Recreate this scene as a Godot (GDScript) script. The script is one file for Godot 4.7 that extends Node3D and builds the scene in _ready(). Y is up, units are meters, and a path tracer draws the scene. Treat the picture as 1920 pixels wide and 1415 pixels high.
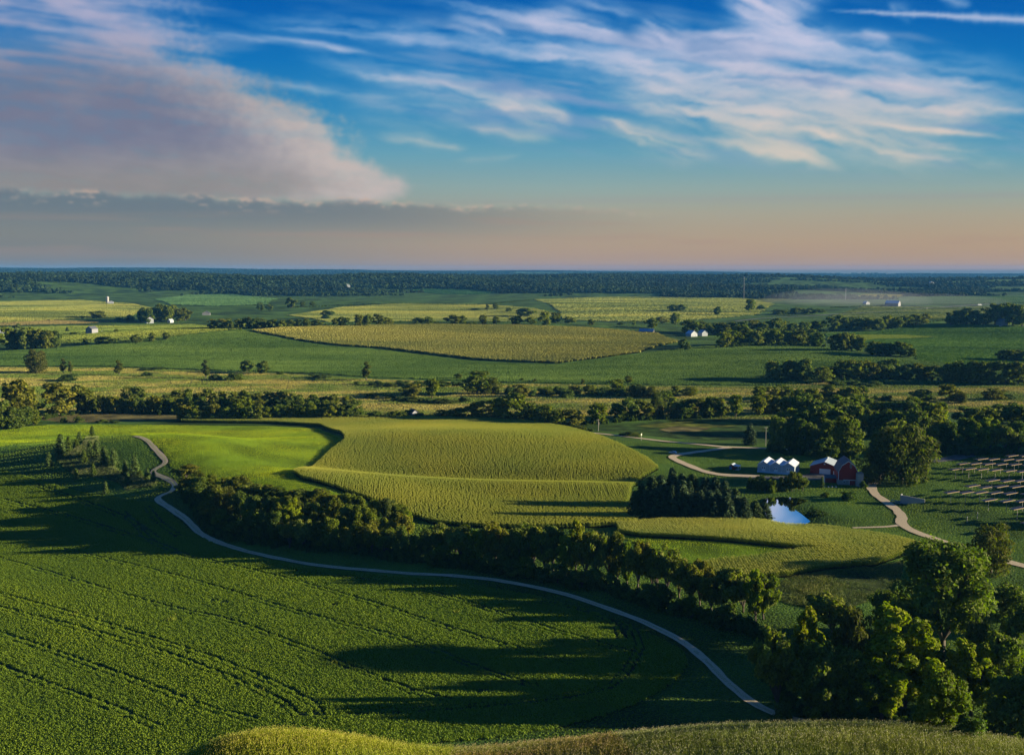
extends Node3D

# A farm valley seen from a hilltop on a late summer evening. x right, y up, -z away from the hill.
const SUN_AZIMUTH := 90.0
const SUN_HEIGHT := 11.0
const HORIZON_V := 505.5

var taken := {}
var mats := {}
var protos := {}
var crown_mats := {}
var rng := RandomNumberGenerator.new()
var soft := FastNoiseLite.new()
var fine := FastNoiseLite.new()

# gaussian hills: x, distance, half width, half depth, height
var hills := [
	[-205.0, 588.0, 78.0, 52.0, 16.0],
	[-105.0, 492.0, 62.0, 42.0, 12.0],
	[-235.0, 440.0, 100.0, 60.0, -7.0],
	[-155.0, 545.0, 50.0, 42.0, 6.0],
	[-330.0, 620.0, 90.0, 60.0, 5.0],
	[-40.0, 640.0, 120.0, 75.0, 9.0],
	[15.0, 548.0, 110.0, 13.0, -3.0],
	[0.0, 520.0, 90.0, 16.0, 2.2],
	[85.0, 408.0, 75.0, 32.0, 4.0],
	[122.0, 474.0, 16.0, 33.0, -3.4],
	[470.0, 640.0, 110.0, 110.0, 27.0],
	[-420.0, 1560.0, 380.0, 260.0, 20.0],
	[-60.0, 1800.0, 420.0, 260.0, 20.0],
	[330.0, 1330.0, 330.0, 190.0, 13.0],
	[860.0, 1950.0, 420.0, 330.0, 24.0],
	[-1100.0, 2300.0, 500.0, 350.0, 20.0],
	[-43.0, 140.0, 21.8, 38.0, 10.0],
	[-1600.0, 5000.0, 520.0, 480.0, 31.0],
	[-650.0, 4800.0, 380.0, 380.0, 26.0],
	[350.0, 5300.0, 500.0, 400.0, 30.0],
	[1400.0, 5500.0, 520.0, 420.0, 32.0],
	[-2500.0, 4700.0, 450.0, 500.0, 33.0],
	[-1050.0, 4250.0, 330.0, 260.0, 20.0],
	[2500.0, 5300.0, 500.0, 400.0, 26.0],
	[100.0, 2800.0, 700.0, 350.0, 10.0],
	[-700.0, 3000.0, 400.0, 250.0, 12.0],
]
var mound_x := [-120.0, -85.0, -60.0, -35.0, -10.0, 15.0, 40.0, 65.0, 90.0, 120.0, 160.0]
var mound_h := [0.0, 12.1, 28.0, 52.9, 53.9, 59.5, 61.0, 60.0, 49.1, 38.8, 28.4]


func ground(x: float, z: float) -> float:
	var d := -z
	var y := 0.0
	for b in hills:
		var p: float = (x - b[0]) / b[2]
		var q: float = (d - b[1]) / b[3]
		q = p * p + q * q
		if q < 9.0:
			y += b[4] * exp(-q)
	if d < 420.0:
		var a: float = mound_h[0]
		for i in mound_x.size() - 1:
			if x > mound_x[i] - 60.0:
				a += (mound_h[i + 1] - mound_h[i]) * smoothstep(mound_x[i] - 0.7 * (mound_x[i + 1] - mound_x[i]), mound_x[i + 1] + 0.7 * (mound_x[i + 1] - mound_x[i]), x)
		y += a * 0.5 * (1.0 - tanh((d - 168.0) / 42.0))
	if d > 1500.0:
		y += 14.0 * smoothstep(1900.0, 3400.0, d)
		var r1 := 5900.0 + 500.0 * sin(x / 1500.0 + 0.6) + 150.0 * sin(x / 520.0)
		var a1 := 52.0 - 14.0 * x / 3000.0 + 8.0 * sin(x / 640.0 + 1.0) + 7.0 * sin(x / 270.0 + 2.0 + d / 700.0)
		y += a1 * exp(-pow((d - r1) / 1300.0, 2.0))
		var r0 := 4300.0 + 250.0 * sin(x / 700.0 + 2.0)
		var a0 := clampf(20.0 - 12.0 * x / 1500.0 + 9.0 * sin(x / 410.0 + 0.5) + 6.0 * sin(x / 170.0 + d / 300.0), 0.0, 60.0)
		y += a0 * exp(-pow((d - r0) / 450.0, 2.0))
		var r2 := 13800.0 + 700.0 * sin(x / 2600.0)
		var a2 := 66.0 - 42.0 * clampf(x, -9000.0, 9000.0) / 6700.0 + 6.0 * sin(x / 900.0) + 4.0 * sin(x / 390.0 + 1.0)
		y += a2 * smoothstep(r2 - 5200.0, r2, d)
	return y


func slope(x: float, z: float, e: float) -> Vector3:
	return Vector3(ground(x - e, z) - ground(x + e, z), 2.0 * e, ground(x, z - e) - ground(x, z + e)).normalized()


func numbered(called: String) -> String:
	var n: int = taken.get(called, 0)
	taken[called] = n + 1
	return called if n == 0 else "%s_%03d" % [called, n]


func tag(o: Node3D, label: String, category: String, group := "", kind := "") -> Node3D:
	o.set_meta("label", label)
	if category:
		o.set_meta("category", category)
	if group:
		o.set_meta("group", group)
	if kind:
		o.set_meta("kind", kind)
	return o


func thing(called: String, label: String, category: String, x: float, z: float, turn := 0.0, group := "", sink := 0.05) -> Node3D:
	var o := Node3D.new()
	o.name = numbered(called)
	add_child(o, true)
	o.position = Vector3(x, ground(x, z) - sink, z)
	o.rotation.y = turn
	tag(o, label, category, group)
	return o


func part(parent: Node3D, called: String, mesh: Mesh, m: Material, at := Vector3.ZERO, turn := Vector3.ZERO) -> MeshInstance3D:
	var o := MeshInstance3D.new()
	o.name = called
	o.mesh = mesh
	o.material_override = m
	o.position = at
	o.rotation = turn
	parent.add_child(o, true)
	return o


func setting(called: String, mesh: Mesh, m: Material, kind := "structure") -> MeshInstance3D:
	var o := MeshInstance3D.new()
	o.name = numbered(called)
	o.mesh = mesh
	o.material_override = m
	o.set_meta("kind", kind)
	add_child(o, true)
	return o


func box(x: float, y: float, z: float) -> BoxMesh:
	var b := BoxMesh.new()
	b.size = Vector3(x, y, z)
	return b


func rod(r0: float, r1: float, h: float, sides := 10) -> CylinderMesh:
	var c := CylinderMesh.new()
	c.bottom_radius = r0
	c.top_radius = r1
	c.height = h
	c.radial_segments = sides
	c.rings = 1
	return c


func lin(r: float, g: float, b: float) -> Color:
	return Color(r, g, b).linear_to_srgb()


func plain(called: String, c: Color, rough := 0.8, metal := 0.0) -> StandardMaterial3D:
	if not mats.has(called):
		var m := StandardMaterial3D.new()
		m.resource_name = called
		m.albedo_color = c
		m.roughness = rough
		m.metallic = metal
		mats[called] = m
	return mats[called]


func noise_picture(freq: float, seeded: int, a: Color, b: Color, octaves := 5, size := 512, middle = null) -> NoiseTexture2D:
	var n := FastNoiseLite.new()
	n.seed = seeded
	n.frequency = freq
	n.fractal_octaves = octaves
	var t := NoiseTexture2D.new()
	t.width = size
	t.height = size
	t.seamless = true
	t.noise = n
	var ramp := Gradient.new()
	ramp.set_color(0, a)
	ramp.set_color(1, b)
	ramp.set_offset(0, 0.15)
	ramp.set_offset(1, 0.85)
	if middle != null:
		ramp.add_point(0.5, middle)
	t.color_ramp = ramp
	return t


var relief: Array = []


# soil or crop cover: colours a to b mottled over "across" x "along" metres, blotches over "blotch" metres, relief in centimetres
func cover(called: String, a: Color, b: Color, across: float, along: float, blotch: float, cm: float, middle = null, dull := 0.55) -> StandardMaterial3D:
	var m := StandardMaterial3D.new()
	m.resource_name = called
	var k := mats.size() + 11
	m.albedo_texture = noise_picture(0.03, k, a, b, 5, 512, middle)
	m.uv1_scale = Vector3(1.0 / across, 1.0 / along, 1.0)
	m.roughness = 0.9
	m.metallic_specular = 0.2
	if blotch > 0.0:
		m.detail_enabled = true
		m.detail_blend_mode = BaseMaterial3D.BLEND_MODE_MUL
		m.detail_albedo = noise_picture(0.008, k + 50, Color(dull, dull * 1.02, dull), Color(1, 1, 1), 6, 512)
		m.detail_uv_layer = BaseMaterial3D.DETAIL_UV_2
		m.uv2_scale = Vector3(1.0 / blotch, 1.0 / blotch, 1.0)
	if cm > 0.0:
		m.heightmap_enabled = true
		m.heightmap_texture = relief[0]
		m.heightmap_scale = cm
	mats[called] = m
	return m


func with_uv(verts: PackedVector3Array, norms: PackedVector3Array, index: PackedInt32Array, colors := PackedColorArray()) -> ArrayMesh:
	var uv := PackedVector2Array()
	uv.resize(verts.size())
	for i in verts.size():
		uv[i] = Vector2(verts[i].x, verts[i].z)
	var a := []
	a.resize(Mesh.ARRAY_MAX)
	a[Mesh.ARRAY_VERTEX] = verts
	a[Mesh.ARRAY_NORMAL] = norms
	a[Mesh.ARRAY_TEX_UV] = uv
	a[Mesh.ARRAY_TEX_UV2] = uv
	if index.size():
		a[Mesh.ARRAY_INDEX] = index
	if colors.size():
		a[Mesh.ARRAY_COLOR] = colors
	var m := ArrayMesh.new()
	m.add_surface_from_arrays(Mesh.PRIMITIVE_TRIANGLES, a)
	return m


# a sheet over the ground inside an outline, raised by "up"; with "skirt" its edge drops that far
func sheet(outline: PackedVector2Array, up: float, cell: float, skirt := 0.0) -> ArrayMesh:
	var lo := outline[0]
	var hi := outline[0]
	for p in outline:
		lo = lo.min(p)
		hi = hi.max(p)
	var verts := PackedVector3Array()
	var norms := PackedVector3Array()
	var nx := ceili((hi.x - lo.x) / cell)
	var nz := ceili((hi.y - lo.y) / cell)
	for i in nx:
		for j in nz:
			var a := lo + Vector2(i, j) * cell
			var square := PackedVector2Array([a, a + Vector2(cell, 0), a + Vector2(cell, cell), a + Vector2(0, cell)])
			for piece in Geometry2D.intersect_polygons(square, outline):
				for k in Geometry2D.triangulate_polygon(piece):
					var p: Vector2 = piece[k]
					verts.append(Vector3(p.x, ground(p.x, p.y) + up, p.y))
					norms.append(slope(p.x, p.y, 2.0))
	if skirt > 0.0:
		for i in outline.size():
			var p := outline[i]
			var q := outline[(i + 1) % outline.size()]
			var n := maxi(1, ceili(p.distance_to(q) / cell))
			for k in n:
				var s := p.lerp(q, float(k) / n)
				var t := p.lerp(q, float(k + 1) / n)
				var s1 := Vector3(s.x, ground(s.x, s.y) + up, s.y)
				var t1 := Vector3(t.x, ground(t.x, t.y) + up, t.y)
				var down := Vector3(0, -skirt, 0)
				var side := (t1 - s1).cross(down).normalized()
				for v in [s1, t1, t1 + down, s1, t1 + down, s1 + down]:
					verts.append(v)
					norms.append(side)
	return with_uv(verts, norms, PackedInt32Array())


func rounded(line: PackedVector2Array, step: float) -> PackedVector2Array:
	var c := Curve2D.new()
	c.bake_interval = step
	for i in line.size():
		var before := line[maxi(i - 1, 0)]
		var after := line[mini(i + 1, line.size() - 1)]
		var lean := (after - before).normalized()
		var r := 0.3
		c.add_point(line[i], -lean * line[i].distance_to(before) * r, lean * line[i].distance_to(after) * r)
	return c.get_baked_points()


func ribbon(line: PackedVector2Array, width: float, up: float, step := 3.0, wear := 0.15) -> ArrayMesh:
	var mid := rounded(line, step)
	var verts := PackedVector3Array()
	var norms := PackedVector3Array()
	var index := PackedInt32Array()
	var uv := PackedVector2Array()
	var across := 6
	var gone := 0.0
	for i in mid.size():
		var ahead := mid[mini(i + 1, mid.size() - 1)] - mid[maxi(i - 1, 0)]
		var side := Vector2(-ahead.y, ahead.x).normalized()
		if i:
			gone += mid[i].distance_to(mid[i - 1])
		for k in across + 1:
			var s := (float(k) / across - 0.5) * width * (1.0 + wear * fine.get_noise_2d(gone * 3.0, k * 200.0 if (k == 0 or k == across) else 0.0) * 2.0)
			var p := mid[i] + side * s
			var rut := -0.05 if (k == 1 or k == 2 or k == 4 or k == 5) else 0.0
			verts.append(Vector3(p.x, ground(p.x, p.y) + up + rut, p.y))
			norms.append(slope(p.x, p.y, 2.0))
			uv.append(Vector2(float(k) / across, gone / 12.0))
			if i and k:
				var b := i * (across + 1) + k
				index.append_array([b, b - across - 2, b - 1, b, b - across - 1, b - across - 2])
	var a := []
	a.resize(Mesh.ARRAY_MAX)
	a[Mesh.ARRAY_VERTEX] = verts
	a[Mesh.ARRAY_NORMAL] = norms
	a[Mesh.ARRAY_TEX_UV] = uv
	a[Mesh.ARRAY_TEX_UV2] = uv
	a[Mesh.ARRAY_INDEX] = index
	var m := ArrayMesh.new()
	m.add_surface_from_arrays(Mesh.PRIMITIVE_TRIANGLES, a)
	return m


# ------------------------------------------------------------------ foliage
class Leaves:
	var v := PackedVector3Array()
	var c := PackedColorArray()

	func leaf(at: Vector3, face: Vector3, along: Vector3, a: float, b: float, tint: Color) -> void:
		var s := face.cross(along).normalized() * b
		var u := s.cross(face).normalized() * a
		v.append_array([at - u, at + s, at + u, at - u, at + u, at - s])
		c.append_array([tint, tint, tint, tint, tint, tint])

	func blade(at: Vector3, tip: Vector3, side: Vector3, tint: Color) -> void:
		v.append_array([at - side, at + side, tip])
		c.append_array([tint, tint, tint])

	func mesh(m: Material) -> ArrayMesh:
		var a := []
		a.resize(Mesh.ARRAY_MAX)
		a[Mesh.ARRAY_VERTEX] = v
		a[Mesh.ARRAY_COLOR] = c
		var out := ArrayMesh.new()
		out.add_surface_from_arrays(Mesh.PRIMITIVE_TRIANGLES, a)
		out.surface_set_material(0, m)
		return out


func leafy(called: String, tint: Color, through: Color) -> StandardMaterial3D:
	var m := StandardMaterial3D.new()
	m.resource_name = called
	m.vertex_color_use_as_albedo = true
	m.albedo_color = tint
	m.roughness = 0.75
	m.metallic_specular = 0.25
	m.cull_mode = BaseMaterial3D.CULL_DISABLED
	m.backlight_enabled = true
	m.backlight = through
	mats[called] = m
	return m


func dir() -> Vector3:
	var y := rng.randf_range(-1.0, 1.0)
	var t := rng.randf() * TAU
	var r := sqrt(1.0 - y * y)
	return Vector3(r * cos(t), y, r * sin(t))


func mix(c: Color, light: float, yellow: float) -> Color:
	return Color(c.r * light * (1.0 + yellow * 0.65), c.g * light * (1.0 + yellow * 0.3), c.b * light * (1.0 - 0.3 * yellow))


func tube(st: SurfaceTool, p0: Vector3, p1: Vector3, r0: float, r1: float, sides := 6) -> void:
	var y := (p1 - p0).normalized()
	var x := y.cross(Vector3(0.3, 0.1, 1)).normalized()
	var z := x.cross(y)
	for i in sides:
		var a := TAU * i / sides
		var b := TAU * (i + 1) / sides
		var na := x * cos(a) + z * sin(a)
		var nb := x * cos(b) + z * sin(b)
		for w in [[p0 + na * r0, na], [p1 + na * r1, na], [p1 + nb * r1, nb], [p0 + na * r0, na], [p1 + nb * r1, nb], [p0 + nb * r0, nb]]:
			st.set_normal(w[1])
			st.add_vertex(w[0])


# a tree 10 m tall: lobes of leaves on limbs. style: round, airy, droop, column, dome, fork
func make_tree(kind: String, style: String, seeded: int, radius: float, lobes: int, leaves: int, size: float, c: Color, low: float) -> void:
	rng.seed = seeded
	var crown := Leaves.new()
	var wood := SurfaceTool.new()
	wood.begin(Mesh.PRIMITIVE_TRIANGLES)
	var spots := []
	var total := 0.0
	var mid := (10.0 + low) * 0.5
	var half := (10.0 - low) * 0.5
	for i in lobes:
		var d := dir()
		var p := Vector3.ZERO
		var r := 0.0
		match style:
			"airy":
				d.y = d.y * 0.8 + 0.1
				p = Vector3(0, mid, 0) + d * Vector3(radius, half * 0.95, radius) * rng.randf_range(0.45, 0.92)
				r = radius * rng.randf_range(0.18, 0.33)
			"column":
				var t := (i + 0.5) / lobes
				p = Vector3(d.x * radius * 0.45, low + (10.0 - low) * (0.06 + t * 0.85), d.z * radius * 0.45)
				r = radius * rng.randf_range(0.5, 0.75) * (1.0 - 0.45 * t)
			"dome":
				d.y = absf(d.y)
				p = d * Vector3(radius, 7.6, radius) * rng.randf_range(0.35, 0.8) + Vector3(0, 0.8, 0)
				r = minf(radius * rng.randf_range(0.22, 0.36), 2.6)
			"fork":
				var a := TAU * (i % 5) / 5.0 + rng.randf_range(-0.5, 0.5)
				var t := rng.randf()
				p = Vector3(cos(a) * radius * (0.35 + 0.5 * rng.randf()) * (1.1 - 0.55 * t * t), low + 1.0 + (9.0 - low - 0.2) * t, sin(a) * radius * (0.35 + 0.5 * rng.randf()) * (1.1 - 0.55 * t * t))
				r = radius * rng.randf_range(0.2, 0.3)
			_:
				var t := (i + rng.randf()) / lobes
				var a := rng.randf() * TAU
				var full := pow(sin(PI * (0.16 + 0.78 * t)), 0.6)
				var out := radius * full * rng.randf_range(0.35, 0.78)
				out *= 1.0 + 0.25 * sin(a * 2.0 + seeded) + 0.15 * sin(a * 3.0 + t * 7.0)
				p = Vector3(cos(a) * out, low + (10.0 - low) * (0.08 + 0.86 * t), sin(a) * out)
				r = radius * rng.randf_range(0.2, 0.4) * (0.7 + 0.3 * full) * pow(26.0 / lobes, 0.45)
		p.y = clampf(p.y, low + r * 0.5, 10.0 - r * 0.7)
		spots.append([p, r, rng.randf_range(0.82, 1.2), maxf(0.0, rng.randf_range(-0.25, 0.3))])
		total += r * r
	for s in spots:
		var n := int(leaves * s[1] * s[1] / total)
		for i in n:
			var d := dir()
			var p: Vector3 = d * float(s[1]) * (0.6 + 0.42 * rng.randf() + (0.35 * rng.randf() if rng.randf() < 0.14 else 0.0))
			p.y *= 0.82
			if style == "droop" and d.y < 0.2:
				p.y -= rng.randf() * float(s[1]) * 1.5
				p.x *= 0.95
			p += s[0]
			if p.y < 0.15:
				continue
			var face := (d * 0.7 + dir() * 0.8 + Vector3(0, 0.3, 0)).normalized()
			var along := Vector3(0, -1, 0) + dir() * 0.5 if style == "droop" else dir()
			var k := size * rng.randf_range(0.7, 1.3)
			crown.leaf(p, face, along, k * (1.25 if style == "droop" else 1.0), k * (0.45 if style == "droop" else 0.68), mix(c, s[2] * rng.randf_range(0.72, 1.3), s[3] + maxf(0.0, rng.randf_range(-0.3, 0.25))))
	var base := 0.2 + radius * 0.028
	var fork := Vector3(rng.randf_range(-0.2, 0.2), maxf(low * 0.8, 1.1), rng.randf_range(-0.2, 0.2))
	if style == "dome":
		fork.y = 0.5
		base = 0.16
	tube(wood, Vector3(0, -0.6, 0), fork, base, base * 0.75)
	if style == "column":
		tube(wood, fork, Vector3(0, 8.5, 0), base * 0.75, 0.06)
	for i in mini(spots.size(), 11 if style in ["airy", "fork"] else 7):
		var p: Vector3 = spots[i][0]
		var bend := fork.lerp(p, 0.5) + Vector3(0, 0.5, 0)
		tube(wood, fork, bend, base * 0.5, base * 0.32, 5)
		tube(wood, bend, p, base * 0.32, base * 0.1, 5)
	wood.generate_normals()
	finish_tree(kind, crown, wood, radius)


func finish_tree(kind: String, crown: Leaves, wood: SurfaceTool, radius: float) -> void:
	var o := Node3D.new()
	part(o, "trunk", wood.commit(), mats.bark)
	var cr := part(o, "crown", crown.mesh(null), null)
	cr.material_override = crown_mats.values()[0]
	o.set_meta("radius", radius)
	if not protos.has(kind):
		protos[kind] = []
	protos[kind].append(o)


# whorled branches of needles: spruce (dense, skirts to the ground) or young pine (open, tufted)
func make_conifer(kind: String, seeded: int, radius: float, whorls: int, sprays: int, size: float, c: Color, open: float) -> void:
	rng.seed = seeded
	var crown := Leaves.new()
	var wood := SurfaceTool.new()
	wood.begin(Mesh.PRIMITIVE_TRIANGLES)
	tube(wood, Vector3(0, -0.6, 0), Vector3(0, 9.4, 0), 0.2, 0.03)
	for w in whorls:
		var t := (w + 0.3) / whorls
		var y := 0.5 + 9.1 * t
		var reach := radius * (pow(1.0 - t, 0.55 if open < 0.5 else 0.75) * 0.95 + 0.06)
		var arms := 7 if open < 0.5 else 5
		var off := rng.randf() * TAU
		for k in arms:
			var a := off + TAU * k / arms + rng.randf_range(-0.3, 0.3)
			var r := reach * rng.randf_range(0.7, 1.12)
			var out := Vector3(cos(a), rng.randf_range(-0.25, 0.1) + open * 0.5, sin(a)).normalized()
			var tone := rng.randf_range(0.75, 1.25)
			if open > 0.5:
				tube(wood, Vector3(0, y, 0), Vector3(0, y, 0) + out * r, 0.07, 0.02, 4)
			for i in maxi(3, int(sprays * (0.35 + reach / radius))):
				var s := pow(rng.randf(), 0.6 if open > 0.5 else 0.45)
				var p := Vector3(0, y, 0) + out * r * s + dir() * (size * (0.7 + open * 0.9))
				var face := (out * 0.5 + Vector3(0, 0.8, 0) + dir() * 0.7).normalized()
				crown.leaf(p, face, out + dir() * 0.6 + Vector3(0, -0.3 + open, 0), size * rng.randf_range(0.8, 1.4), size * 0.42, mix(c, tone * rng.randf_range(0.7, 1.3), maxf(0.0, rng.randf_range(-0.3, 0.25))))
	wood.generate_normals()
	finish_tree(kind, crown, wood, radius)


const NAMES := {"oak": "broadleaf_tree", "ash": "feathery_tree", "locust": "locust_tree", "willow": "willow_tree", "poplar": "poplar_tree", "spruce": "spruce_tree", "pine": "pine_tree", "shrub": "shrub", "cotton": "cottonwood_tree"}
const SORTS := {"oak": "broadleaf tree", "ash": "feathery tree", "locust": "locust tree", "willow": "willow tree", "poplar": "poplar tree", "spruce": "spruce tree", "pine": "pine tree", "shrub": "shrub", "cotton": "cottonwood tree"}
var planted := 0
var groups := ["trees of the hedgerow beside the gravel track", "trees of the hedgerow beside the gravel track bottom", "trees of the big clump at the foot of the hill", "bushes by the drive", "conifers of the dark grove by the pond", "young pines on the knoll", "trees around the farm", "trees around the farm planting", "trees of the wood behind the farm", "trees and bushes of the wet meadow", "trees and bushes of the wet meadow scrub", "trees and bushes of the wet meadow line", "trees of the belt behind the hayfield", "trees of the belt beyond the right meadow", "trees around the farmstead with blue roofs", "scattered trees on the far plain", "scattered trees on the far plain left group", "scattered trees on the far plain grove", "scattered trees on the far plain line", "scattered trees on the far plain scrub"]


func tree(kind: String, x: float, z: float, h: float, w: float, tint: int, group: int, label: String) -> void:
	var pool: Array = protos[kind + "_far"] if -z > 640.0 and protos.has(kind + "_far") else protos[kind]
	planted += 1
	var from: Node3D = pool[(planted * 7 + planted / 3) % pool.size()]
	var o: Node3D = from.duplicate()
	o.name = numbered(NAMES[kind])
	var r: float = from.get_meta("radius")
	o.remove_meta("radius")
	add_child(o, true)
	o.position = Vector3(x, ground(x, z) - 0.1, z)
	o.rotation.y = fmod(planted * 2.4, TAU)
	o.scale = Vector3(w / (2.0 * r), h / 10.0, w / (2.0 * r))
	(o.get_node("crown") as MeshInstance3D).material_override = crown_mats[("needle" if kind in ["spruce", "pine"] else "leaf") + str(tint)]
	tag(o, label, SORTS[kind], groups[group])


# many copies of one mesh: each [x, y, z, turn, scale, height, tint]
func scatter(called: String, mesh: Mesh, spots: Array, label := "") -> void:
	var mm := MultiMesh.new()
	mm.transform_format = MultiMesh.TRANSFORM_3D
	mm.use_colors = true
	mm.mesh = mesh
	mm.instance_count = spots.size()
	for i in spots.size():
		var s: Array = spots[i]
		var b := Basis(Vector3.UP, s[3]).scaled(Vector3(s[4], s[5], s[4]))
		mm.set_instance_transform(i, Transform3D(b, Vector3(s[0], s[1], s[2])))
		mm.set_instance_color(i, s[6])
	var o := MultiMeshInstance3D.new()
	o.name = numbered(called)
	o.multimesh = mm
	o.set_meta("kind", "stuff")
	if label:
		o.set_meta("label", label)
	add_child(o, true)


# ------------------------------------------------------------------ sky
const CLEAR := [[-1500.0, 0.05, 0.27, 0.55], [-500.0, 0.04, 0.31, 0.62], [0.0, 0.035, 0.37, 0.68], [110.0, 0.08, 0.45, 0.72], [200.0, 0.2, 0.53, 0.73], [290.0, 0.41, 0.63, 0.71], [350.0, 0.55, 0.66, 0.66], [400.0, 0.64, 0.645, 0.59], [450.0, 0.68, 0.615, 0.535], [491.0, 0.675, 0.58, 0.51], [507.0, 0.66, 0.48, 0.34]]
const BANK := [[-500.0, 330.0], [-100.0, 380.0], [0.0, 400.0], [40.0, 428.0], [80.0, 415.0], [110.0, 470.0], [145.0, 545.0], [190.0, 612.0], [230.0, 662.0], [262.0, 694.0], [292.0, 702.0], [320.0, 752.0], [348.0, 812.0], [365.0, 785.0], [385.0, 745.0]]
# wisps of high cloud: from u v to u v, half width, strength
const WISPS := [
	[440.0, 30.0, 1250.0, 118.0, 13.0, 0.6], [480.0, 48.0, 980.0, 100.0, 8.0, 0.5], [900.0, 92.0, 1330.0, 132.0, 20.0, 0.75], [380.0, 55.0, 700.0, 98.0, 6.0, 0.6],
	[620.0, 120.0, 1060.0, 215.0, 9.0, 0.75], [700.0, 150.0, 1000.0, 205.0, 12.0, 0.5], [940.0, 180.0, 1070.0, 235.0, 22.0, 0.75], [1090.0, 225.0, 1340.0, 298.0, 14.0, 0.75],
	[1180.0, 190.0, 1570.0, 312.0, 20.0, 0.7], [1300.0, 255.0, 1580.0, 316.0, 10.0, 0.7], [1250.0, 200.0, 1870.0, 305.0, 24.0, 0.85], [1080.0, 150.0, 1700.0, 260.0, 42.0, 0.7],
	[1000.0, 120.0, 1960.0, 215.0, 46.0, 0.75], [1150.0, 90.0, 1960.0, 170.0, 40.0, 0.5], [1380.0, 185.0, 1830.0, 225.0, 12.0, 0.7], [1500.0, 205.0, 1960.0, 200.0, 14.0, 0.6],
	[1560.0, 225.0, 1880.0, 258.0, 5.0, 0.75], [1480.0, 215.0, 1790.0, 252.0, 4.0, 0.7], [780.0, 0.0, 1180.0, 75.0, 16.0, 0.6], [830.0, 45.0, 960.0, 75.0, 14.0, 0.65],
	[1020.0, -20.0, 1200.0, 30.0, 10.0, 0.5], [960.0, 25.0, 1160.0, 72.0, 24.0, 0.7], [1180.0, 40.0, 1290.0, 85.0, 26.0, 0.8], [1330.0, -30.0, 1480.0, 55.0, 26.0, 0.8],
	[1240.0, 60.0, 1720.0, 112.0, 20.0, 0.75], [1360.0, 15.0, 1500.0, 30.0, 14.0, 0.7], [1590.0, 62.0, 1650.0, 80.0, 8.0, 0.55], [1640.0, 10.0, 1690.0, 45.0, 9.0, 0.5],
	[60.0, 68.0, 340.0, 112.0, 6.0, 0.5], [70.0, 50.0, 250.0, 65.0, 5.0, 0.5], [0.0, 125.0, 240.0, 155.0, 9.0, 0.35], [700.0, 255.0, 880.0, 275.0, 10.0, 0.35], [860.0, 230.0, 1050.0, 270.0, 8.0, 0.45],
	[560.0, 100.0, 900.0, 150.0, 30.0, 0.25], [640.0, 180.0, 900.0, 215.0, 30.0, 0.3], [850.0, 300.0, 980.0, 290.0, 6.0, 0.2], [1730.0, -10.0, 1800.0, 12.0, 8.0, 0.5], [1880.0, 0.0, 1960.0, 12.0, 8.0, 0.5],
	[1345.0, 10.0, 1540.0, 78.0, 28.0, 0.9], [1300.0, -120.0, 1560.0, -10.0, 46.0, 0.9], [1360.0, -60.0, 1520.0, 20.0, 30.0, 0.8], [1340.0, 60.0, 1560.0, 105.0, 22.0, 0.6], [1300.0, 110.0, 1500.0, 150.0, 10.0, 0.6], [470.0, 150.0, 760.0, 185.0, 7.0, 0.4], [1100.0, 60.0, 1300.0, 100.0, 7.0, 0.5], [1620.0, 150.0, 1900.0, 195.0, 9.0, 0.6], [1000.0, 85.0, 1260.0, 118.0, 5.0, 0.5], [760.0, 130.0, 930.0, 160.0, 6.0, 0.5], [480.0, 60.0, 720.0, 105.0, 4.0, 0.6], [900.0, 20.0, 1120.0, 55.0, 6.0, 0.5], [1150.0, 140.0, 1420.0, 190.0, 6.0, 0.5],
	[2000.0, 120.0, 2600.0, 230.0, 40.0, 0.6], [1900.0, -60.0, 2500.0, 40.0, 30.0, 0.6], [2300.0, 220.0, 2900.0, 300.0, 24.0, 0.5], [900.0, -120.0, 1700.0, -30.0, 26.0, 0.6], [300.0, -150.0, 1200.0, -60.0, 34.0, 0.6], [1500.0, -250.0, 2600.0, -120.0, 40.0, 0.6]]


func over(c: Vector3, top: Vector3, a: float) -> Vector3:
	return c.lerp(top, clampf(a, 0.0, 1.0))


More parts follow.
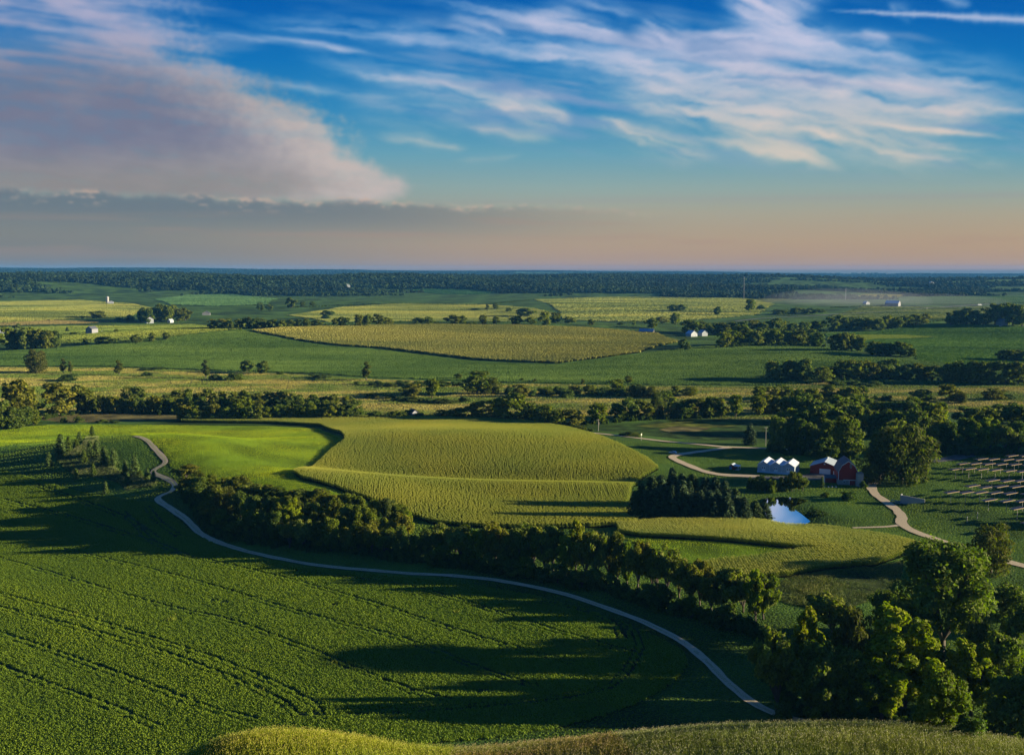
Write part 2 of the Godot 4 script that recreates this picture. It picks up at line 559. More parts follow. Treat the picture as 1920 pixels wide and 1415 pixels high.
# what the air shows towards a direction, as screen colours
func air(az: float, el: float) -> Vector3:
	var near := clampf(az, -50.0, 50.0)
	var u := 960.0 + 2000.0 * tan(deg_to_rad(near)) + (az - near) * 60.0
	var lift := minf(rad_to_deg(atan(tan(deg_to_rad(el)) / cos(deg_to_rad(near)))) + 5.77, 55.0)
	var v := 707.5 - 2000.0 * tan(deg_to_rad(lift)) - maxf(0.0, el - 45.0) * 30.0
	var c := Vector3.ZERO
	var k := 0
	while k < CLEAR.size() - 2 and v > CLEAR[k + 1][0]:
		k += 1
	var t := clampf((v - CLEAR[k][0]) / (CLEAR[k + 1][0] - CLEAR[k][0]), 0.0, 1.0)
	c = Vector3(CLEAR[k][1], CLEAR[k][2], CLEAR[k][3]).lerp(Vector3(CLEAR[k + 1][1], CLEAR[k + 1][2], CLEAR[k + 1][3]), t)
	var low := smoothstep(250.0, 500.0, v)
	# warmer and brighter towards the sun, cooler away from it
	var sunny := exp(-pow((az - SUN_AZIMUTH) / 56.0, 2.0))
	c = c.lerp(Vector3(1.0, 0.82, 0.54).lerp(Vector3(0.80, 0.58, 0.35), smoothstep(45.0, 20.0, absf(az))), low * sunny * 0.95)
	c = c.lerp(Vector3(0.44, 0.475, 0.49), low * smoothstep(1150.0, 0.0, u) * 0.85)
	var n1 := soft.get_noise_2d(u * 0.5, v * 0.9)
	var n2 := fine.get_noise_2d(u * 0.8, v * 1.6)
	# thin veil, then wisps
	var tilt := v - 0.13 * u
	var streak := soft.get_noise_2d(u * 0.12 + 300.0, tilt * 1.1) * 0.7 + fine.get_noise_2d(u * 0.16, tilt * 1.5 + 90.0) * 0.5
	var high := smoothstep(330.0, 160.0, v - 0.06 * (u - 960.0))
	var gap := smoothstep(1500.0, 1750.0, u - v * 1.2) * smoothstep(2100.0, 1950.0, u) * 0.8
	var veil := smoothstep(-0.12, 0.5, streak + n1 * 0.35) * high * (0.5 - gap * 0.45) * (0.5 + 0.95 * smoothstep(700.0, 1150.0, u + v * 0.8) * smoothstep(10.0, 90.0, v) + smoothstep(700.0, 0.0, u))
	veil = maxf(veil, smoothstep(-0.1, 0.45, streak + n1 * 0.4) * smoothstep(-80.0, -300.0, v) * 0.55)
	c = over(c, Vector3(0.66, 0.66, 0.78), veil * 0.8)
	var white := 0.0
	var p := Vector2(u, v)
	if v < 345.0 and v > -330.0:
		var bendy := soft.get_noise_2d(u * 0.35, v * 0.35 + 500.0) * 16.0 + n2 * 7.0
		for w in WISPS:
			var a := Vector2(w[0], w[1])
			var d := Vector2(w[2] - w[0], w[3] - w[1])
			var len2 := d.length_squared()
			var s := (p - a).dot(d) / len2
			if s < -0.05 or s > 1.05:
				continue
			var off: float = (d.cross(p - a)) / sqrt(len2) + bendy * minf(1.0, w[4] / 12.0)
			var wide: float = w[4] * (0.55 + 0.9 * sin(clampf(s, 0.0, 1.0) * PI))
			if absf(off) > wide * 2.2:
				continue
			var body := exp(-pow(off / wide, 2.0)) * smoothstep(-0.05, 0.25, s) * smoothstep(1.05, 0.8, s)
			var grain := 0.6 + fine.get_noise_2d(s * sqrt(len2) * 0.2 + w[0], off * 1.7 + w[1]) * 1.05 + soft.get_noise_2d(s * sqrt(len2) * 0.5 + w[1], off * 2.0) * 0.5
			white = 1.0 - (1.0 - white) * (1.0 - clampf(w[5] * body * grain, 0.0, 1.0))
		# the contrail
		var cs := (u - 1560.0) / 400.0
		if cs > -0.2:
			var off2 := v - (20.0 + 18.0 * clampf((u - 1560.0) / 360.0, -1.0, 1.2)) + n2 * 2.5
			var thick := 2.0 + 6.0 * clampf(cs, 0.0, 1.0) + 4.0 * absf(fine.get_noise_2d(u * 2.2, 7.0))
			white = maxf(white, exp(-pow(off2 / thick, 2.0)) * smoothstep(-0.2, 0.25, cs) * 0.85 * smoothstep(2600.0, 2200.0, u))
	var warm := smoothstep(60.0, 300.0, v)
	c = over(c, Vector3(0.83, 0.81, 0.89).lerp(Vector3(0.87, 0.8, 0.74), warm), white * 0.92)
	# the bank on the left with its ragged right edge
	if v < 400.0 and u < 1000.0:
		var i := 0
		while i < BANK.size() - 2 and v > BANK[i + 1][0]:
			i += 1
		var f := clampf((v - BANK[i][0]) / (BANK[i + 1][0] - BANK[i][0]), 0.0, 1.0)
		var edge: float = lerpf(BANK[i][1], BANK[i + 1][1], f)
		var billow := soft.get_noise_2d(u * 0.8, v * 0.8 + 40.0) * 38.0 + fine.get_noise_2d(u * 1.1, v * 1.1) * 26.0
		var deep := edge + billow + (fine.get_noise_2d(u * 2.6, v * 3.4) * 34.0 + streak * 60.0) * smoothstep(380.0, 120.0, v) - u
		var firm := smoothstep(100.0, 260.0, v)
		var a := smoothstep(-14.0, lerpf(190.0, 75.0, firm), deep)
		var open := smoothstep(180.0, 20.0, v) * (0.55 + 0.6 * smoothstep(400.0, 0.0, u))
		var thin := smoothstep(-0.25, 0.45, streak + n1 * 0.5)
		a *= lerpf(1.0, 0.35 + 0.65 * thin, clampf(open, 0.0, 1.0))
		a *= smoothstep(-450.0, -150.0, v) * smoothstep(-3600.0, -1500.0, u)
		var base := 356.0 + 0.028 * u + fine.get_noise_2d(u * 1.2, 3.0) * 7.0
		a *= smoothstep(base + 14.0, base - 8.0, v) * (0.86 + 0.14 * smoothstep(-0.3, 0.3, streak + 0.5 * n2))
		var glow := exp(-pow((deep - 60.0) / 170.0, 2.0)) * (0.55 + 0.45 * firm) + 0.22 * n1 + 0.2 * streak
		var core := Vector3(0.46, 0.48, 0.57).lerp(Vector3(0.555, 0.545, 0.55), smoothstep(250.0, 350.0, v))
		core = core.lerp(Vector3(0.60, 0.63, 0.76), smoothstep(170.0, 20.0, v))
		var lit := Vector3(0.755, 0.715, 0.70).lerp(Vector3(0.76, 0.74, 0.83), smoothstep(200.0, 20.0, v))
		c = over(c, core.lerp(lit, clampf(glow, 0.0, 1.0)), a)
	# a flat grey shelf above the horizon, its top edge crumbling into lit puffs
	if v > 335.0:
		var top := 355.0 + 0.035 * u + soft.get_noise_2d(u * 0.7, 30.0) * 9.0 + fine.get_noise_2d(u * 0.7, 30.0) * 5.0 + fine.get_noise_2d(u * 3.0, v * 2.0) * 3.0
		var shelf := smoothstep(top - 3.0, top + 9.0, v) * smoothstep(450.0 + 0.02 * u, 372.0 + 0.035 * u, v) * smoothstep(1350.0, 620.0, u)
		c = over(c, Vector3(0.385, 0.445, 0.50).lerp(Vector3(0.50, 0.50, 0.50), smoothstep(300.0, 1200.0, u)), shelf * 0.72)
		var puffs := smoothstep(0.02, 0.4, fine.get_noise_2d(u * 1.5, v * 5.0) + 0.15) * exp(-pow((v - top - 2.0) / 5.0, 2.0)) * smoothstep(1400.0, 700.0, u)
		puffs = maxf(puffs, smoothstep(0.15, 0.4, fine.get_noise_2d(u * 0.9, v * 4.0 + 900.0)) * exp(-pow((v - top - 16.0) / 8.0, 2.0)) * smoothstep(700.0, 300.0, u) * 0.8)
		puffs *= smoothstep(-0.4, 0.1, soft.get_noise_2d(u * 0.5, 200.0))
		c = over(c, Vector3(0.78, 0.68, 0.62), puffs * 0.8)
		var bars := smoothstep(0.1, 0.5, soft.get_noise_2d(u * 0.15, v * 3.0)) * smoothstep(380.0, 430.0, v) * smoothstep(505.0, 460.0, v)
		c = over(c, Vector3(0.66, 0.55, 0.50), bars * 0.35)
	return c.clamp(Vector3.ZERO, Vector3.ONE)


func paint(image_width: int, image_height: int, az0: float, az1: float, el0: float, el1: float) -> Image:
	var bytes := PackedByteArray()
	bytes.resize(image_width * image_height * 4)
	var at := 0
	for j in image_height:
		var el := lerpf(el1, el0, (j + 0.5) / image_height)
		for i in image_width:
			var c := air(lerpf(az0, az1, (i + 0.5) / image_width), el)
			bytes[at] = int(c.x * 255.0 + 0.5)
			bytes[at + 1] = int(c.y * 255.0 + 0.5)
			bytes[at + 2] = int(c.z * 255.0 + 0.5)
			bytes[at + 3] = 255
			at += 4
	return Image.create_from_data(image_width, image_height, false, Image.FORMAT_RGBA8, bytes)


func sky_picture() -> ImageTexture:
	var whole := Image.create(4096, 2048, false, Image.FORMAT_RGBA8)
	whole.fill(Color(0.45, 0.42, 0.36))
	var around := paint(512, 128, -180.0, 180.0, 0.0, 90.0)
	around.resize(4096, 1024, Image.INTERPOLATE_CUBIC)
	whole.blit_rect(around, Rect2i(0, 0, 4096, 1024), Vector2i.ZERO)
	# the same air more finely where the view points: 11.378 pixels a degree
	var x0 := 2048 - 370
	var x1 := 2048 + 370
	var y0 := 1024 - 264
	var fine_part := paint(x1 - x0, 264, (x0 - 2048) / 4096.0 * 360.0, (x1 - 2048) / 4096.0 * 360.0, 0.0, 264.0 / 2048.0 * 180.0)
	whole.blit_rect(fine_part, Rect2i(0, 0, x1 - x0, 264), Vector2i(x0, y0))
	# a panorama begins at -z, straight ahead
	var rolled := Image.create(4096, 2048, false, Image.FORMAT_RGBA8)
	rolled.blit_rect(whole, Rect2i(2048, 0, 2048, 2048), Vector2i.ZERO)
	rolled.blit_rect(whole, Rect2i(0, 0, 2048, 2048), Vector2i(2048, 0))
	return ImageTexture.create_from_image(rolled)


func towards_sun() -> Vector3:
	var a := deg_to_rad(SUN_AZIMUTH)
	var h := deg_to_rad(SUN_HEIGHT)
	return Vector3(sin(a) * cos(h), sin(h), -cos(a) * cos(h))


func view_and_light() -> void:
	var eye := Camera3D.new()
	eye.name = "camera"
	eye.position = Vector3(0, 110, 0)
	eye.rotation_degrees = Vector3(-5.767, 0, 0)
	eye.fov = 38.96
	eye.near = 0.5
	eye.far = 60000.0
	add_child(eye)
	var sun := DirectionalLight3D.new()
	sun.name = "sun"
	sun.basis = Basis.looking_at(-towards_sun())
	sun.light_energy = 1.6
	sun.light_color = Color(1.0, 0.94, 0.8)
	sun.light_angular_distance = 0.5
	sun.shadow_enabled = true
	sun.directional_shadow_max_distance = 1500.0
	add_child(sun)
	var e := Environment.new()
	e.background_mode = Environment.BG_SKY
	var m := PanoramaSkyMaterial.new()
	m.panorama = sky_picture()
	m.energy_multiplier = 0.42
	var s := Sky.new()
	s.sky_material = m
	e.sky = s
	e.tonemap_mode = Environment.TONE_MAPPER_LINEAR
	e.tonemap_exposure = 2.38
	e.sdfgi_enabled = true
	e.ssao_enabled = true
	e.ssil_enabled = true
	e.volumetric_fog_enabled = true
	e.volumetric_fog_density = 0.0
	e.fog_enabled = true
	e.fog_density = 0.000026
	e.fog_light_color = Color(0.35, 0.68, 0.98)
	var w := WorldEnvironment.new()
	w.name = "environment"
	w.environment = e
	add_child(w)


# ------------------------------------------------------------------ land
var fields := {
	"soy": PackedVector2Array([Vector2(-303.4, -570.3), Vector2(-267.6, -549.9), Vector2(-244.1, -534.6), Vector2(-221.5, -519.3), Vector2(-203.7, -507.4), Vector2(-181.3, -495.2), Vector2(-166.5, -484.9), Vector2(-149.6, -462.5), Vector2(-135.1, -441.5), Vector2(-115.2, -417.8), Vector2(-99.1, -403.8), Vector2(-79.7, -389.2), Vector2(-50.2, -377.1), Vector2(-30.4, -370.8), Vector2(-11.2, -363.0), Vector2(7.2, -352.1), Vector2(24.2, -336.9), Vector2(36.5, -322.2), Vector2(45.3, -308.7), Vector2(49.5, -299.6), Vector2(49.5, -290.2), Vector2(45.8, -280.4), Vector2(40.7, -271.1), Vector2(32.4, -260.7), Vector2(22.2, -251.7), Vector2(10.1, -243.7), Vector2(-3.7, -237.6), Vector2(-19.5, -233.9), Vector2(-24.2, -129.2), Vector2(-38.2, -131.0), Vector2(-89.4, -225.4), Vector2(-116.4, -211.7)]),
	"hay": PackedVector2Array([Vector2(-383.1, -722.3), Vector2(-355.1, -732.5), Vector2(-329.8, -751.0), Vector2(-296.0, -753.7), Vector2(-249.0, -750.8), Vector2(-168.8, -743.2), Vector2(-132.3, -723.9), Vector2(-105.6, -648.7), Vector2(-98.8, -620.5), Vector2(-100.4, -586.7), Vector2(-104.2, -499.6), Vector2(-96.9, -487.0), Vector2(-73.3, -474.3), Vector2(-63.5, -467.7), Vector2(-75.1, -461.0), Vector2(-94.4, -464.2), Vector2(-134.7, -491.2), Vector2(-165.0, -520.6), Vector2(-174.2, -535.6), Vector2(-177.6, -544.5), Vector2(-185.7, -557.7), Vector2(-195.5, -570.4), Vector2(-209.7, -584.3), Vector2(-263.5, -700.0), Vector2(-287.9, -662.3), Vector2(-298.8, -615.3), Vector2(-319.7, -601.6)]),
	"corn": PackedVector2Array([Vector2(-243.5, -778.3), Vector2(-172.7, -777.7), Vector2(-126.4, -783.0), Vector2(-80.2, -794.8), Vector2(-35.8, -788.5), Vector2(7.7, -763.8), Vector2(36.6, -724.8), Vector2(56.9, -661.9), Vector2(68.0, -624.8), Vector2(77.1, -596.7), Vector2(80.1, -574.4), Vector2(72.6, -561.5), Vector2(67.5, -553.8), Vector2(59.8, -523.5), Vector2(54.7, -488.3), Vector2(58.0, -464.5), Vector2(52.7, -449.9), Vector2(34.0, -444.8), Vector2(9.0, -443.6), Vector2(-13.6, -445.4), Vector2(-34.4, -450.4), Vector2(-54.7, -467.7), Vector2(-65.0, -473.7), Vector2(-78.3, -481.4), Vector2(-98.8, -493.1), Vector2(-106.1, -507.8), Vector2(-101.8, -591.8), Vector2(-99.2, -626.6), Vector2(-108.9, -673.6), Vector2(-134.6, -740.7), Vector2(-172.1, -757.6), Vector2(-239.2, -764.3)]),
	"strip": PackedVector2Array([Vector2(44.6, -449.0), Vector2(67.5, -456.6), Vector2(88.4, -456.7), Vector2(113.6, -464.5), Vector2(129.5, -453.7), Vector2(142.2, -435.7), Vector2(155.2, -422.4), Vector2(160.4, -410.4), Vector2(147.3, -394.7), Vector2(133.3, -383.1), Vector2(116.5, -379.4), Vector2(98.8, -370.9), Vector2(82.9, -367.7), Vector2(70.3, -371.0), Vector2(66.4, -381.5), Vector2(70.6, -383.5), Vector2(93.5, -389.2), Vector2(109.7, -396.2), Vector2(119.1, -398.4), Vector2(108.3, -399.9), Vector2(91.2, -405.7), Vector2(71.7, -413.0), Vector2(51.6, -421.2), Vector2(43.9, -430.1)]),
	"wedge": PackedVector2Array([Vector2(41.5, -427.9), Vector2(51.3, -418.9), Vector2(71.3, -411.1), Vector2(91.0, -405.0), Vector2(108.1, -399.2), Vector2(117.0, -398.2), Vector2(109.7, -396.2), Vector2(93.8, -390.3), Vector2(70.8, -384.5), Vector2(64.6, -382.7), Vector2(54.4, -394.3)]),
	"tan_strip": PackedVector2Array([Vector2(-352.4, -781.2), Vector2(-347.6, -801.5), Vector2(-314.1, -819.7), Vector2(-256.5, -807.4), Vector2(-243.2, -781.1), Vector2(-275.9, -770.0), Vector2(-324.1, -764.5)]),
	"lot": PackedVector2Array([Vector2(238.7, -600.2), Vector2(246.3, -611.6), Vector2(262.2, -624.1), Vector2(274.7, -627.4), Vector2(277.0, -623.3), Vector2(271.9, -617.2), Vector2(259.0, -608.7)]),
	"rough": PackedVector2Array([Vector2(-245.3, -564.6), Vector2(-241.0, -565.4), Vector2(-236.8, -569.4), Vector2(-235.5, -576.9), Vector2(-273.0, -690.7), Vector2(-229.8, -585.9), Vector2(-218.4, -559.0), Vector2(-207.2, -541.6), Vector2(-198.0, -533.4), Vector2(-180.1, -520.5), Vector2(-173.3, -514.3), Vector2(-172.5, -508.5), Vector2(-180.6, -509.6), Vector2(-185.9, -506.8), Vector2(-194.4, -519.0), Vector2(-205.7, -528.0), Vector2(-214.7, -531.7), Vector2(-222.9, -534.6), Vector2(-233.0, -545.9), Vector2(-242.2, -558.6)]),
	"pond": PackedVector2Array([Vector2(116.5, -486.8), Vector2(121.4, -501.5), Vector2(125.3, -507.1), Vector2(131.7, -508.0), Vector2(138.5, -504.5), Vector2(140.6, -500.9), Vector2(137.7, -496.8), Vector2(133.4, -494.8), Vector2(130.6, -490.7), Vector2(130.1, -483.9), Vector2(130.8, -475.7), Vector2(130.9, -462.9), Vector2(126.6, -455.6), Vector2(115.8, -454.1), Vector2(111.1, -458.1)]),
	"weeds": PackedVector2Array([Vector2(98.5, -369.9), Vector2(116.2, -378.3), Vector2(132.9, -382.0), Vector2(146.7, -390.2), Vector2(138.5, -370.4), Vector2(126.2, -351.3), Vector2(102.9, -333.6), Vector2(90.2, -344.5), Vector2(88.2, -358.4)]),
	"yard": PackedVector2Array([Vector2(126.2, -565.3), Vector2(136.9, -562.0), Vector2(154.3, -563.5), Vector2(163.9, -571.9), Vector2(171.2, -572.1), Vector2(174.9, -569.2), Vector2(171.3, -557.1), Vector2(160.2, -553.7), Vector2(146.2, -554.1), Vector2(132.5, -555.5), Vector2(124.7, -558.7)]),
	"meadow": PackedVector2Array([Vector2(-640.5, -1181.3), Vector2(-448.4, -1175.2), Vector2(-302.1, -1134.9), Vector2(-198.9, -1099.8), Vector2(-144.5, -1065.0), Vector2(-31.1, -1030.6), Vector2(71.2, -1011.1), Vector2(235.5, -996.3), Vector2(311.8, -1033.8), Vector2(344.9, -1008.5), Vector2(422.7, -1000.6), Vector2(544.3, -1002.0), Vector2(436.4, -801.4), Vector2(306.4, -821.3), Vector2(190.4, -769.9), Vector2(134.9, -786.7), Vector2(74.8, -780.4), Vector2(0.0, -791.7), Vector2(-82.0, -813.2), Vector2(-144.9, -798.2), Vector2(-251.4, -810.4), Vector2(-315.3, -822.8), Vector2(-353.6, -784.0), Vector2(-419.7, -770.0)]),
	"roadside": PackedVector2Array([Vector2(56.2, -717.8), Vector2(75.6, -748.3), Vector2(118.2, -780.9), Vector2(147.4, -789.6), Vector2(187.8, -775.5), Vector2(191.4, -743.2), Vector2(167.2, -689.1), Vector2(126.4, -675.8), Vector2(96.9, -684.7), Vector2(78.1, -703.1)]),
	"bright_hay": PackedVector2Array([Vector2(86.3, -743.1), Vector2(111.4, -761.0), Vector2(136.9, -775.3), Vector2(154.8, -767.1), Vector2(163.0, -750.9), Vector2(153.8, -742.9), Vector2(126.0, -734.1), Vector2(102.1, -735.5)]),
	"tan_patch": PackedVector2Array([Vector2(100.6, -724.2), Vector2(112.3, -741.6), Vector2(130.7, -739.6), Vector2(138.6, -732.0), Vector2(127.0, -718.3), Vector2(105.9, -710.9)]),
	"far_soy": PackedVector2Array([Vector2(-719.5, -1328.6), Vector2(-649.4, -1349.5), Vector2(-585.8, -1359.2), Vector2(-511.9, -1419.6), Vector2(-424.1, -1513.5), Vector2(-387.1, -1532.0), Vector2(-359.8, -1491.7), Vector2(-282.9, -1411.9), Vector2(-218.7, -1363.8), Vector2(-161.6, -1342.9), Vector2(-103.5, -1290.1), Vector2(-36.8, -1221.4), Vector2(50.4, -1181.9), Vector2(85.4, -1215.5), Vector2(152.7, -1269.1), Vector2(220.2, -1331.4), Vector2(304.5, -1381.4), Vector2(381.6, -1410.6), Vector2(394.6, -1312.2), Vector2(420.4, -1232.7), Vector2(450.6, -1213.6), Vector2(499.3, -1184.3), Vector2(631.3, -1164.2), Vector2(549.0, -1010.8), Vector2(426.3, -1009.1), Vector2(347.7, -1017.0), Vector2(311.8, -1033.8), Vector2(263.8, -1008.7), Vector2(122.5, -1014.7), Vector2(-5.2, -1034.8), Vector2(-85.6, -1064.3), Vector2(-147.2, -1084.6), Vector2(-202.5, -1120.0), Vector2(-304.8, -1145.0), Vector2(-452.2, -1185.3), Vector2(-649.4, -1197.9)]),
	"far_corn": PackedVector2Array([Vector2(-372.0, -1517.3), Vector2(-326.9, -1555.8), Vector2(-256.1, -1599.9), Vector2(-132.1, -1651.5), Vector2(0.0, -1689.7), Vector2(118.5, -1692.2), Vector2(221.6, -1640.1), Vector2(232.4, -1472.7), Vector2(154.7, -1285.6), Vector2(86.4, -1230.0), Vector2(51.2, -1201.0), Vector2(-37.4, -1242.4), Vector2(-105.3, -1312.1), Vector2(-164.1, -1364.1), Vector2(-221.9, -1383.9), Vector2(-285.8, -1426.8)]),
	"right_soy": PackedVector2Array([Vector2(495.1, -1682.3), Vector2(584.1, -1716.6), Vector2(718.9, -1820.1), Vector2(779.0, -1790.6), Vector2(838.6, -1746.5), Vector2(934.0, -1728.8), Vector2(643.1, -1186.1), Vector2(546.8, -1158.6), Vector2(457.8, -1192.4), Vector2(489.2, -1294.2), Vector2(508.4, -1470.7), Vector2(479.7, -1596.7)]),
	"right_bright": PackedVector2Array([Vector2(466.7, -1574.1), Vector2(494.3, -1645.6), Vector2(548.6, -1660.7), Vector2(609.8, -1646.4), Vector2(648.2, -1618.5), Vector2(591.5, -1596.2), Vector2(540.6, -1587.8), Vector2(493.8, -1540.7)]),
	"left_olive": PackedVector2Array([Vector2(-1709.2, -3171.6), Vector2(-1536.7, -3208.2), Vector2(-1346.4, -3331.9), Vector2(-1021.8, -2883.6), Vector2(-876.9, -2609.7), Vector2(-786.9, -2187.1), Vector2(-859.7, -2123.7), Vector2(-919.5, -2043.7), Vector2(-1059.2, -1961.3)]),
	"left_tan": PackedVector2Array([Vector2(-1070.1, -1981.5), Vector2(-963.3, -2006.9), Vector2(-899.6, -2068.7), Vector2(-766.5, -2072.1), Vector2(-815.2, -2012.9), Vector2(-938.6, -1955.0), Vector2(-1037.0, -1919.7)]),
	"pasture": PackedVector2Array([Vector2(-1019.4, -1886.9), Vector2(-838.3, -1948.9), Vector2(-607.4, -2024.4), Vector2(-320.5, -1602.3), Vector2(-393.2, -1556.6), Vector2(-451.3, -1478.0), Vector2(-513.9, -1425.3), Vector2(-608.7, -1412.9), Vector2(-785.6, -1451.8)]),
	"mid_olive": PackedVector2Array([Vector2(-498.5, -2375.8), Vector2(-430.8, -2696.5), Vector2(-284.6, -2851.2), Vector2(-83.7, -2796.3), Vector2(52.7, -2638.1), Vector2(109.5, -2435.9), Vector2(0.0, -2205.8), Vector2(-230.8, -1775.6), Vector2(-400.0, -2223.0)]),
	"mid_light": PackedVector2Array([Vector2(68.7, -3445.3), Vector2(347.2, -3663.4), Vector2(782.2, -3564.1), Vector2(726.9, -2972.6), Vector2(558.7, -2431.2), Vector2(306.3, -2113.0), Vector2(112.6, -2252.7), Vector2(113.2, -2518.2)]),
	"far_green": PackedVector2Array([Vector2(-1131.0, -3383.9), Vector2(-1136.3, -3735.5), Vector2(-988.4, -3812.2), Vector2(-759.0, -3458.0), Vector2(-640.1, -2787.9), Vector2(-764.2, -2733.9), Vector2(-900.1, -2817.7)]),
	"far_strip": PackedVector2Array([Vector2(-398.2, -4160.8), Vector2(-337.2, -4229.0), Vector2(-165.7, -4156.0), Vector2(-40.0, -4012.5), Vector2(-116.5, -3895.0), Vector2(-275.0, -3939.5)]),
	"right_plain": PackedVector2Array([Vector2(706.5, -2356.8), Vector2(935.4, -2839.0), Vector2(1178.7, -2810.7), Vector2(1412.1, -2946.9), Vector2(1754.2, -3255.3), Vector2(1343.3, -2489.8), Vector2(805.6, -1919.2), Vector2(676.8, -1854.6), Vector2(604.3, -1888.6)]),
	"right_far": PackedVector2Array([Vector2(1049.9, -2921.4), Vector2(1360.3, -3588.5), Vector2(1591.2, -3798.2), Vector2(1847.3, -3858.5), Vector2(2113.3, -3923.9), Vector2(1838.8, -3412.8), Vector2(1448.9, -3088.5), Vector2(1246.6, -2973.3)]),
	"yellow_far": PackedVector2Array([Vector2(1178.0, -3644.8), Vector2(1258.4, -3823.7), Vector2(1367.0, -3807.5), Vector2(1532.1, -3939.0), Vector2(1304.5, -3632.8), Vector2(1206.0, -3555.6)]),
	"right_mid": PackedVector2Array([Vector2(682.7, -3337.6), Vector2(841.0, -3512.3), Vector2(914.5, -3459.0), Vector2(735.2, -3069.3), Vector2(647.7, -2949.7)]),
}
var roads := {
	"track": PackedVector2Array([Vector2(-210.3, -586.1), Vector2(-205.2, -581.7), Vector2(-198.7, -573.7), Vector2(-191.4, -562.2), Vector2(-185.2, -552.6), Vector2(-181.0, -546.4), Vector2(-178.0, -540.4), Vector2(-178.0, -536.3), Vector2(-180.2, -532.2), Vector2(-180.6, -528.4), Vector2(-177.7, -524.3), Vector2(-173.2, -520.3), Vector2(-166.5, -512.5), Vector2(-161.5, -503.1), Vector2(-161.2, -495.8), Vector2(-164.1, -493.1), Vector2(-165.3, -489.6), Vector2(-161.0, -481.8), Vector2(-149.6, -466.4), Vector2(-141.6, -455.6), Vector2(-131.1, -439.4), Vector2(-122.6, -428.9), Vector2(-113.8, -420.5), Vector2(-102.7, -410.3), Vector2(-90.2, -400.9), Vector2(-76.2, -392.0), Vector2(-63.3, -386.5), Vector2(-50.9, -382.6), Vector2(-36.8, -378.2), Vector2(-21.1, -375.2), Vector2(-7.6, -370.4), Vector2(5.6, -362.8), Vector2(18.1, -353.2), Vector2(29.7, -340.1), Vector2(40.3, -326.3), Vector2(47.0, -314.8), Vector2(51.7, -303.6), Vector2(54.8, -290.6), Vector2(57.2, -276.5), Vector2(59.8, -265.1), Vector2(63.1, -256.1), Vector2(67.6, -250.4), Vector2(76.5, -245.3)]),
	"farm": PackedVector2Array([Vector2(49.3, -697.8), Vector2(65.9, -686.7), Vector2(81.9, -674.8), Vector2(97.5, -664.6), Vector2(118.5, -656.4), Vector2(130.9, -650.4), Vector2(150.0, -649.0), Vector2(157.3, -647.7), Vector2(169.7, -644.8), Vector2(182.5, -641.7)]),
	"bend": PackedVector2Array([Vector2(135.7, -651.1), Vector2(126.6, -641.6), Vector2(107.5, -624.9), Vector2(97.3, -615.9), Vector2(92.8, -608.6), Vector2(93.6, -599.7), Vector2(98.6, -586.0), Vector2(103.7, -572.8), Vector2(111.7, -564.8), Vector2(122.2, -562.9), Vector2(132.3, -560.9)]),
	"drive": PackedVector2Array([Vector2(201.7, -572.4), Vector2(193.8, -556.8), Vector2(188.2, -546.1), Vector2(182.7, -533.0), Vector2(178.8, -515.8), Vector2(178.1, -500.3), Vector2(177.1, -483.3), Vector2(174.6, -468.3), Vector2(170.0, -455.8), Vector2(168.7, -445.5), Vector2(169.8, -436.3), Vector2(173.0, -423.7), Vector2(177.0, -412.6), Vector2(181.1, -402.7), Vector2(185.5, -394.3), Vector2(191.4, -385.7)]),
	"spur": PackedVector2Array([Vector2(169.7, -453.7), Vector2(165.3, -450.5), Vector2(160.0, -448.3), Vector2(152.7, -447.1), Vector2(145.6, -446.4)]),
	"highway": PackedVector2Array([Vector2(433.1, -2062.6), Vector2(512.2, -2194.7), Vector2(589.6, -2268.9), Vector2(676.5, -2362.9), Vector2(727.2, -2426.1), Vector2(891.3, -2571.4), Vector2(1023.8, -2712.1), Vector2(1224.1, -2905.5), Vector2(1369.8, -3049.6), Vector2(1603.2, -3347.3), Vector2(1946.2, -3788.7)]),
	"side": PackedVector2Array([Vector2(1023.8, -2712.1), Vector2(1030.5, -2611.9), Vector2(1022.9, -2481.9)]),
}
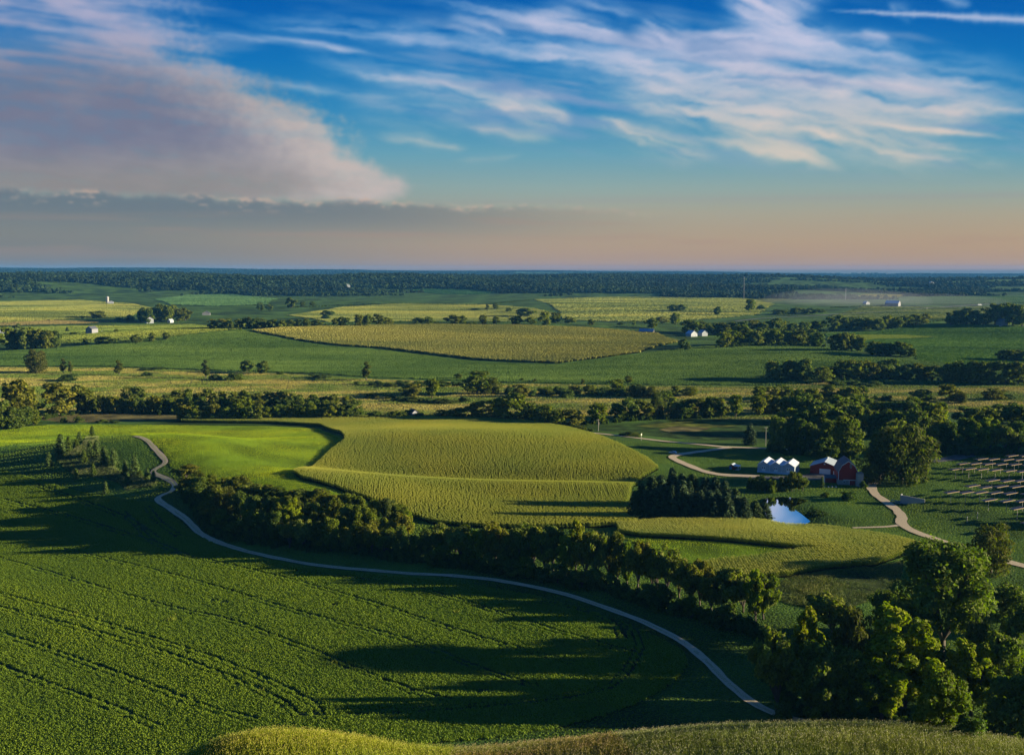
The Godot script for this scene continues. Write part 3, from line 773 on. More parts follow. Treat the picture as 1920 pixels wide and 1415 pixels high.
var wheel_lines := [
	PackedVector2Array([Vector2(-214.5, -428.3), Vector2(-154.7, -372.6), Vector2(-116.2, -342.9), Vector2(-89.3, -327.5), Vector2(-67.9, -309.3), Vector2(-43.7, -286.6), Vector2(-26.7, -270.1), Vector2(-15.4, -262.7)]),
	PackedVector2Array([Vector2(-180.6, -359.3), Vector2(-138.0, -331.4), Vector2(-104.9, -308.4), Vector2(-84.2, -293.5), Vector2(-64.7, -276.6), Vector2(-49.8, -261.0), Vector2(-46.0, -252.9)]),
	PackedVector2Array([Vector2(-172.7, -343.0), Vector2(-133.2, -319.5), Vector2(-102.0, -299.5), Vector2(-78.6, -281.3), Vector2(-58.8, -263.3), Vector2(-51.8, -253.1)]),
	PackedVector2Array([Vector2(-185.2, -431.6), Vector2(-141.0, -393.8), Vector2(-103.6, -363.5), Vector2(-68.9, -335.4), Vector2(-39.5, -315.4), Vector2(-21.5, -299.7), Vector2(-5.1, -282.4), Vector2(6.1, -273.0)]),
	PackedVector2Array([Vector2(-141.9, -420.8), Vector2(-103.9, -390.3), Vector2(-68.5, -363.0), Vector2(-42.6, -341.4), Vector2(-18.6, -319.3), Vector2(2.6, -301.0), Vector2(18.1, -289.8)]),
	PackedVector2Array([Vector2(-78.2, -381.9), Vector2(-57.5, -373.9), Vector2(-35.5, -362.7), Vector2(-10.7, -341.3), Vector2(11.3, -319.2), Vector2(34.7, -298.7)]),
	PackedVector2Array([Vector2(10.7, -345.8), Vector2(22.6, -339.0), Vector2(29.4, -331.0), Vector2(33.7, -319.2), Vector2(34.2, -308.7)]),
	PackedVector2Array([Vector2(21.8, -339.0), Vector2(30.9, -333.6), Vector2(37.3, -321.7), Vector2(38.6, -304.6), Vector2(35.4, -290.6), Vector2(27.3, -272.2), Vector2(16.6, -265.1), Vector2(-4.7, -258.3), Vector2(-34.2, -253.3), Vector2(-52.4, -252.5)]),
	PackedVector2Array([Vector2(-147.5, -291.5), Vector2(-122.0, -274.0), Vector2(-103.1, -261.6), Vector2(-85.0, -247.7)]),
	PackedVector2Array([Vector2(-160.7, -318.6), Vector2(-126.7, -295.7), Vector2(-96.5, -274.2), Vector2(-74.9, -257.9), Vector2(-62.7, -251.5)]),
	PackedVector2Array([Vector2(-255.4, -512.7), Vector2(-206.7, -483.4), Vector2(-164.7, -448.4), Vector2(-135.0, -419.4)]),
	PackedVector2Array([Vector2(-241.6, -528.9), Vector2(-203.1, -499.3), Vector2(-168.3, -465.3), Vector2(-147.1, -436.7)]),
	PackedVector2Array([Vector2(-176.3, -477.6), Vector2(-162.7, -457.2), Vector2(-148.3, -433.6), Vector2(-127.9, -410.2)]),
	PackedVector2Array([Vector2(-165.9, -479.6), Vector2(-154.8, -460.4), Vector2(-138.5, -437.9)]),
]
var weeds_at := [Vector2(-107.2, -325.5), Vector2(-76.5, -298.1), Vector2(-51.3, -313.5), Vector2(-49.4, -288.3), Vector2(-65.4, -268.5), Vector2(-139.8, -330.9), Vector2(-18.0, -333.7)]
var bare_at := [Vector2(-99.7, -346.8), Vector2(-58.8, -342.0), Vector2(-7.7, -268.6), Vector2(-95.7, -345.0)]
# width, spacing and height of thicket along lines
var thickets := [
	[6.0, 3.2, 6.0, PackedVector2Array([Vector2(-153.0, -489.6), Vector2(-129.2, -453.0), Vector2(-115.9, -436.8), Vector2(-100.4, -427.5), Vector2(-85.7, -419.5), Vector2(-67.4, -412.0), Vector2(-54.1, -406.9), Vector2(-36.6, -397.8)])],
	[5.0, 3.0, 5.0, PackedVector2Array([Vector2(-137.7, -459.8), Vector2(-119.4, -434.8), Vector2(-103.5, -425.1), Vector2(-86.9, -418.1), Vector2(-73.4, -413.0), Vector2(-54.1, -405.4), Vector2(-34.2, -393.3), Vector2(-17.1, -388.3)])],
	[3.0, 2.6, 5.0, PackedVector2Array([Vector2(-32.3, -394.7), Vector2(-13.3, -382.7), Vector2(-0.6, -377.0), Vector2(14.8, -369.7), Vector2(23.3, -360.7), Vector2(31.9, -357.7), Vector2(39.5, -345.1), Vector2(52.2, -334.1), Vector2(59.3, -327.3), Vector2(72.7, -314.4), Vector2(77.2, -308.7)])],
	[8.0, 4.0, 5.0, PackedVector2Array([Vector2(71.6, -282.8), Vector2(69.2, -256.5), Vector2(78.3, -251.3), Vector2(89.5, -249.8), Vector2(101.0, -246.0), Vector2(116.7, -238.7)])],
	[8.0, 4.0, 6.0, PackedVector2Array([Vector2(71.6, -271.2), Vector2(91.1, -275.1), Vector2(111.0, -271.4), Vector2(135.0, -271.6)])],
	[4.0, 5.0, 6.0, PackedVector2Array([Vector2(155.7, -634.1), Vector2(179.3, -621.1), Vector2(198.1, -611.1)])],
	[4.0, 5.0, 6.0, PackedVector2Array([Vector2(222.9, -647.9), Vector2(249.2, -631.1), Vector2(303.8, -618.7)])],
	[4.0, 6.0, 6.0, PackedVector2Array([Vector2(178.9, -694.2), Vector2(224.6, -694.4), Vector2(275.1, -680.2), Vector2(321.6, -655.7)])],
	[5.0, 5.0, 5.0, PackedVector2Array([Vector2(-35.4, -779.2), Vector2(0.0, -776.3), Vector2(37.6, -745.8), Vector2(94.2, -777.8), Vector2(147.4, -789.6)])],
	[4.0, 5.0, 5.0, PackedVector2Array([Vector2(-268.8, -807.4), Vector2(-194.7, -804.3), Vector2(-112.7, -798.0)])],
	[3.0, 4.0, 4.0, PackedVector2Array([Vector2(-351.4, -732.5), Vector2(-349.7, -770.0), Vector2(-325.3, -816.6), Vector2(-269.7, -810.5)])],
	[4.0, 7.0, 5.0, PackedVector2Array([Vector2(256.8, -1042.6), Vector2(314.3, -1042.2), Vector2(389.4, -1046.7), Vector2(479.3, -1014.0)])],
	[5.0, 8.0, 6.0, PackedVector2Array([Vector2(254.3, -1317.7), Vector2(333.1, -1356.9), Vector2(391.5, -1335.5)])],
	[5.0, 8.0, 6.0, PackedVector2Array([Vector2(276.7, -1675.5), Vector2(498.9, -1719.0), Vector2(655.6, -1771.4)])],
	[2.0, 5.0, 3.0, PackedVector2Array([Vector2(-254.7, -1591.1), Vector2(-132.1, -1651.5), Vector2(0.0, -1689.7), Vector2(118.5, -1692.2), Vector2(217.3, -1638.7)])],
	[2.0, 8.0, 3.0, PackedVector2Array([Vector2(67.4, -3378.9), Vector2(342.7, -3615.7), Vector2(770.5, -3510.3)])],
	[2.0, 8.0, 3.0, PackedVector2Array([Vector2(-1518.4, -3169.8), Vector2(-1328.3, -3286.9), Vector2(-861.3, -2563.1)])],
	[2.0, 7.0, 3.0, PackedVector2Array([Vector2(-782.3, -2174.4), Vector2(-855.3, -2112.7), Vector2(-972.8, -2027.0)])],
	[2.0, 7.0, 3.0, PackedVector2Array([Vector2(-600.7, -1394.1), Vector2(-509.9, -1414.0), Vector2(-449.4, -1471.7), Vector2(-389.0, -1539.7)])],
	[2.0, 9.0, 4.0, PackedVector2Array([Vector2(826.9, -2760.3), Vector2(1093.7, -2961.1), Vector2(1448.9, -3088.5)])],
	[2.0, 7.0, 3.0, PackedVector2Array([Vector2(628.4, -2095.9), Vector2(677.8, -1832.1), Vector2(785.5, -1893.7)])],
	[2.0, 7.0, 3.0, PackedVector2Array([Vector2(-318.5, -1592.0), Vector2(-219.7, -1690.1), Vector2(0.0, -1782.7), Vector2(108.0, -2402.4)])],
	[3.0, 9.0, 5.0, PackedVector2Array([Vector2(-560.8, -2674.6), Vector2(-282.0, -2825.0), Vector2(-82.9, -2769.8), Vector2(67.4, -3378.9)])],
]


func land() -> void:
	var verts := PackedVector3Array()
	var norms := PackedVector3Array()
	var index := PackedInt32Array()
	var radii := PackedFloat32Array()
	var r := 0.0
	while r < 18500.0:
		radii.append(r)
		r += 4.0 if r < 880.0 else r * 0.0105
	var angles := PackedFloat32Array()
	var a := -36.0
	while a < 36.0:
		angles.append(a)
		a += 0.4
	while a < 324.0:
		angles.append(a)
		a += 3.0
	var n := angles.size()
	for i in radii.size():
		for k in n:
			var t := deg_to_rad(angles[k])
			var x := sin(t) * radii[i]
			var z := -cos(t) * radii[i]
			verts.append(Vector3(x, ground(x, z), z))
			norms.append(slope(x, z, 2.0) if absf(wrapf(angles[k], -180.0, 180.0)) < 40.0 and radii[i] < 4500.0 else Vector3.UP)
			if i:
				var b := i * n + k
				var c := i * n + (k + 1) % n
				index.append_array([b, c, c - n, b, c - n, b - n])
	setting("ground", with_uv(verts, norms, index), cover("meadow grass", lin(0.075, 0.15, 0.02), lin(0.115, 0.2, 0.03), 34.0, 34.0, 420.0, 60.0))


func field(called: String, key: String, up: float, cell: float, m: Material, skirt := 0.0) -> void:
	setting(called, sheet(fields[key], up, cell, skirt), m)


func relief_picture() -> void:
	var n := FastNoiseLite.new()
	n.seed = 77
	n.frequency = 0.06
	n.fractal_octaves = 4
	var t := NoiseTexture2D.new()
	t.width = 512
	t.height = 512
	t.seamless = true
	t.noise = n
	relief.append(t)


func all_fields() -> void:
	field("soybean_field", "soy", 0.2, 6.0, cover("soybean soil", lin(0.04, 0.08, 0.018), lin(0.06, 0.11, 0.025), 12.0, 12.0, 120.0, 30.0))
	field("hayfield", "hay", 0.17, 5.0, cover("hay", lin(0.16, 0.26, 0.012), lin(0.24, 0.35, 0.018), 26.0, 10.0, 150.0, 35.0))
	field("corn_ground", "corn", 0.5, 8.0, cover("corn ground", lin(0.045, 0.065, 0.016), lin(0.075, 0.095, 0.025), 12.0, 12.0, 90.0, 40.0), 0.6)
	field("corn_strip_ground", "strip", 0.4, 6.0, mats["corn ground"], 0.5)
	field("hay_wedge", "wedge", 0.15, 5.0, mats["hay"])
	field("stubble_strip", "tan_strip", 0.1, 8.0, cover("stubble", lin(0.2, 0.17, 0.055), lin(0.28, 0.235, 0.085), 22.0, 6.0, 90.0, 25.0))
	field("gravel_lot", "lot", 0.12, 6.0, cover("gravel", lin(0.16, 0.15, 0.135), lin(0.27, 0.255, 0.235), 5.0, 5.0, 40.0, 6.0))
	field("farm_yard", "yard", 0.12, 6.0, mats["gravel"])
	field("rough_knoll_ground", "rough", 0.15, 5.0, cover("rough grass", lin(0.07, 0.11, 0.03), lin(0.13, 0.15, 0.055), 9.0, 9.0, 60.0, 60.0))
	field("weedy_ground", "weeds", 0.15, 5.0, cover("weedy grass", lin(0.08, 0.12, 0.022), lin(0.13, 0.16, 0.04), 9.0, 9.0, 60.0, 60.0))
	field("wet_meadow", "meadow", 0.16, 12.0, cover("wet meadow", lin(0.14, 0.15, 0.03), lin(0.4, 0.34, 0.12), 130.0, 30.0, 330.0, 70.0, lin(0.23, 0.21, 0.065), 0.7))
	field("roadside_meadow", "roadside", 0.1, 10.0, cover("roadside grass", lin(0.055, 0.11, 0.018), lin(0.1, 0.17, 0.026), 40.0, 9.0, 80.0, 40.0))
	field("mown_field", "bright_hay", 0.2, 10.0, cover("mown hay", lin(0.17, 0.2, 0.02), lin(0.24, 0.25, 0.035), 40.0, 8.0, 80.0, 20.0))
	field("bare_patch", "tan_patch", 0.3, 10.0, mats["stubble"])
	field("far_soybean_field", "far_soy", 0.3, 20.0, cover("far soybeans", lin(0.032, 0.075, 0.024), lin(0.048, 0.105, 0.03), 260.0, 26.0, 500.0, 60.0))
	field("tan_corn_hill", "far_corn", 1.2, 20.0, cover("far corn", lin(0.16, 0.15, 0.045), lin(0.225, 0.2, 0.065), 260.0, 22.0, 500.0, 60.0), 1.4)
	field("right_soybean_field", "right_soy", 0.3, 20.0, cover("right soybeans", lin(0.032, 0.085, 0.022), lin(0.05, 0.125, 0.028), 300.0, 26.0, 500.0, 60.0))
	field("mown_strip", "right_bright", 0.6, 20.0, mats["mown hay"])
	field("olive_slope", "left_olive", 0.4, 30.0, cover("olive crop", lin(0.105, 0.125, 0.034), lin(0.16, 0.175, 0.05), 400.0, 60.0, 900.0, 60.0))
	field("tan_slope", "left_tan", 0.8, 20.0, mats["stubble"])
	field("pasture", "pasture", 0.3, 25.0, cover("pasture", lin(0.075, 0.125, 0.026), lin(0.13, 0.17, 0.04), 300.0, 40.0, 600.0, 60.0))
	field("olive_plain", "mid_olive", 0.5, 30.0, mats["olive crop"])
	field("pale_plain", "mid_light", 0.5, 30.0, cover("pale crop", lin(0.1, 0.135, 0.034), lin(0.175, 0.19, 0.055), 500.0, 60.0, 900.0, 60.0))
	field("far_green_field", "far_green", 0.5, 30.0, cover("green crop", lin(0.045, 0.12, 0.03), lin(0.075, 0.155, 0.04), 400.0, 60.0, 900.0, 60.0))
	field("far_green_strip", "far_strip", 0.5, 30.0, mats["green crop"])
	field("highway_plain", "right_plain", 0.5, 30.0, mats["pasture"])
	field("far_right_field", "right_far", 0.6, 30.0, mats["green crop"])
	field("far_yellow_field", "yellow_far", 1.2, 30.0, mats["mown hay"])
	field("far_middle_field", "right_mid", 1.2, 30.0, mats["mown hay"])
	# roads
	var gravel := cover("track gravel", lin(0.42, 0.325, 0.19), lin(0.63, 0.51, 0.33), 1.0, 1.0, 0.0, 3.0)
	setting("gravel_track", ribbon(roads["track"], 2.9, 0.24), gravel)
	setting("farm_road", ribbon(roads["farm"], 4.6, 0.28), gravel)
	setting("farm_road_bend", ribbon(roads["bend"], 5.0, 0.34), gravel)
	setting("farm_drive", ribbon(roads["drive"], 4.6, 0.26), gravel)
	setting("farm_spur", ribbon(roads["spur"], 2.6, 0.22), gravel)
	var tar := cover("road asphalt", lin(0.2, 0.19, 0.175), lin(0.3, 0.285, 0.26), 1.0, 1.0, 0.0, 2.0)
	setting("highway", ribbon(roads["highway"], 9.0, 1.3, 20.0, 0.0), tar)
	setting("side_road", ribbon(roads["side"], 6.0, 1.1, 20.0, 0.0), tar)
	# pond: level water in a hollow
	var w := plain("pond water", lin(0.84, 0.87, 0.88), 0.03, 1.0)
	var verts := PackedVector3Array()
	var norms := PackedVector3Array()
	var pts: PackedVector2Array = fields["pond"]
	var c := Vector2.ZERO
	for p in pts:
		c += p / pts.size()
	for i in pts.size():
		for p in [c, pts[i], pts[(i + 1) % pts.size()]]:
			var q: Vector2 = c + (p - c) * 1.12
			verts.append(Vector3(q.x, 0.02, q.y))
			norms.append(Vector3.UP)
	setting("pond_water", with_uv(verts, norms, PackedInt32Array()), w)


# a map of the near valley in 1 m cells: 0 open, 1 crop, 2 road, 3 soil track
var used := PackedByteArray()
const X0 := -430
const Z0 := -1000
const NX := 860
const NZ := 920


func mark(p: Vector2, r: float, what: int) -> void:
	for i in range(floori(p.x - r), ceili(p.x + r) + 1):
		for j in range(floori(p.y - r), ceili(p.y + r) + 1):
			if i >= X0 and j >= Z0 and i < X0 + NX and j < Z0 + NZ and Vector2(i + 0.5, j + 0.5).distance_to(p) <= r:
				used[(j - Z0) * NX + i - X0] = what


func at(x: float, z: float) -> int:
	var i := floori(x) - X0
	var j := floori(z) - Z0
	return used[j * NX + i] if i >= 0 and j >= 0 and i < NX and j < NZ else 0


func survey() -> void:
	used.resize(NX * NZ)
	for key in ["soy", "hay", "corn", "strip", "wedge", "tan_strip", "lot", "yard", "pond", "rough", "weeds"]:
		var o: PackedVector2Array = fields[key]
		var lo := o[0]
		var hi := o[0]
		for p in o:
			lo = lo.min(p)
			hi = hi.max(p)
		for i in range(floori(lo.x), ceili(hi.x)):
			for j in range(floori(lo.y), ceili(hi.y)):
				if i >= X0 and j >= Z0 and i < X0 + NX and j < Z0 + NZ and Geometry2D.is_point_in_polygon(Vector2(i + 0.5, j + 0.5), o):
					used[(j - Z0) * NX + i - X0] = 1
	for key in ["track", "farm", "bend", "drive", "spur"]:
		for p in rounded(roads[key], 1.5):
			mark(p, 1.7 if key != "farm" and key != "bend" else 2.3, 2)
	for line in wheel_lines:
		for p in rounded(line, 0.8):
			mark(p, 0.7, 3)
		var twin := PackedVector2Array()
		for i in line.size():
			var ahead: Vector2 = (line[mini(i + 1, line.size() - 1)] - line[maxi(i - 1, 0)]).normalized()
			twin.append(line[i] + Vector2(-ahead.y, ahead.x) * 2.3)
		for p in rounded(twin, 0.8):
			mark(p, 0.5, 3)
	for p in bare_at:
		mark(p, 1.6, 3)


func mottle(x: float, z: float, s: float) -> float:
	return soft.get_noise_2d(x * s, z * s)


func bounds(o: PackedVector2Array) -> Rect2:
	var b := Rect2(o[0], Vector2.ZERO)
	for p in o:
		b = b.expand(p)
	return b


func crops() -> void:
	var green := leafy("soy leaf", Color.WHITE, Color(0.7, 0.78, 0.22))
	# soybeans
	rng.seed = 5
	var l := Leaves.new()
	for i in 16:
		var d := dir()
		d.y = absf(d.y)
		var p := Vector3(d.x * 0.42, 0.2 + d.y * 0.5, d.z * 0.42)
		l.leaf(p, (d + Vector3(0, 0.15, 0) + dir() * 0.7).normalized(), dir(), 0.18, 0.13, mix(Color(0.145, 0.22, 0.02), rng.randf_range(0.8, 1.2), rng.randf_range(0.0, 0.3)))
	var soy := l.mesh(green)
	var spots := []
	var o: PackedVector2Array = fields["soy"]
	var b := bounds(o)
	var x := b.position.x
	while x < b.end.x:
		var z := maxf(b.position.y, -580.0)
		while z < minf(b.end.y, -205.0):
			var p := Vector2(x + rng.randf_range(-0.25, 0.25), z + rng.randf_range(-0.25, 0.25))
			if absf(p.x) < -p.y * 0.54 + 12.0 and Geometry2D.is_point_in_polygon(p, o):
				var u := at(p.x, p.y)
				if u == 1:
					var m := mottle(p.x, p.y, 2.2) * 0.6 + 0.9 * soft.get_noise_2d((p.x * 0.678 - p.y * 0.735) * 5.0, (p.x * 0.735 + p.y * 0.678) * 0.18) + 0.5 * soft.get_noise_2d(p.x * 0.35, p.y * 0.5 + 70.0)
					var h := 1.0 + 0.35 * m + rng.randf_range(-0.16, 0.2)
					spots.append([p.x, ground(p.x, p.y) + 0.05, p.y, rng.randf() * TAU, 1.05 + 0.2 * m, h, Color(1.0 + 0.2 * m, 1.0 + 0.12 * m, 1.0)])
			z += 0.62
		x += 0.66
	scatter("soybean_plants", soy, spots, "low dark-green soybean plants filling the big near field")
	# corn: three stalks to a clump, arching leaves and pale tassels
	var corn_meshes := []
	for kind in 2:
		l = Leaves.new()
		for s in 3:
			var at0 := Vector3((s - 1) * 0.36 + rng.randf_range(-0.1, 0.1), 0, rng.randf_range(-0.15, 0.15))
			for k in 7:
				var h := 0.55 + 1.45 * k / 7.0
				var a := rng.randf() * TAU
				var out := Vector3(cos(a), 0, sin(a))
				var side := Vector3(-out.z, 0, out.x) * 0.065
				var tone := mix(Color(0.2, 0.255, 0.028), rng.randf_range(0.9, 1.1), rng.randf_range(0.0, 0.25))
				var from := at0 + Vector3(0, h, 0)
				var mid := from + out * 0.34 + Vector3(0, 0.3, 0)
				var tip := from + out * 0.72 + Vector3(0, 0.02, 0)
				l.v.append_array([from - side, from + side, mid + side, from - side, mid + side, mid - side])
				l.c.append_array([tone, tone, tone, tone, tone, tone])
				l.blade(mid, tip, side, tone)
			for k in 4:
				var a := rng.randf() * TAU
				l.blade(at0 + Vector3(0, 1.95, 0), at0 + Vector3(cos(a) * 0.22, 2.5, sin(a) * 0.22), Vector3(-sin(a), 0, cos(a)) * 0.07, Color(0.43, 0.43, 0.1))
		corn_meshes.append(l.mesh(leafy("corn leaf" + str(kind), Color.WHITE, Color(0.75, 0.78, 0.25))))
	spots = []
	o = fields["corn"]
	b = bounds(o)
	var row := 0
	x = b.position.x - 110.0
	while x < b.end.x + 110.0:
		row += 1
		var z := b.position.y
		while z < b.end.y:
			var d := -z
			var rowed := smoothstep(-0.05, 0.3, soft.get_noise_2d(x * 0.5, z * 0.9 + 40.0))
			var loose := lerpf(0.7, 0.35, rowed)
			var p := Vector2(x + 30.0 * sin((d - 560.0) / 75.0) - 0.35 * (d - 600.0) + rng.randf_range(-loose, loose), z + rng.randf_range(-0.3, 0.3))
			if Geometry2D.is_point_in_polygon(p, o):
				var m := mottle(p.x, p.y, 1.6)
				var low: float = lerpf(1.0, [1.0, 0.98, 1.02, 0.96, 1.0, 0.92, 1.0][row % 7], rowed)
				spots.append([p.x, ground(p.x, p.y), p.y, PI / 2 + rng.randf_range(-0.4, 0.4), 1.1, low + 0.06 * m + rng.randf_range(-0.035, 0.035), Color(1.0 + 0.25 * m, 1.0 + 0.12 * m, 1.0)])
			z += 0.75
		x += 1.05
	scatter("corn_plants", corn_meshes[0], spots, "tasselled corn plants in curving rows on the rounded hill")
	spots = []
	for key in ["strip"]:
		o = fields[key]
		b = bounds(o)
		x = b.position.x
		while x < b.end.x:
			var z := b.position.y
			while z < b.end.y:
				var p := Vector2(x + rng.randf_range(-0.2, 0.2), z + rng.randf_range(-0.12, 0.12))
				if Geometry2D.is_point_in_polygon(p, o):
					var m := mottle(p.x, p.y, 2.5)
					spots.append([p.x, ground(p.x, p.y), p.y, rng.randf_range(-0.3, 0.3), 1.0, 1.0 + 0.12 * m + rng.randf_range(-0.08, 0.08), Color(1.0 + 0.25 * m, 1.0 + 0.12 * m, 1.0)])
				z += 0.85
			x += 1.0
	scatter("corn_strip_plants", corn_meshes[1], spots, "tasselled corn plants of the strip in front of the pond")


func tuft(blades: int, wide: float, tall: float, thick: float, c: Color, head: Color, heads: float) -> Leaves:
	var l := Leaves.new()
	for i in blades:
		var a := rng.randf() * TAU
		var q := Vector3(cos(a), 0, sin(a)) * wide * sqrt(rng.randf())
		var lean := Vector3(rng.randf_range(-0.4, 0.4), 0, rng.randf_range(-0.4, 0.4)) * tall
		var h := tall * rng.randf_range(0.55, 1.1)
		var side := Vector3(-sin(a + 1.0), 0, cos(a + 1.0)) * thick
		l.blade(q, q + lean + Vector3(0, h, 0), side, mix(c, rng.randf_range(0.7, 1.3), rng.randf_range(-0.1, 0.4)))
		if rng.randf() < heads:
			l.leaf(q + lean + Vector3(0, h, 0), dir(), Vector3.UP, thick * 1.6, thick * 0.9, head)
	return l


func grasses() -> void:
	var m := leafy("grass blade", Color.WHITE, Color(0.5, 0.5, 0.18))
	rng.seed = 21
	var spots := []
	# tall prairie grass on the near hill's shoulder
	var tall := tuft(16, 0.42, 0.85, 0.035, Color(0.17, 0.215, 0.035), Color(0.36, 0.34, 0.2), 0.35).mesh(m)
	var z := -232.0
	while z < -84.0:
		var x := -95.0
		while x < 118.0:
			var p := Vector2(x + rng.randf_range(-0.3, 0.3), z + rng.randf_range(-0.3, 0.3))
			var y := ground(p.x, p.y)
			if y > 14.0 and absf(p.x) < -p.y * 0.56 + 14.0:
				var n := mottle(p.x, p.y, 3.0)
				var n2 := fine.get_noise_2d(p.x * 2.5, p.y * 2.5)
				var c := Color(0.95 + 0.3 * n, 1.0 + 0.15 * n, 0.9)
				if p.x < -8.0:
					c = Color(1.2 + 0.3 * n, 1.25, 0.45)
				elif p.x < 14.0:
					c = c.lerp(Color(1.35, 0.95, 0.8), clampf(0.55 + n2, 0.0, 1.0))
				elif n2 > 0.1:
					c = c.lerp(Color(1.5, 1.4, 1.7), clampf(n2 * 1.6, 0.0, 0.7))
				spots.append([p.x, y, p.y, rng.randf() * TAU, 1.0, 0.95 + 0.22 * n + rng.randf_range(-0.25, 0.35), c])
			x += 0.62
		z += 0.62
	scatter("prairie_grass", tall, spots, "tall wild grass with pale seed heads on the near hilltop")
	# short grass of the hayfields and lawns
	var short := tuft(16, 0.62, 0.34, 0.07, Color(0.28, 0.38, 0.014), Color.WHITE, 0.0).mesh(m)
	spots = []
	for key in ["hay", "wedge"]:
		var o: PackedVector2Array = fields[key]
		var b := bounds(o)
		var x := b.position.x
		while x < b.end.x:
			z = b.position.y
			while z < b.end.y:
				var p := Vector2(x + rng.randf_range(-0.5, 0.5), z + rng.randf_range(-0.5, 0.5))
				if Geometry2D.is_point_in_polygon(p, o) and at(p.x, p.y) == 1:
					var n := mottle(p.x * 0.5, p.y, 2.2)
					spots.append([p.x, ground(p.x, p.y) + 0.08, p.y, rng.randf() * TAU, 1.1, 1.0 + 0.5 * n, Color(1.0 + 0.5 * n, 1.0 + 0.22 * n, 1.0)])
				z += 1.15
			x += 1.15
	scatter("hay_grass", short, spots, "bright green hay grass of the meadow round the knoll")
	var lawn := tuft(12, 0.8, 0.3, 0.08, Color(0.125, 0.22, 0.026), Color.WHITE, 0.0).mesh(m)
	spots = []
	z = -660.0
	while z < -236.0:
		var x := maxf(-300.0, z * 0.54)
		while x < minf(330.0, -z * 0.54):
			var p := Vector2(x + rng.randf_range(-0.6, 0.6), z + rng.randf_range(-0.6, 0.6))
			if at(p.x, p.y) == 0:
				var n := mottle(p.x, p.y, 2.6)
				spots.append([p.x, ground(p.x, p.y), p.y, rng.randf() * TAU, 1.2, 1.0 + 0.8 * n, Color(1.0 + 0.5 * n, 1.0 + 0.2 * n, 1.0)])
			x += 1.6
		z += 1.6
	for p in rounded(roads["track"], 0.4):
		if mottle(p.x, p.y, 4.0) > -0.25:
			spots.append([p.x + rng.randf_range(-0.3, 0.3), ground(p.x, p.y) + 0.18, p.y + rng.randf_range(-0.3, 0.3), rng.randf() * TAU, 0.45, 0.6, Color(1.2, 1.05, 1.0)])
	scatter("verge_grass", lawn, spots, "dark green grass of verges and farm lawns")
	# weeds and rough ground
	var weed := tuft(16, 0.55, 0.9, 0.06, Color(0.12, 0.175, 0.035), Color(0.27, 0.28, 0.12), 0.3).mesh(m)
	spots = []
	for key in ["weeds", "rough"]:
		var o: PackedVector2Array = fields[key]
		var b := bounds(o)
		var x := b.position.x
		while x < b.end.x:
			z = b.position.y
			while z < b.end.y:
				var p := Vector2(x + rng.randf_range(-0.5, 0.5), z + rng.randf_range(-0.5, 0.5))
				if Geometry2D.is_point_in_polygon(p, o):
					var n := mottle(p.x, p.y, 5.0)
					var c := Color(1.0 + 0.5 * n, 1.0 + 0.2 * n, 1.0)
					if key == "rough":
						c = c.lerp(Color(1.35, 1.25, 1.7), clampf(0.45 + n, 0.0, 1.0))
					spots.append([p.x, ground(p.x, p.y), p.y, rng.randf() * TAU, 1.0, 0.8 + 1.1 * n + rng.randf_range(-0.2, 0.3), c])
				z += 0.8
			x += 0.8
	scatter("rough_weeds", weed, spots, "rough weeds on the knoll and in the meadow corner")
	# wet meadow: wide clumps of sedge, tan and green in patches
	var sedge := tuft(14, 1.3, 0.75, 0.17, Color(0.29, 0.275, 0.075), Color.WHITE, 0.0).mesh(m)
	spots = []
	var o2: PackedVector2Array = fields["meadow"]
	var b2 := bounds(o2)
	z = b2.position.y
	while z < b2.end.y:
		var x := maxf(b2.position.x, z * 0.53)
		while x < minf(b2.end.x, -z * 0.53):
			var p := Vector2(x + rng.randf_range(-1.2, 1.2), z + rng.randf_range(-1.2, 1.2))
			if Geometry2D.is_point_in_polygon(p, o2):
				var n := soft.get_noise_2d(p.x * 0.7, p.y * 2.2) + 0.4 * fine.get_noise_2d(p.x, p.y * 1.5)
				var c := Color(0.5, 0.8, 0.45).lerp(Color(1.6, 1.5, 1.5), smoothstep(-0.22, 0.4, n))
				spots.append([p.x, ground(p.x, p.y) + 0.1, p.y, rng.randf() * TAU, 1.15, 0.9 - 0.5 * n + rng.randf_range(-0.2, 0.4), c])
			x += 2.5
		z += 2.5
	scatter("meadow_sedge", sedge, spots, "tan and green sedge covering the wet meadow")


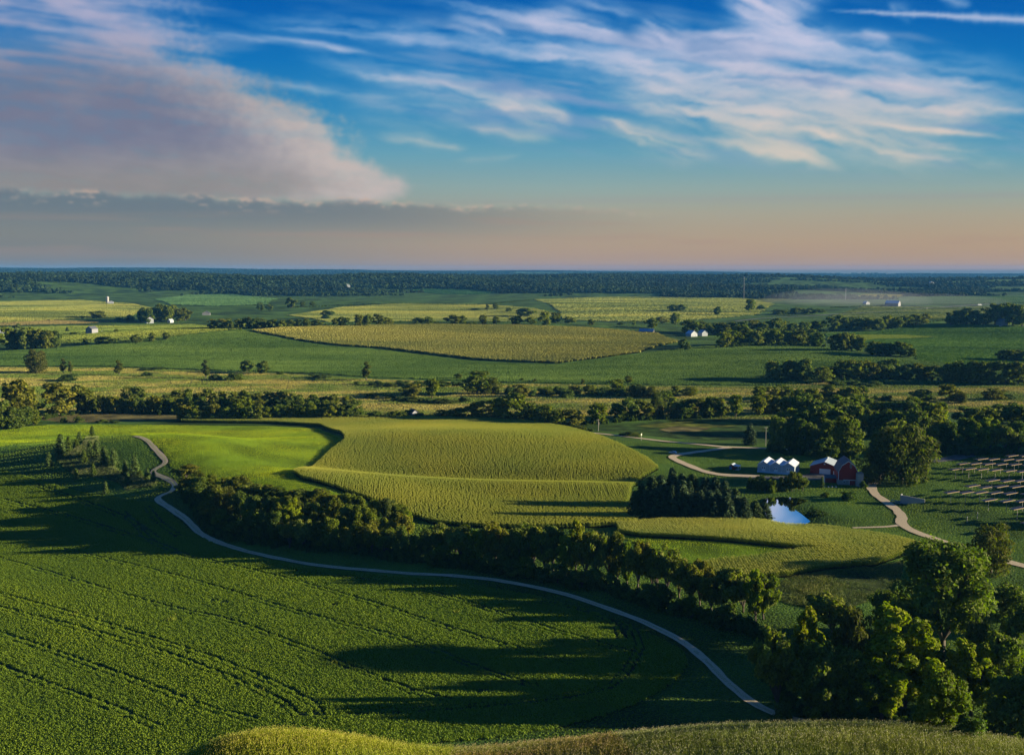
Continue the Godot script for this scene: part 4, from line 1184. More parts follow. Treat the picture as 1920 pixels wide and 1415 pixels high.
# standing crop on the far fields: patches of blades
func canopies() -> void:
	rng.seed = 41
	var m := leafy("far crop blade", Color.WHITE, Color(0.5, 0.5, 0.2))
	for spec in [["far_soy", "far_soybean_plants", 3.4, 0.75, Color(0.115, 0.2, 0.036), 0.5], ["far_corn", "far_corn_plants", 3.6, 2.6, Color(0.36, 0.35, 0.08), 0.35], ["right_soy", "right_soybean_plants", 3.6, 0.75, Color(0.11, 0.22, 0.03), 0.4], ["right_bright", "mown_strip_grass", 3.0, 0.9, Color(0.26, 0.33, 0.035), 0.2], ["pasture", "pasture_grass", 5.0, 0.9, Color(0.2, 0.26, 0.042), 0.6], ["left_olive", "olive_slope_crop", 7.0, 1.3, Color(0.24, 0.27, 0.06), 0.6], ["left_tan", "tan_slope_crop", 4.0, 1.0, Color(0.3, 0.25, 0.09), 0.2], ["mid_olive", "olive_plain_crop", 6.0, 1.3, Color(0.27, 0.3, 0.065), 0.5], ["mid_light", "pale_plain_crop", 8.0, 1.5, Color(0.25, 0.29, 0.065), 0.7], ["far_green", "far_green_crop", 8.0, 1.5, Color(0.09, 0.185, 0.06), 0.3], ["far_strip", "far_green_strip_crop", 9.0, 1.6, Color(0.05, 0.14, 0.04), 0.2], ["right_plain", "highway_grass", 8.0, 1.2, Color(0.17, 0.22, 0.055), 0.6], ["right_far", "far_right_crop", 9.0, 1.5, Color(0.07, 0.15, 0.045), 0.4], ["yellow_far", "far_yellow_crop", 9.0, 1.5, Color(0.3, 0.26, 0.04), 0.2]]:
		var cell: float = spec[2]
		var tall: float = spec[3]
		var l := Leaves.new()
		for i in 34:
			var a := rng.randf() * TAU
			var q := Vector3(rng.randf_range(-0.6, 0.6) * cell, 0, rng.randf_range(-0.6, 0.6) * cell)
			var k := rng.randf_range(0.7, 1.1)
			var side := Vector3(-sin(a), 0, cos(a)) * cell * 0.11
			l.v.append_array([q - side, q + side, q + side + Vector3(cos(a) * 0.3, tall * k, sin(a) * 0.3), q - side, q + side + Vector3(cos(a) * 0.3, tall * k, sin(a) * 0.3), q - side + Vector3(cos(a) * 0.3, tall * k, sin(a) * 0.3)])
			var tone := mix(Color(1, 1, 1), rng.randf_range(0.75, 1.25), rng.randf_range(0.0, 0.15))
			l.c.append_array([tone, tone, tone, tone, tone, tone])
		var mesh := l.mesh(m)
		var o: PackedVector2Array = fields[spec[0]]
		var b := bounds(o)
		var spots := []
		var c: Color = spec[4]
		var z := b.position.y
		while z < b.end.y:
			var x := maxf(b.position.x, z * 0.54)
			while x < minf(b.end.x, -z * 0.54):
				var p := Vector2(x + rng.randf_range(-0.4, 0.4) * cell, z + rng.randf_range(-0.4, 0.4) * cell)
				if Geometry2D.is_point_in_polygon(p, o):
					var n := soft.get_noise_2d(p.x * 0.22, p.y * 0.75) + 0.35 * fine.get_noise_2d(p.x * 0.12, p.y * 1.3)
					var k := 1.0 + float(spec[5]) * n * 1.3
					spots.append([p.x, ground(p.x, p.y) + 0.2, p.y, float(rng.randi() % 4) * PI / 2, 1.0, 1.0 + 0.2 * n, Color(c.r * k * (1.0 + 0.5 * n * float(spec[5])), c.g * k, c.b * k)])
				x += cell
			z += cell
		scatter(spec[1], mesh, spots)


# woods too far to tell tree from tree
func far_woods() -> void:
	rng.seed = 31
	var m := leafy("far leaf", Color.WHITE, Color(0.3, 0.34, 0.14))
	var meshes := []
	for v in 2:
		var l := Leaves.new()
		for k in 6:
			var c := Vector3(rng.randf_range(-6.0, 6.0), rng.randf_range(6.0, 10.0), rng.randf_range(-6.0, 6.0))
			var r := rng.randf_range(3.2, 5.0)
			var tone := rng.randf_range(0.75, 1.25)
			for i in 30:
				var d := dir()
				var p := c + d * r * Vector3(1, 1.0, 1) * rng.randf_range(0.75, 1.0)
				l.leaf(p, (d + dir() * 0.6).normalized(), dir(), 1.9, 1.4, mix(Color(0.026, 0.05, 0.018), tone * rng.randf_range(0.75, 1.25), rng.randf_range(0.0, 0.3)))
		meshes.append(l.mesh(m))
	var clear := []
	for key in ["far_green", "far_strip", "right_far", "yellow_far", "mid_light", "mid_olive", "right_plain", "right_mid", "left_olive"]:
		clear.append(fields[key])
	var near := [[], []]
	var d := 3450.0
	while d < 8600.0:
		var x := -d * 0.52
		while x < d * 0.52:
			var p := Vector2(x + rng.randf_range(-8.0, 8.0), -d + rng.randf_range(-8.0, 8.0))
			var start := 3760.0 + 260.0 * sin(p.x / 700.0 + 2.0) + 160.0 * soft.get_noise_2d(p.x * 0.12, 9.0)
			var a := p.x / d
			var n := soft.get_noise_2d(p.x * 0.09, p.y * 0.14 + 77.0) + 0.5 * fine.get_noise_2d(p.x * 0.03, p.y * 0.05)
			var want := n < 0.34
			if a > 0.14 and d < 5400.0:
				want = soft.get_noise_2d(p.x * 0.12, p.y * 0.35) > lerpf(-0.45, 0.08, smoothstep(0.14, 0.32, a))
			elif d < start:
				want = soft.get_noise_2d(p.x * 0.12, p.y * 0.3) > 0.3
			if want:
				for o in clear:
					if Geometry2D.is_point_in_polygon(p, o):
						want = false
						break
			if want:
				var s := rng.randf_range(0.55, 1.3)
				near[rng.randi() % 2].append([p.x, ground(p.x, p.y) - 3.0, p.y, rng.randf() * TAU, s, s * rng.randf_range(0.8, 1.2) * (1.0 + 0.25 * n), Color(1, 1, 1).lerp(Color(1.5, 1.3, 0.8), rng.randf() * 0.6) * (1.05 + 0.9 * soft.get_noise_2d(p.x * 0.2, p.y * 0.3))])
			x += 17.0 if d < 5000.0 else 21.0
		d += 19.0 if d < 5000.0 else 26.0
	scatter("far_woodland", meshes[0], near[0], "dark wooded hills across the far side of the valley")
	scatter("far_woodland", meshes[1], near[1], "dark wooded hills across the far side of the valley")
	var ridge := []
	d = 9000.0
	while d < 15400.0:
		var x := -d * 0.5
		while x < d * 0.5:
			var p := Vector2(x + rng.randf_range(-20.0, 20.0), -d + rng.randf_range(-30.0, 30.0))
			if soft.get_noise_2d(p.x * 0.05, p.y * 0.05) + 0.3 * fine.get_noise_2d(p.x * 0.04, p.y * 0.04) < 0.14:
				ridge.append([p.x, ground(p.x, p.y) - 4.0, p.y, rng.randf() * TAU, rng.randf_range(2.2, 3.4), rng.randf_range(0.9, 1.7), Color(1, 1, 1) * rng.randf_range(0.8, 1.2)])
			x += 52.0
		d += 60.0
	scatter("farthest_woodland", meshes[0], ridge, "blue wooded ridge on the horizon")
	# the wood on the hill outside the right edge, which shades the farm
	var hill := []
	for i in 900:
		var p := Vector2(rng.randf_range(250.0, 600.0), rng.randf_range(-800.0, -450.0))
		if p.x > -p.y * 0.535 + (6.0 if p.y > -560.0 else 60.0):
			hill.append([p.x, ground(p.x, p.y) - 2.0, p.y, rng.randf() * TAU, rng.randf_range(0.7, 1.0), rng.randf_range(0.85, 1.1), Color(1, 1.05, 0.9) * rng.randf_range(0.8, 1.2)])
	scatter("hill_woodland", meshes[1], hill, "wooded hill beside the solar slope")


func grow() -> void:
	mats.bark = plain("bark", lin(0.1, 0.08, 0.06), 0.95)
	var shades := [Color(1, 1, 1), Color(1.0, 0.98, 0.74), Color(0.86, 0.9, 0.84), Color(1.0, 0.94, 0.8)]
	for i in 4:
		crown_mats["leaf" + str(i)] = leafy("leaf tint " + str(i), shades[i], Color(0.86, 0.95, 0.27))
		crown_mats["needle" + str(i)] = leafy("needle tint " + str(i), shades[i], Color(0.45, 0.52, 0.18))
	var dark := Color(0.14, 0.185, 0.036)
	var mid := Color(0.19, 0.22, 0.042)
	for k in 3:
		make_tree("oak", "round", 101 + k, 4.4 + 0.4 * k, 46, 6600, 0.28, dark, 0.7)
		make_tree("oak_far", "round", 111 + k, 4.2 + 0.4 * k, 24, 2000, 0.5, dark, 0.4)
		make_tree("ash", "airy", 121 + k, 3.9 + 0.3 * k, 40, 5200, 0.3, mid, 1.3)
		make_tree("ash_far", "round", 131 + k, 3.9 + 0.3 * k, 30, 1700, 0.46, mid, 0.6)
		make_tree("shrub", "dome", 141 + k, 5.6, 18, 2600, 0.42, Color(0.1, 0.15, 0.038), 0.4)
	make_tree("locust", "round", 151, 3.6, 80, 10500, 0.21, Color(0.215, 0.27, 0.02), 1.2)
	make_tree("locust", "round", 152, 3.9, 70, 10500, 0.21, Color(0.2, 0.26, 0.022), 1.0)
	make_tree("locust_far", "round", 153, 3.6, 20, 1600, 0.48, Color(0.15, 0.2, 0.026), 1.4)
	make_tree("willow", "droop", 161, 4.8, 26, 7000, 0.26, Color(0.115, 0.145, 0.04), 0.9)
	make_tree("willow", "droop", 162, 4.4, 24, 6000, 0.28, Color(0.105, 0.135, 0.042), 0.8)
	make_tree("poplar", "column", 171, 1.7, 11, 1800, 0.34, Color(0.11, 0.135, 0.035), 1.4)
	make_tree("cotton", "fork", 181, 4.5, 64, 18000, 0.17, Color(0.14, 0.19, 0.034), 2.4)
	for k in 2:
		make_conifer("spruce", 191 + k, 2.5, 26, 17, 0.34, Color(0.05, 0.085, 0.032), 0.0)
		make_conifer("pine", 195 + k, 2.7, 12, 30, 0.42, Color(0.09, 0.14, 0.034), 0.75)


func _ready() -> void:
	soft.seed = 3
	soft.frequency = 0.008
	soft.fractal_octaves = 4
	fine.seed = 9
	fine.frequency = 0.02
	fine.fractal_octaves = 4
	view_and_light()
	relief_picture()
	land()
	all_fields()
	survey()
	grow()
	far_woods()
	crops()
	grasses()
	canopies()
	undergrowth()
	mist()
	farm()
	far_buildings()
	trees()


func trees() -> void:
	tree("ash", -159.5, -513.9, 7.4, 13.4, 3, 0, "airy olive-green tree, first from the left in the hedgerow's back row")
	tree("willow", -150.2, -501.7, 6.5, 7.7, 1, 0, "grey-olive drooping willow, second from the left in the hedgerow's back row")
	tree("oak", -139.4, -489.4, 6.9, 9.2, 1, 0, "dense dark-green tree, third from the left in the hedgerow's back row")
	tree("ash", -130.4, -480.4, 7.8, 9.6, 1, 0, "open-crowned tree, fourth from the left in the hedgerow's back row")
	tree("oak", -123.3, -476.5, 8.7, 13.7, 3, 0, "dense dark-green tree, fifth from the left in the hedgerow's back row")
	tree("ash", -116.8, -470.7, 7.8, 11.4, 0, 0, "loose feathery tree, sixth from the left in the hedgerow's back row")
	tree("oak", -108.8, -466.7, 8.1, 10.6, 3, 0, "dark round tree, seventh from the left in the hedgerow's back row")
	tree("oak", -102.8, -464.4, 8.2, 11.1, 2, 0, "dense dark-green tree, eighth from the left in the hedgerow's back row")
	tree("oak", -96.3, -460.9, 8.1, 10.3, 3, 0, "dark round tree, ninth from the left in the hedgerow's back row")
	tree("ash", -91.5, -462.0, 8.9, 11.6, 2, 0, "open-crowned tree, eighth from the right in the hedgerow's back row")
	tree("oak", -84.6, -460.2, 9.1, 13.3, 3, 0, "broad rounded tree, seventh from the right in the hedgerow's back row")
	tree("ash", -79.7, -458.9, 7.6, 12.0, 3, 0, "loose feathery tree, sixth from the right in the hedgerow's back row")
	tree("oak", -72.7, -456.5, 9.4, 12.9, 1, 0, "dark round tree, fifth from the right in the hedgerow's back row")
	tree("oak", -67.0, -455.0, 9.2, 10.7, 1, 0, "dark round tree, fourth from the right in the hedgerow's back row")
	tree("oak", -59.4, -451.9, 9.3, 8.9, 1, 0, "dark round tree, third from the right in the hedgerow's back row")
	tree("willow", -53.7, -448.8, 11.4, 8.9, 0, 0, "grey-olive drooping willow, second from the right in the hedgerow's back row")
	tree("oak", -48.9, -448.6, 8.6, 8.6, 1, 0, "dense dark-green tree, first from the right in the hedgerow's back row")
	tree("oak", -152.2, -490.9, 7.7, 12.0, 3, 0, "dark round tree, first from the left in the hedgerow's middle row")
	tree("oak", -141.4, -475.5, 11.3, 12.8, 2, 0, "dark round tree, second from the left in the hedgerow's middle row")
	tree("oak", -130.2, -460.4, 12.6, 13.4, 3, 0, "dark round tree, third from the left in the hedgerow's middle row")
	tree("willow", -122.7, -454.3, 13.7, 9.4, 3, 0, "grey-olive drooping willow, fourth from the left in the hedgerow's middle row")
	tree("oak", -116.9, -451.1, 12.6, 9.2, 2, 0, "broad rounded tree, fifth from the left in the hedgerow's middle row")
	tree("oak", -109.9, -445.2, 13.1, 10.6, 0, 0, "broad rounded tree, sixth from the left in the hedgerow's middle row")
	tree("oak", -101.8, -441.9, 13.3, 9.8, 0, 0, "broad rounded tree, seventh from the left in the hedgerow's middle row")
	tree("ash", -96.4, -438.9, 15.9, 9.5, 1, 0, "loose feathery tree, eighth from the left in the hedgerow's middle row")
	tree("willow", -91.0, -437.7, 15.2, 8.0, 1, 0, "soft olive willow, ninth from the left in the hedgerow's middle row")
	tree("ash", -83.9, -433.5, 15.1, 10.9, 2, 0, "loose feathery tree, eighth from the right in the hedgerow's middle row")
	tree("ash", -79.7, -432.7, 13.4, 8.4, 3, 0, "airy olive-green tree, seventh from the right in the hedgerow's middle row")
	tree("oak", -73.2, -431.7, 16.0, 10.6, 3, 0, "dense dark-green tree, sixth from the right in the hedgerow's middle row")
	tree("oak", -67.8, -426.4, 14.8, 10.1, 0, 0, "broad rounded tree, fifth from the right in the hedgerow's middle row")
	tree("oak", -61.7, -423.1, 15.7, 12.2, 1, 0, "broad rounded tree, fourth from the right in the hedgerow's middle row")
	tree("willow", -56.6, -424.9, 13.5, 7.2, 1, 0, "grey-olive drooping willow, third from the right in the hedgerow's middle row")
	tree("ash", -50.2, -418.1, 12.3, 9.4, 1, 0, "airy olive-green tree, second from the right in the hedgerow's middle row")
	tree("ash", -43.2, -415.4, 15.3, 10.0, 3, 0, "open-crowned tree, first from the right in the hedgerow's middle row")
	tree("oak", -132.0, -453.1, 9.2, 10.8, 3, 0, "dark round tree, first from the left in the hedgerow's front row")
	tree("oak", -122.2, -440.1, 10.0, 8.6, 1, 0, "dark round tree, second from the left in the hedgerow's front row")
	tree("ash", -113.6, -429.7, 9.2, 8.2, 2, 0, "open-crowned tree, third from the left in the hedgerow's front row")
	tree("oak", -107.4, -427.8, 12.5, 9.7, 1, 0, "dark round tree, fourth from the left in the hedgerow's front row")
	tree("oak", -102.4, -424.6, 12.8, 10.7, 2, 0, "broad rounded tree, fifth from the left in the hedgerow's front row")
	tree("oak", -94.9, -421.4, 13.7, 10.5, 2, 0, "dark round tree, sixth from the left in the hedgerow's front row")
	tree("ash", -88.8, -416.5, 11.9, 9.8, 3, 0, "airy olive-green tree, seventh from the left in the hedgerow's front row")
	tree("ash", -82.9, -414.4, 12.5, 10.9, 0, 0, "airy olive-green tree, eighth from the left in the hedgerow's front row")
	tree("oak", -77.1, -413.8, 11.3, 10.1, 3, 0, "dense dark-green tree, eighth from the right in the hedgerow's front row")
	tree("oak", -71.3, -411.3, 13.4, 10.0, 1, 0, "dark round tree, seventh from the right in the hedgerow's front row")
	tree("ash", -65.2, -410.4, 10.9, 7.5, 3, 0, "airy olive-green tree, sixth from the right in the hedgerow's front row")
	tree("oak", -60.5, -406.1, 12.8, 11.3, 3, 0, "broad rounded tree, fifth from the right in the hedgerow's front row")
	tree("ash", -54.1, -404.3, 14.4, 9.1, 3, 0, "loose feathery tree, fourth from the right in the hedgerow's front row")
	tree("ash", -48.8, -401.8, 12.4, 11.2, 2, 0, "airy olive-green tree, third from the right in the hedgerow's front row")
	tree("oak", -42.0, -396.2, 13.5, 8.9, 0, 0, "dense dark-green tree, second from the right in the hedgerow's front row")
	tree("oak", -37.1, -395.3, 10.2, 7.4, 2, 0, "broad rounded tree, first from the right in the hedgerow's front row")
	tree("oak", -31.6, -396.4, 12.2, 10.5, 0, 0, "broad rounded tree, first from the left in the hedgerow's thin right stretch")
	tree("ash", -26.9, -402.1, 13.7, 13.3, 0, 0, "open-crowned tree, second from the left in the hedgerow's thin right stretch")
	tree("ash", -22.0, -398.0, 12.5, 12.0, 3, 0, "open-crowned tree, third from the left in the hedgerow's thin right stretch")
	tree("ash", -19.2, -390.5, 16.1, 12.2, 0, 0, "loose feathery tree, fourth from the left in the hedgerow's thin right stretch")
	tree("locust", -13.4, -387.3, 13.6, 8.9, 1, 0, "bright yellow-green tree, fifth from the left in the hedgerow's thin right stretch")
	tree("ash", -10.1, -387.2, 14.6, 9.2, 1, 0, "open-crowned tree, sixth from the left in the hedgerow's thin right stretch")
	tree("ash", -5.8, -387.0, 18.5, 12.9, 3, 0, "airy olive-green tree, seventh from the left in the hedgerow's thin right stretch")
	tree("ash", -3.8, -383.8, 14.0, 9.8, 3, 0, "loose feathery tree, eighth from the left in the hedgerow's thin right stretch")
	tree("oak", 0.6, -381.4, 16.3, 11.0, 3, 0, "dark round tree, ninth from the left in the hedgerow's thin right stretch")
	tree("ash", 3.6, -379.7, 19.2, 10.3, 2, 0, "open-crowned tree, tenth from the left in the hedgerow's thin right stretch")
	tree("ash", 7.8, -382.4, 18.0, 9.7, 1, 0, "airy olive-green tree, eleventh from the left in the hedgerow's thin right stretch")
	tree("ash", 12.1, -378.1, 16.2, 12.1, 1, 0, "airy olive-green tree, twelfth from the left in the hedgerow's thin right stretch")
	tree("ash", 14.9, -379.5, 19.1, 9.7, 2, 0, "loose feathery tree, thirteenth from the left in the hedgerow's thin right stretch")
	tree("locust", 19.4, -373.9, 15.3, 8.1, 1, 0, "bright yellow-green tree, fourteenth from the left in the hedgerow's thin right stretch")
	tree("locust", 23.3, -376.3, 20.3, 8.5, 3, 0, "yellow-green feathery tree, fifteenth from the left in the hedgerow's thin right stretch")
	tree("ash", 26.1, -370.6, 19.2, 11.5, 3, 0, "airy olive-green tree, sixteenth from the left in the hedgerow's thin right stretch")
	tree("ash", 29.9, -366.9, 19.9, 9.0, 0, 0, "loose feathery tree, seventeenth from the left in the hedgerow's thin right stretch")
	tree("ash", 34.4, -370.9, 17.0, 10.9, 1, 0, "open-crowned tree, sixteenth from the right in the hedgerow's thin right stretch")
	tree("oak", 37.1, -366.5, 18.1, 9.5, 3, 0, "broad rounded tree, fifteenth from the right in the hedgerow's thin right stretch")
	tree("locust", 40.3, -364.1, 15.4, 6.6, 2, 0, "bright yellow-green tree, fourteenth from the right in the hedgerow's thin right stretch")
	tree("ash", 43.4, -358.8, 19.4, 9.8, 3, 0, "loose feathery tree, thirteenth from the right in the hedgerow's thin right stretch")
	tree("ash", 48.2, -358.1, 15.2, 9.0, 0, 0, "loose feathery tree, twelfth from the right in the hedgerow's thin right stretch")
	tree("ash", 49.6, -356.5, 16.6, 10.0, 1, 0, "open-crowned tree, eleventh from the right in the hedgerow's thin right stretch")
	tree("ash", 52.7, -354.2, 18.1, 10.8, 0, 0, "loose feathery tree, tenth from the right in the hedgerow's thin right stretch")
	tree("ash", 56.3, -349.7, 15.1, 9.8, 0, 0, "loose feathery tree, ninth from the right in the hedgerow's thin right stretch")
	tree("ash", 58.9, -342.2, 16.5, 11.3, 3, 0, "loose feathery tree, eighth from the right in the hedgerow's thin right stretch")
	tree("ash", 61.9, -341.9, 16.8, 9.1, 3, 0, "airy olive-green tree, seventh from the right in the hedgerow's thin right stretch")
	tree("ash", 64.7, -336.2, 13.1, 10.1, 3, 0, "loose feathery tree, sixth from the right in the hedgerow's thin right stretch")
	tree("oak", 68.2, -336.5, 13.5, 8.9, 1, 0, "dark round tree, fifth from the right in the hedgerow's thin right stretch")
	tree("ash", 71.3, -333.4, 16.6, 11.3, 0, 0, "airy olive-green tree, fourth from the right in the hedgerow's thin right stretch")
	tree("ash", 74.6, -334.8, 13.3, 9.2, 2, 0, "airy olive-green tree, third from the right in the hedgerow's thin right stretch")
	tree("locust", 76.6, -326.1, 16.9, 8.6, 1, 0, "bright yellow-green tree, second from the right in the hedgerow's thin right stretch")
	tree("ash", 79.5, -327.8, 15.6, 10.2, 2, 0, "open-crowned tree, first from the right in the hedgerow's thin right stretch")
	tree("oak", -28.3, -387.7, 6.4, 8.8, 3, 1, "broad rounded tree, first from the left along the thin hedgerow's foot")
	tree("oak", -25.3, -387.8, 8.0, 9.5, 1, 1, "dense dark-green tree, second from the left along the thin hedgerow's foot")
	tree("shrub", -18.6, -387.3, 6.7, 8.6, 1, 1, "low rounded shrub, third from the left along the thin hedgerow's foot")
	tree("oak", -15.2, -386.2, 7.9, 11.2, 1, 1, "dark round tree, fourth from the left along the thin hedgerow's foot")
	tree("oak", -8.4, -381.8, 6.7, 8.3, 0, 1, "broad rounded tree, fifth from the left along the thin hedgerow's foot")
	tree("oak", -3.0, -376.8, 7.1, 8.0, 3, 1, "broad rounded tree, sixth from the left along the thin hedgerow's foot")
	tree("oak", -0.0, -373.9, 6.5, 8.7, 0, 1, "dark round tree, seventh from the left along the thin hedgerow's foot")
	tree("oak", 5.0, -372.9, 7.4, 9.7, 1, 1, "dark round tree, eighth from the left along the thin hedgerow's foot")
	tree("shrub", 11.2, -368.3, 8.4, 8.3, 0, 1, "low rounded shrub, ninth from the left along the thin hedgerow's foot")
	tree("ash", 16.2, -366.1, 7.6, 7.3, 2, 1, "open-crowned tree, tenth from the left along the thin hedgerow's foot")
	tree("shrub", 20.5, -365.4, 7.8, 8.5, 2, 1, "low rounded shrub, eleventh from the left along the thin hedgerow's foot")
	tree("ash", 24.5, -361.5, 6.6, 7.6, 3, 1, "open-crowned tree, twelfth from the left along the thin hedgerow's foot")
	tree("oak", 28.6, -359.6, 7.4, 8.4, 0, 1, "broad rounded tree, twelfth from the right along the thin hedgerow's foot")
	tree("oak", 33.8, -355.7, 6.9, 7.1, 0, 1, "dark round tree, eleventh from the right along the thin hedgerow's foot")
	tree("shrub", 38.3, -349.5, 7.9, 6.6, 1, 1, "dense low bush, tenth from the right along the thin hedgerow's foot")
	tree("shrub", 42.1, -346.2, 7.0, 5.6, 2, 1, "dense low bush, ninth from the right along the thin hedgerow's foot")
	tree("oak", 45.2, -342.0, 7.5, 8.8, 0, 1, "dark round tree, eighth from the right along the thin hedgerow's foot")
	tree("oak", 48.8, -337.8, 8.8, 8.1, 2, 1, "dark round tree, seventh from the right along the thin hedgerow's foot")
	tree("shrub", 53.0, -331.9, 7.6, 6.4, 2, 1, "dense low bush, sixth from the right along the thin hedgerow's foot")
	tree("oak", 56.9, -329.0, 7.3, 7.7, 1, 1, "dense dark-green tree, fifth from the right along the thin hedgerow's foot")
	tree("shrub", 60.9, -323.7, 7.4, 5.8, 1, 1, "dense low bush, fourth from the right along the thin hedgerow's foot")
	tree("shrub", 64.1, -320.7, 10.0, 7.9, 0, 1, "low rounded shrub, third from the right along the thin hedgerow's foot")
	tree("oak", 66.6, -318.5, 8.7, 8.4, 2, 1, "dense dark-green tree, second from the right along the thin hedgerow's foot")
	tree("shrub", 71.8, -314.7, 7.8, 6.8, 0, 1, "low rounded shrub, first from the right along the thin hedgerow's foot")
	tree("locust", -89.8, -426.8, 17.4, 9.6, 1, 0, "bright yellow-green tree standing out in the middle of the dark hedgerow")
	tree("locust", -42.6, -427.8, 11.4, 6.2, 1, 0, "small yellow-green tree at the dip in the hedgerow beside the corn")
	tree("cotton", 121.4, -292.0, 33.2, 31.5, 0, 2, "tallest tree of the clump, a broad sunlit cottonwood with dark forked trunk")
	tree("locust", 95.8, -252.7, 26.2, 22.4, 1, 2, "broad yellow-green tree in the middle of the clump behind the hill")
	tree("locust", 97.8, -271.4, 23.1, 10.2, 1, 2, "narrow yellow-green tree whose tip stands left of the cottonwood trunk")
	tree("locust", 89.5, -249.1, 17.5, 14.8, 1, 2, "lower yellow-green tree in front of the broad yellow one")
	tree("locust", 112.1, -250.9, 20.1, 14.3, 1, 2, "rounded yellow-green tree beneath the cottonwood's right side")
	tree("ash", 65.5, -254.3, 23.3, 12.7, 0, 2, "mid-green tree at the clump's edge nearest the gravel track")
	tree("locust", 74.5, -260.1, 25.0, 11.3, 3, 2, "mid-green tree with a bright yellow top beside the clump's edge")
	tree("oak", 73.9, -249.5, 20.2, 14.2, 0, 2, "dark broad tree at the front of the clump near the track")
	tree("willow", 88.8, -271.3, 22.5, 13.9, 3, 2, "dull olive tree between the two yellow-topped trees of the clump")
	tree("oak", 81.4, -249.6, 18.2, 13.5, 0, 2, "dark tree in the shaded front of the clump, under the olive tree")
	tree("ash", 96.9, -313.4, 14.4, 16.0, 0, 2, "dark spreading small tree at the edge of the weedy meadow")
	tree("oak", 114.3, -313.5, 13.8, 14.7, 0, 2, "dark bushy tree behind the cottonwood beside the weedy meadow")
	tree("oak", 106.8, -271.4, 19.0, 16.4, 0, 2, "dark tree under the cottonwood's left branches")
	tree("oak", 149.2, -313.5, 15.8, 16.4, 0, 2, "dark rounded tree right of the cottonwood crown")
	tree("oak", 133.9, -267.9, 24.5, 18.0, 0, 2, "dark tall tree cut off by the picture's right edge")
	tree("oak", 120.4, -252.0, 21.1, 14.3, 0, 2, "dark shaded tree right of the rounded yellow-green tree")
	tree("willow", 123.7, -271.5, 20.5, 10.8, 0, 2, "grey-olive tree in shade between cottonwood and right edge")
	tree("oak", 55.0, -132.1, 7.9, 7.1, 0, 2, "dark low tree in deep shade below the broad yellow tree")
	tree("shrub", 56.5, -126.5, 4.2, 4.8, 0, 2, "blue-green bush at the clump's shaded foot above the grassy hill")
	tree("oak", 114.4, -236.3, 16.6, 14.4, 0, 2, "dark low tree at the shaded lower right of the clump")
	tree("oak", 118.7, -233.8, 20.3, 12.7, 0, 2, "shaded low tree at the lower right edge of the view")
	tree("shrub", 65.9, -248.7, 7.0, 6.5, 0, 2, "dark bush where the gravel track passes behind the hill")
	tree("willow", 174.0, -378.4, 18.1, 20.5, 3, 2, "round olive-brown willow tree standing alone by the farm drive")
	tree("shrub", 159.3, -399.5, 5.9, 12.6, 0, 3, "bush beside the farm drive at the corn's corner")
	tree("shrub", 155.4, -411.3, 3.1, 7.9, 1, 3, "pale bush at the corn's far corner beside the drive")
	tree("shrub", 161.7, -504.9, 5.9, 11.3, 2, 3, "low bush on the grass in front of the red barn")
	tree("shrub", 152.3, -509.6, 3.8, 5.1, 1, 3, "small yellow bush on the lawn between pond and barn")
	tree("shrub", 138.7, -476.2, 5.0, 10.7, 2, 3, "low scrub on the pond's right bank")
	tree("shrub", 178.1, -533.0, 5.1, 5.4, 2, 3, "dark bush against the silo beside the barn")
	tree("spruce", 54.5, -463.6, 13.3, 8.6, 1, 4, "dense dark conifer, first from the left in the pond grove's front row")
	tree("spruce", 58.7, -463.4, 13.9, 8.6, 0, 4, "dense dark conifer, second from the left in the pond grove's front row")
	tree("spruce", 63.3, -463.8, 14.5, 10.0, 0, 4, "dense dark conifer, third from the left in the pond grove's front row")
	tree("spruce", 66.4, -463.9, 18.2, 10.9, 0, 4, "dense dark conifer, fourth from the left in the pond grove's front row")
	tree("spruce", 70.3, -461.6, 16.5, 7.7, 0, 4, "dark conical spruce, fifth from the left in the pond grove's front row")
	tree("spruce", 75.2, -463.2, 18.2, 11.1, 0, 4, "dark conical spruce, sixth from the left in the pond grove's front row")
	tree("spruce", 78.7, -464.9, 17.4, 7.9, 0, 4, "dense dark conifer, seventh from the left in the pond grove's front row")
	tree("spruce", 83.4, -464.6, 13.5, 8.5, 0, 4, "dense dark conifer, eighth from the left in the pond grove's front row")
	tree("spruce", 87.1, -460.1, 14.2, 11.0, 0, 4, "dark conical spruce, seventh from the right in the pond grove's front row")
	tree("spruce", 90.6, -461.6, 13.7, 9.3, 0, 4, "dense dark conifer, sixth from the right in the pond grove's front row")
	tree("spruce", 94.0, -458.9, 13.7, 9.3, 0, 4, "dense dark conifer, fifth from the right in the pond grove's front row")
	tree("spruce", 98.3, -461.8, 12.0, 10.6, 0, 4, "dark conical spruce, fourth from the right in the pond grove's front row")
	tree("spruce", 102.1, -460.5, 11.6, 8.4, 0, 4, "dark conical spruce, third from the right in the pond grove's front row")
	tree("spruce", 108.2, -465.5, 9.8, 8.5, 1, 4, "dense dark conifer, second from the right in the pond grove's front row")
	tree("spruce", 113.0, -467.9, 9.4, 9.1, 0, 4, "dense dark conifer, first from the right in the pond grove's front row")
	tree("spruce", 59.5, -481.7, 13.1, 8.0, 1, 4, "dark conical spruce, first from the left in the pond grove's back row")
	tree("spruce", 64.4, -482.1, 16.7, 11.0, 1, 4, "dense dark conifer, second from the left in the pond grove's back row")
	tree("spruce", 68.6, -483.4, 16.7, 10.6, 0, 4, "dark conical spruce, third from the left in the pond grove's back row")
	tree("spruce", 74.4, -487.4, 19.5, 8.8, 0, 4, "dense dark conifer, fourth from the left in the pond grove's back row")
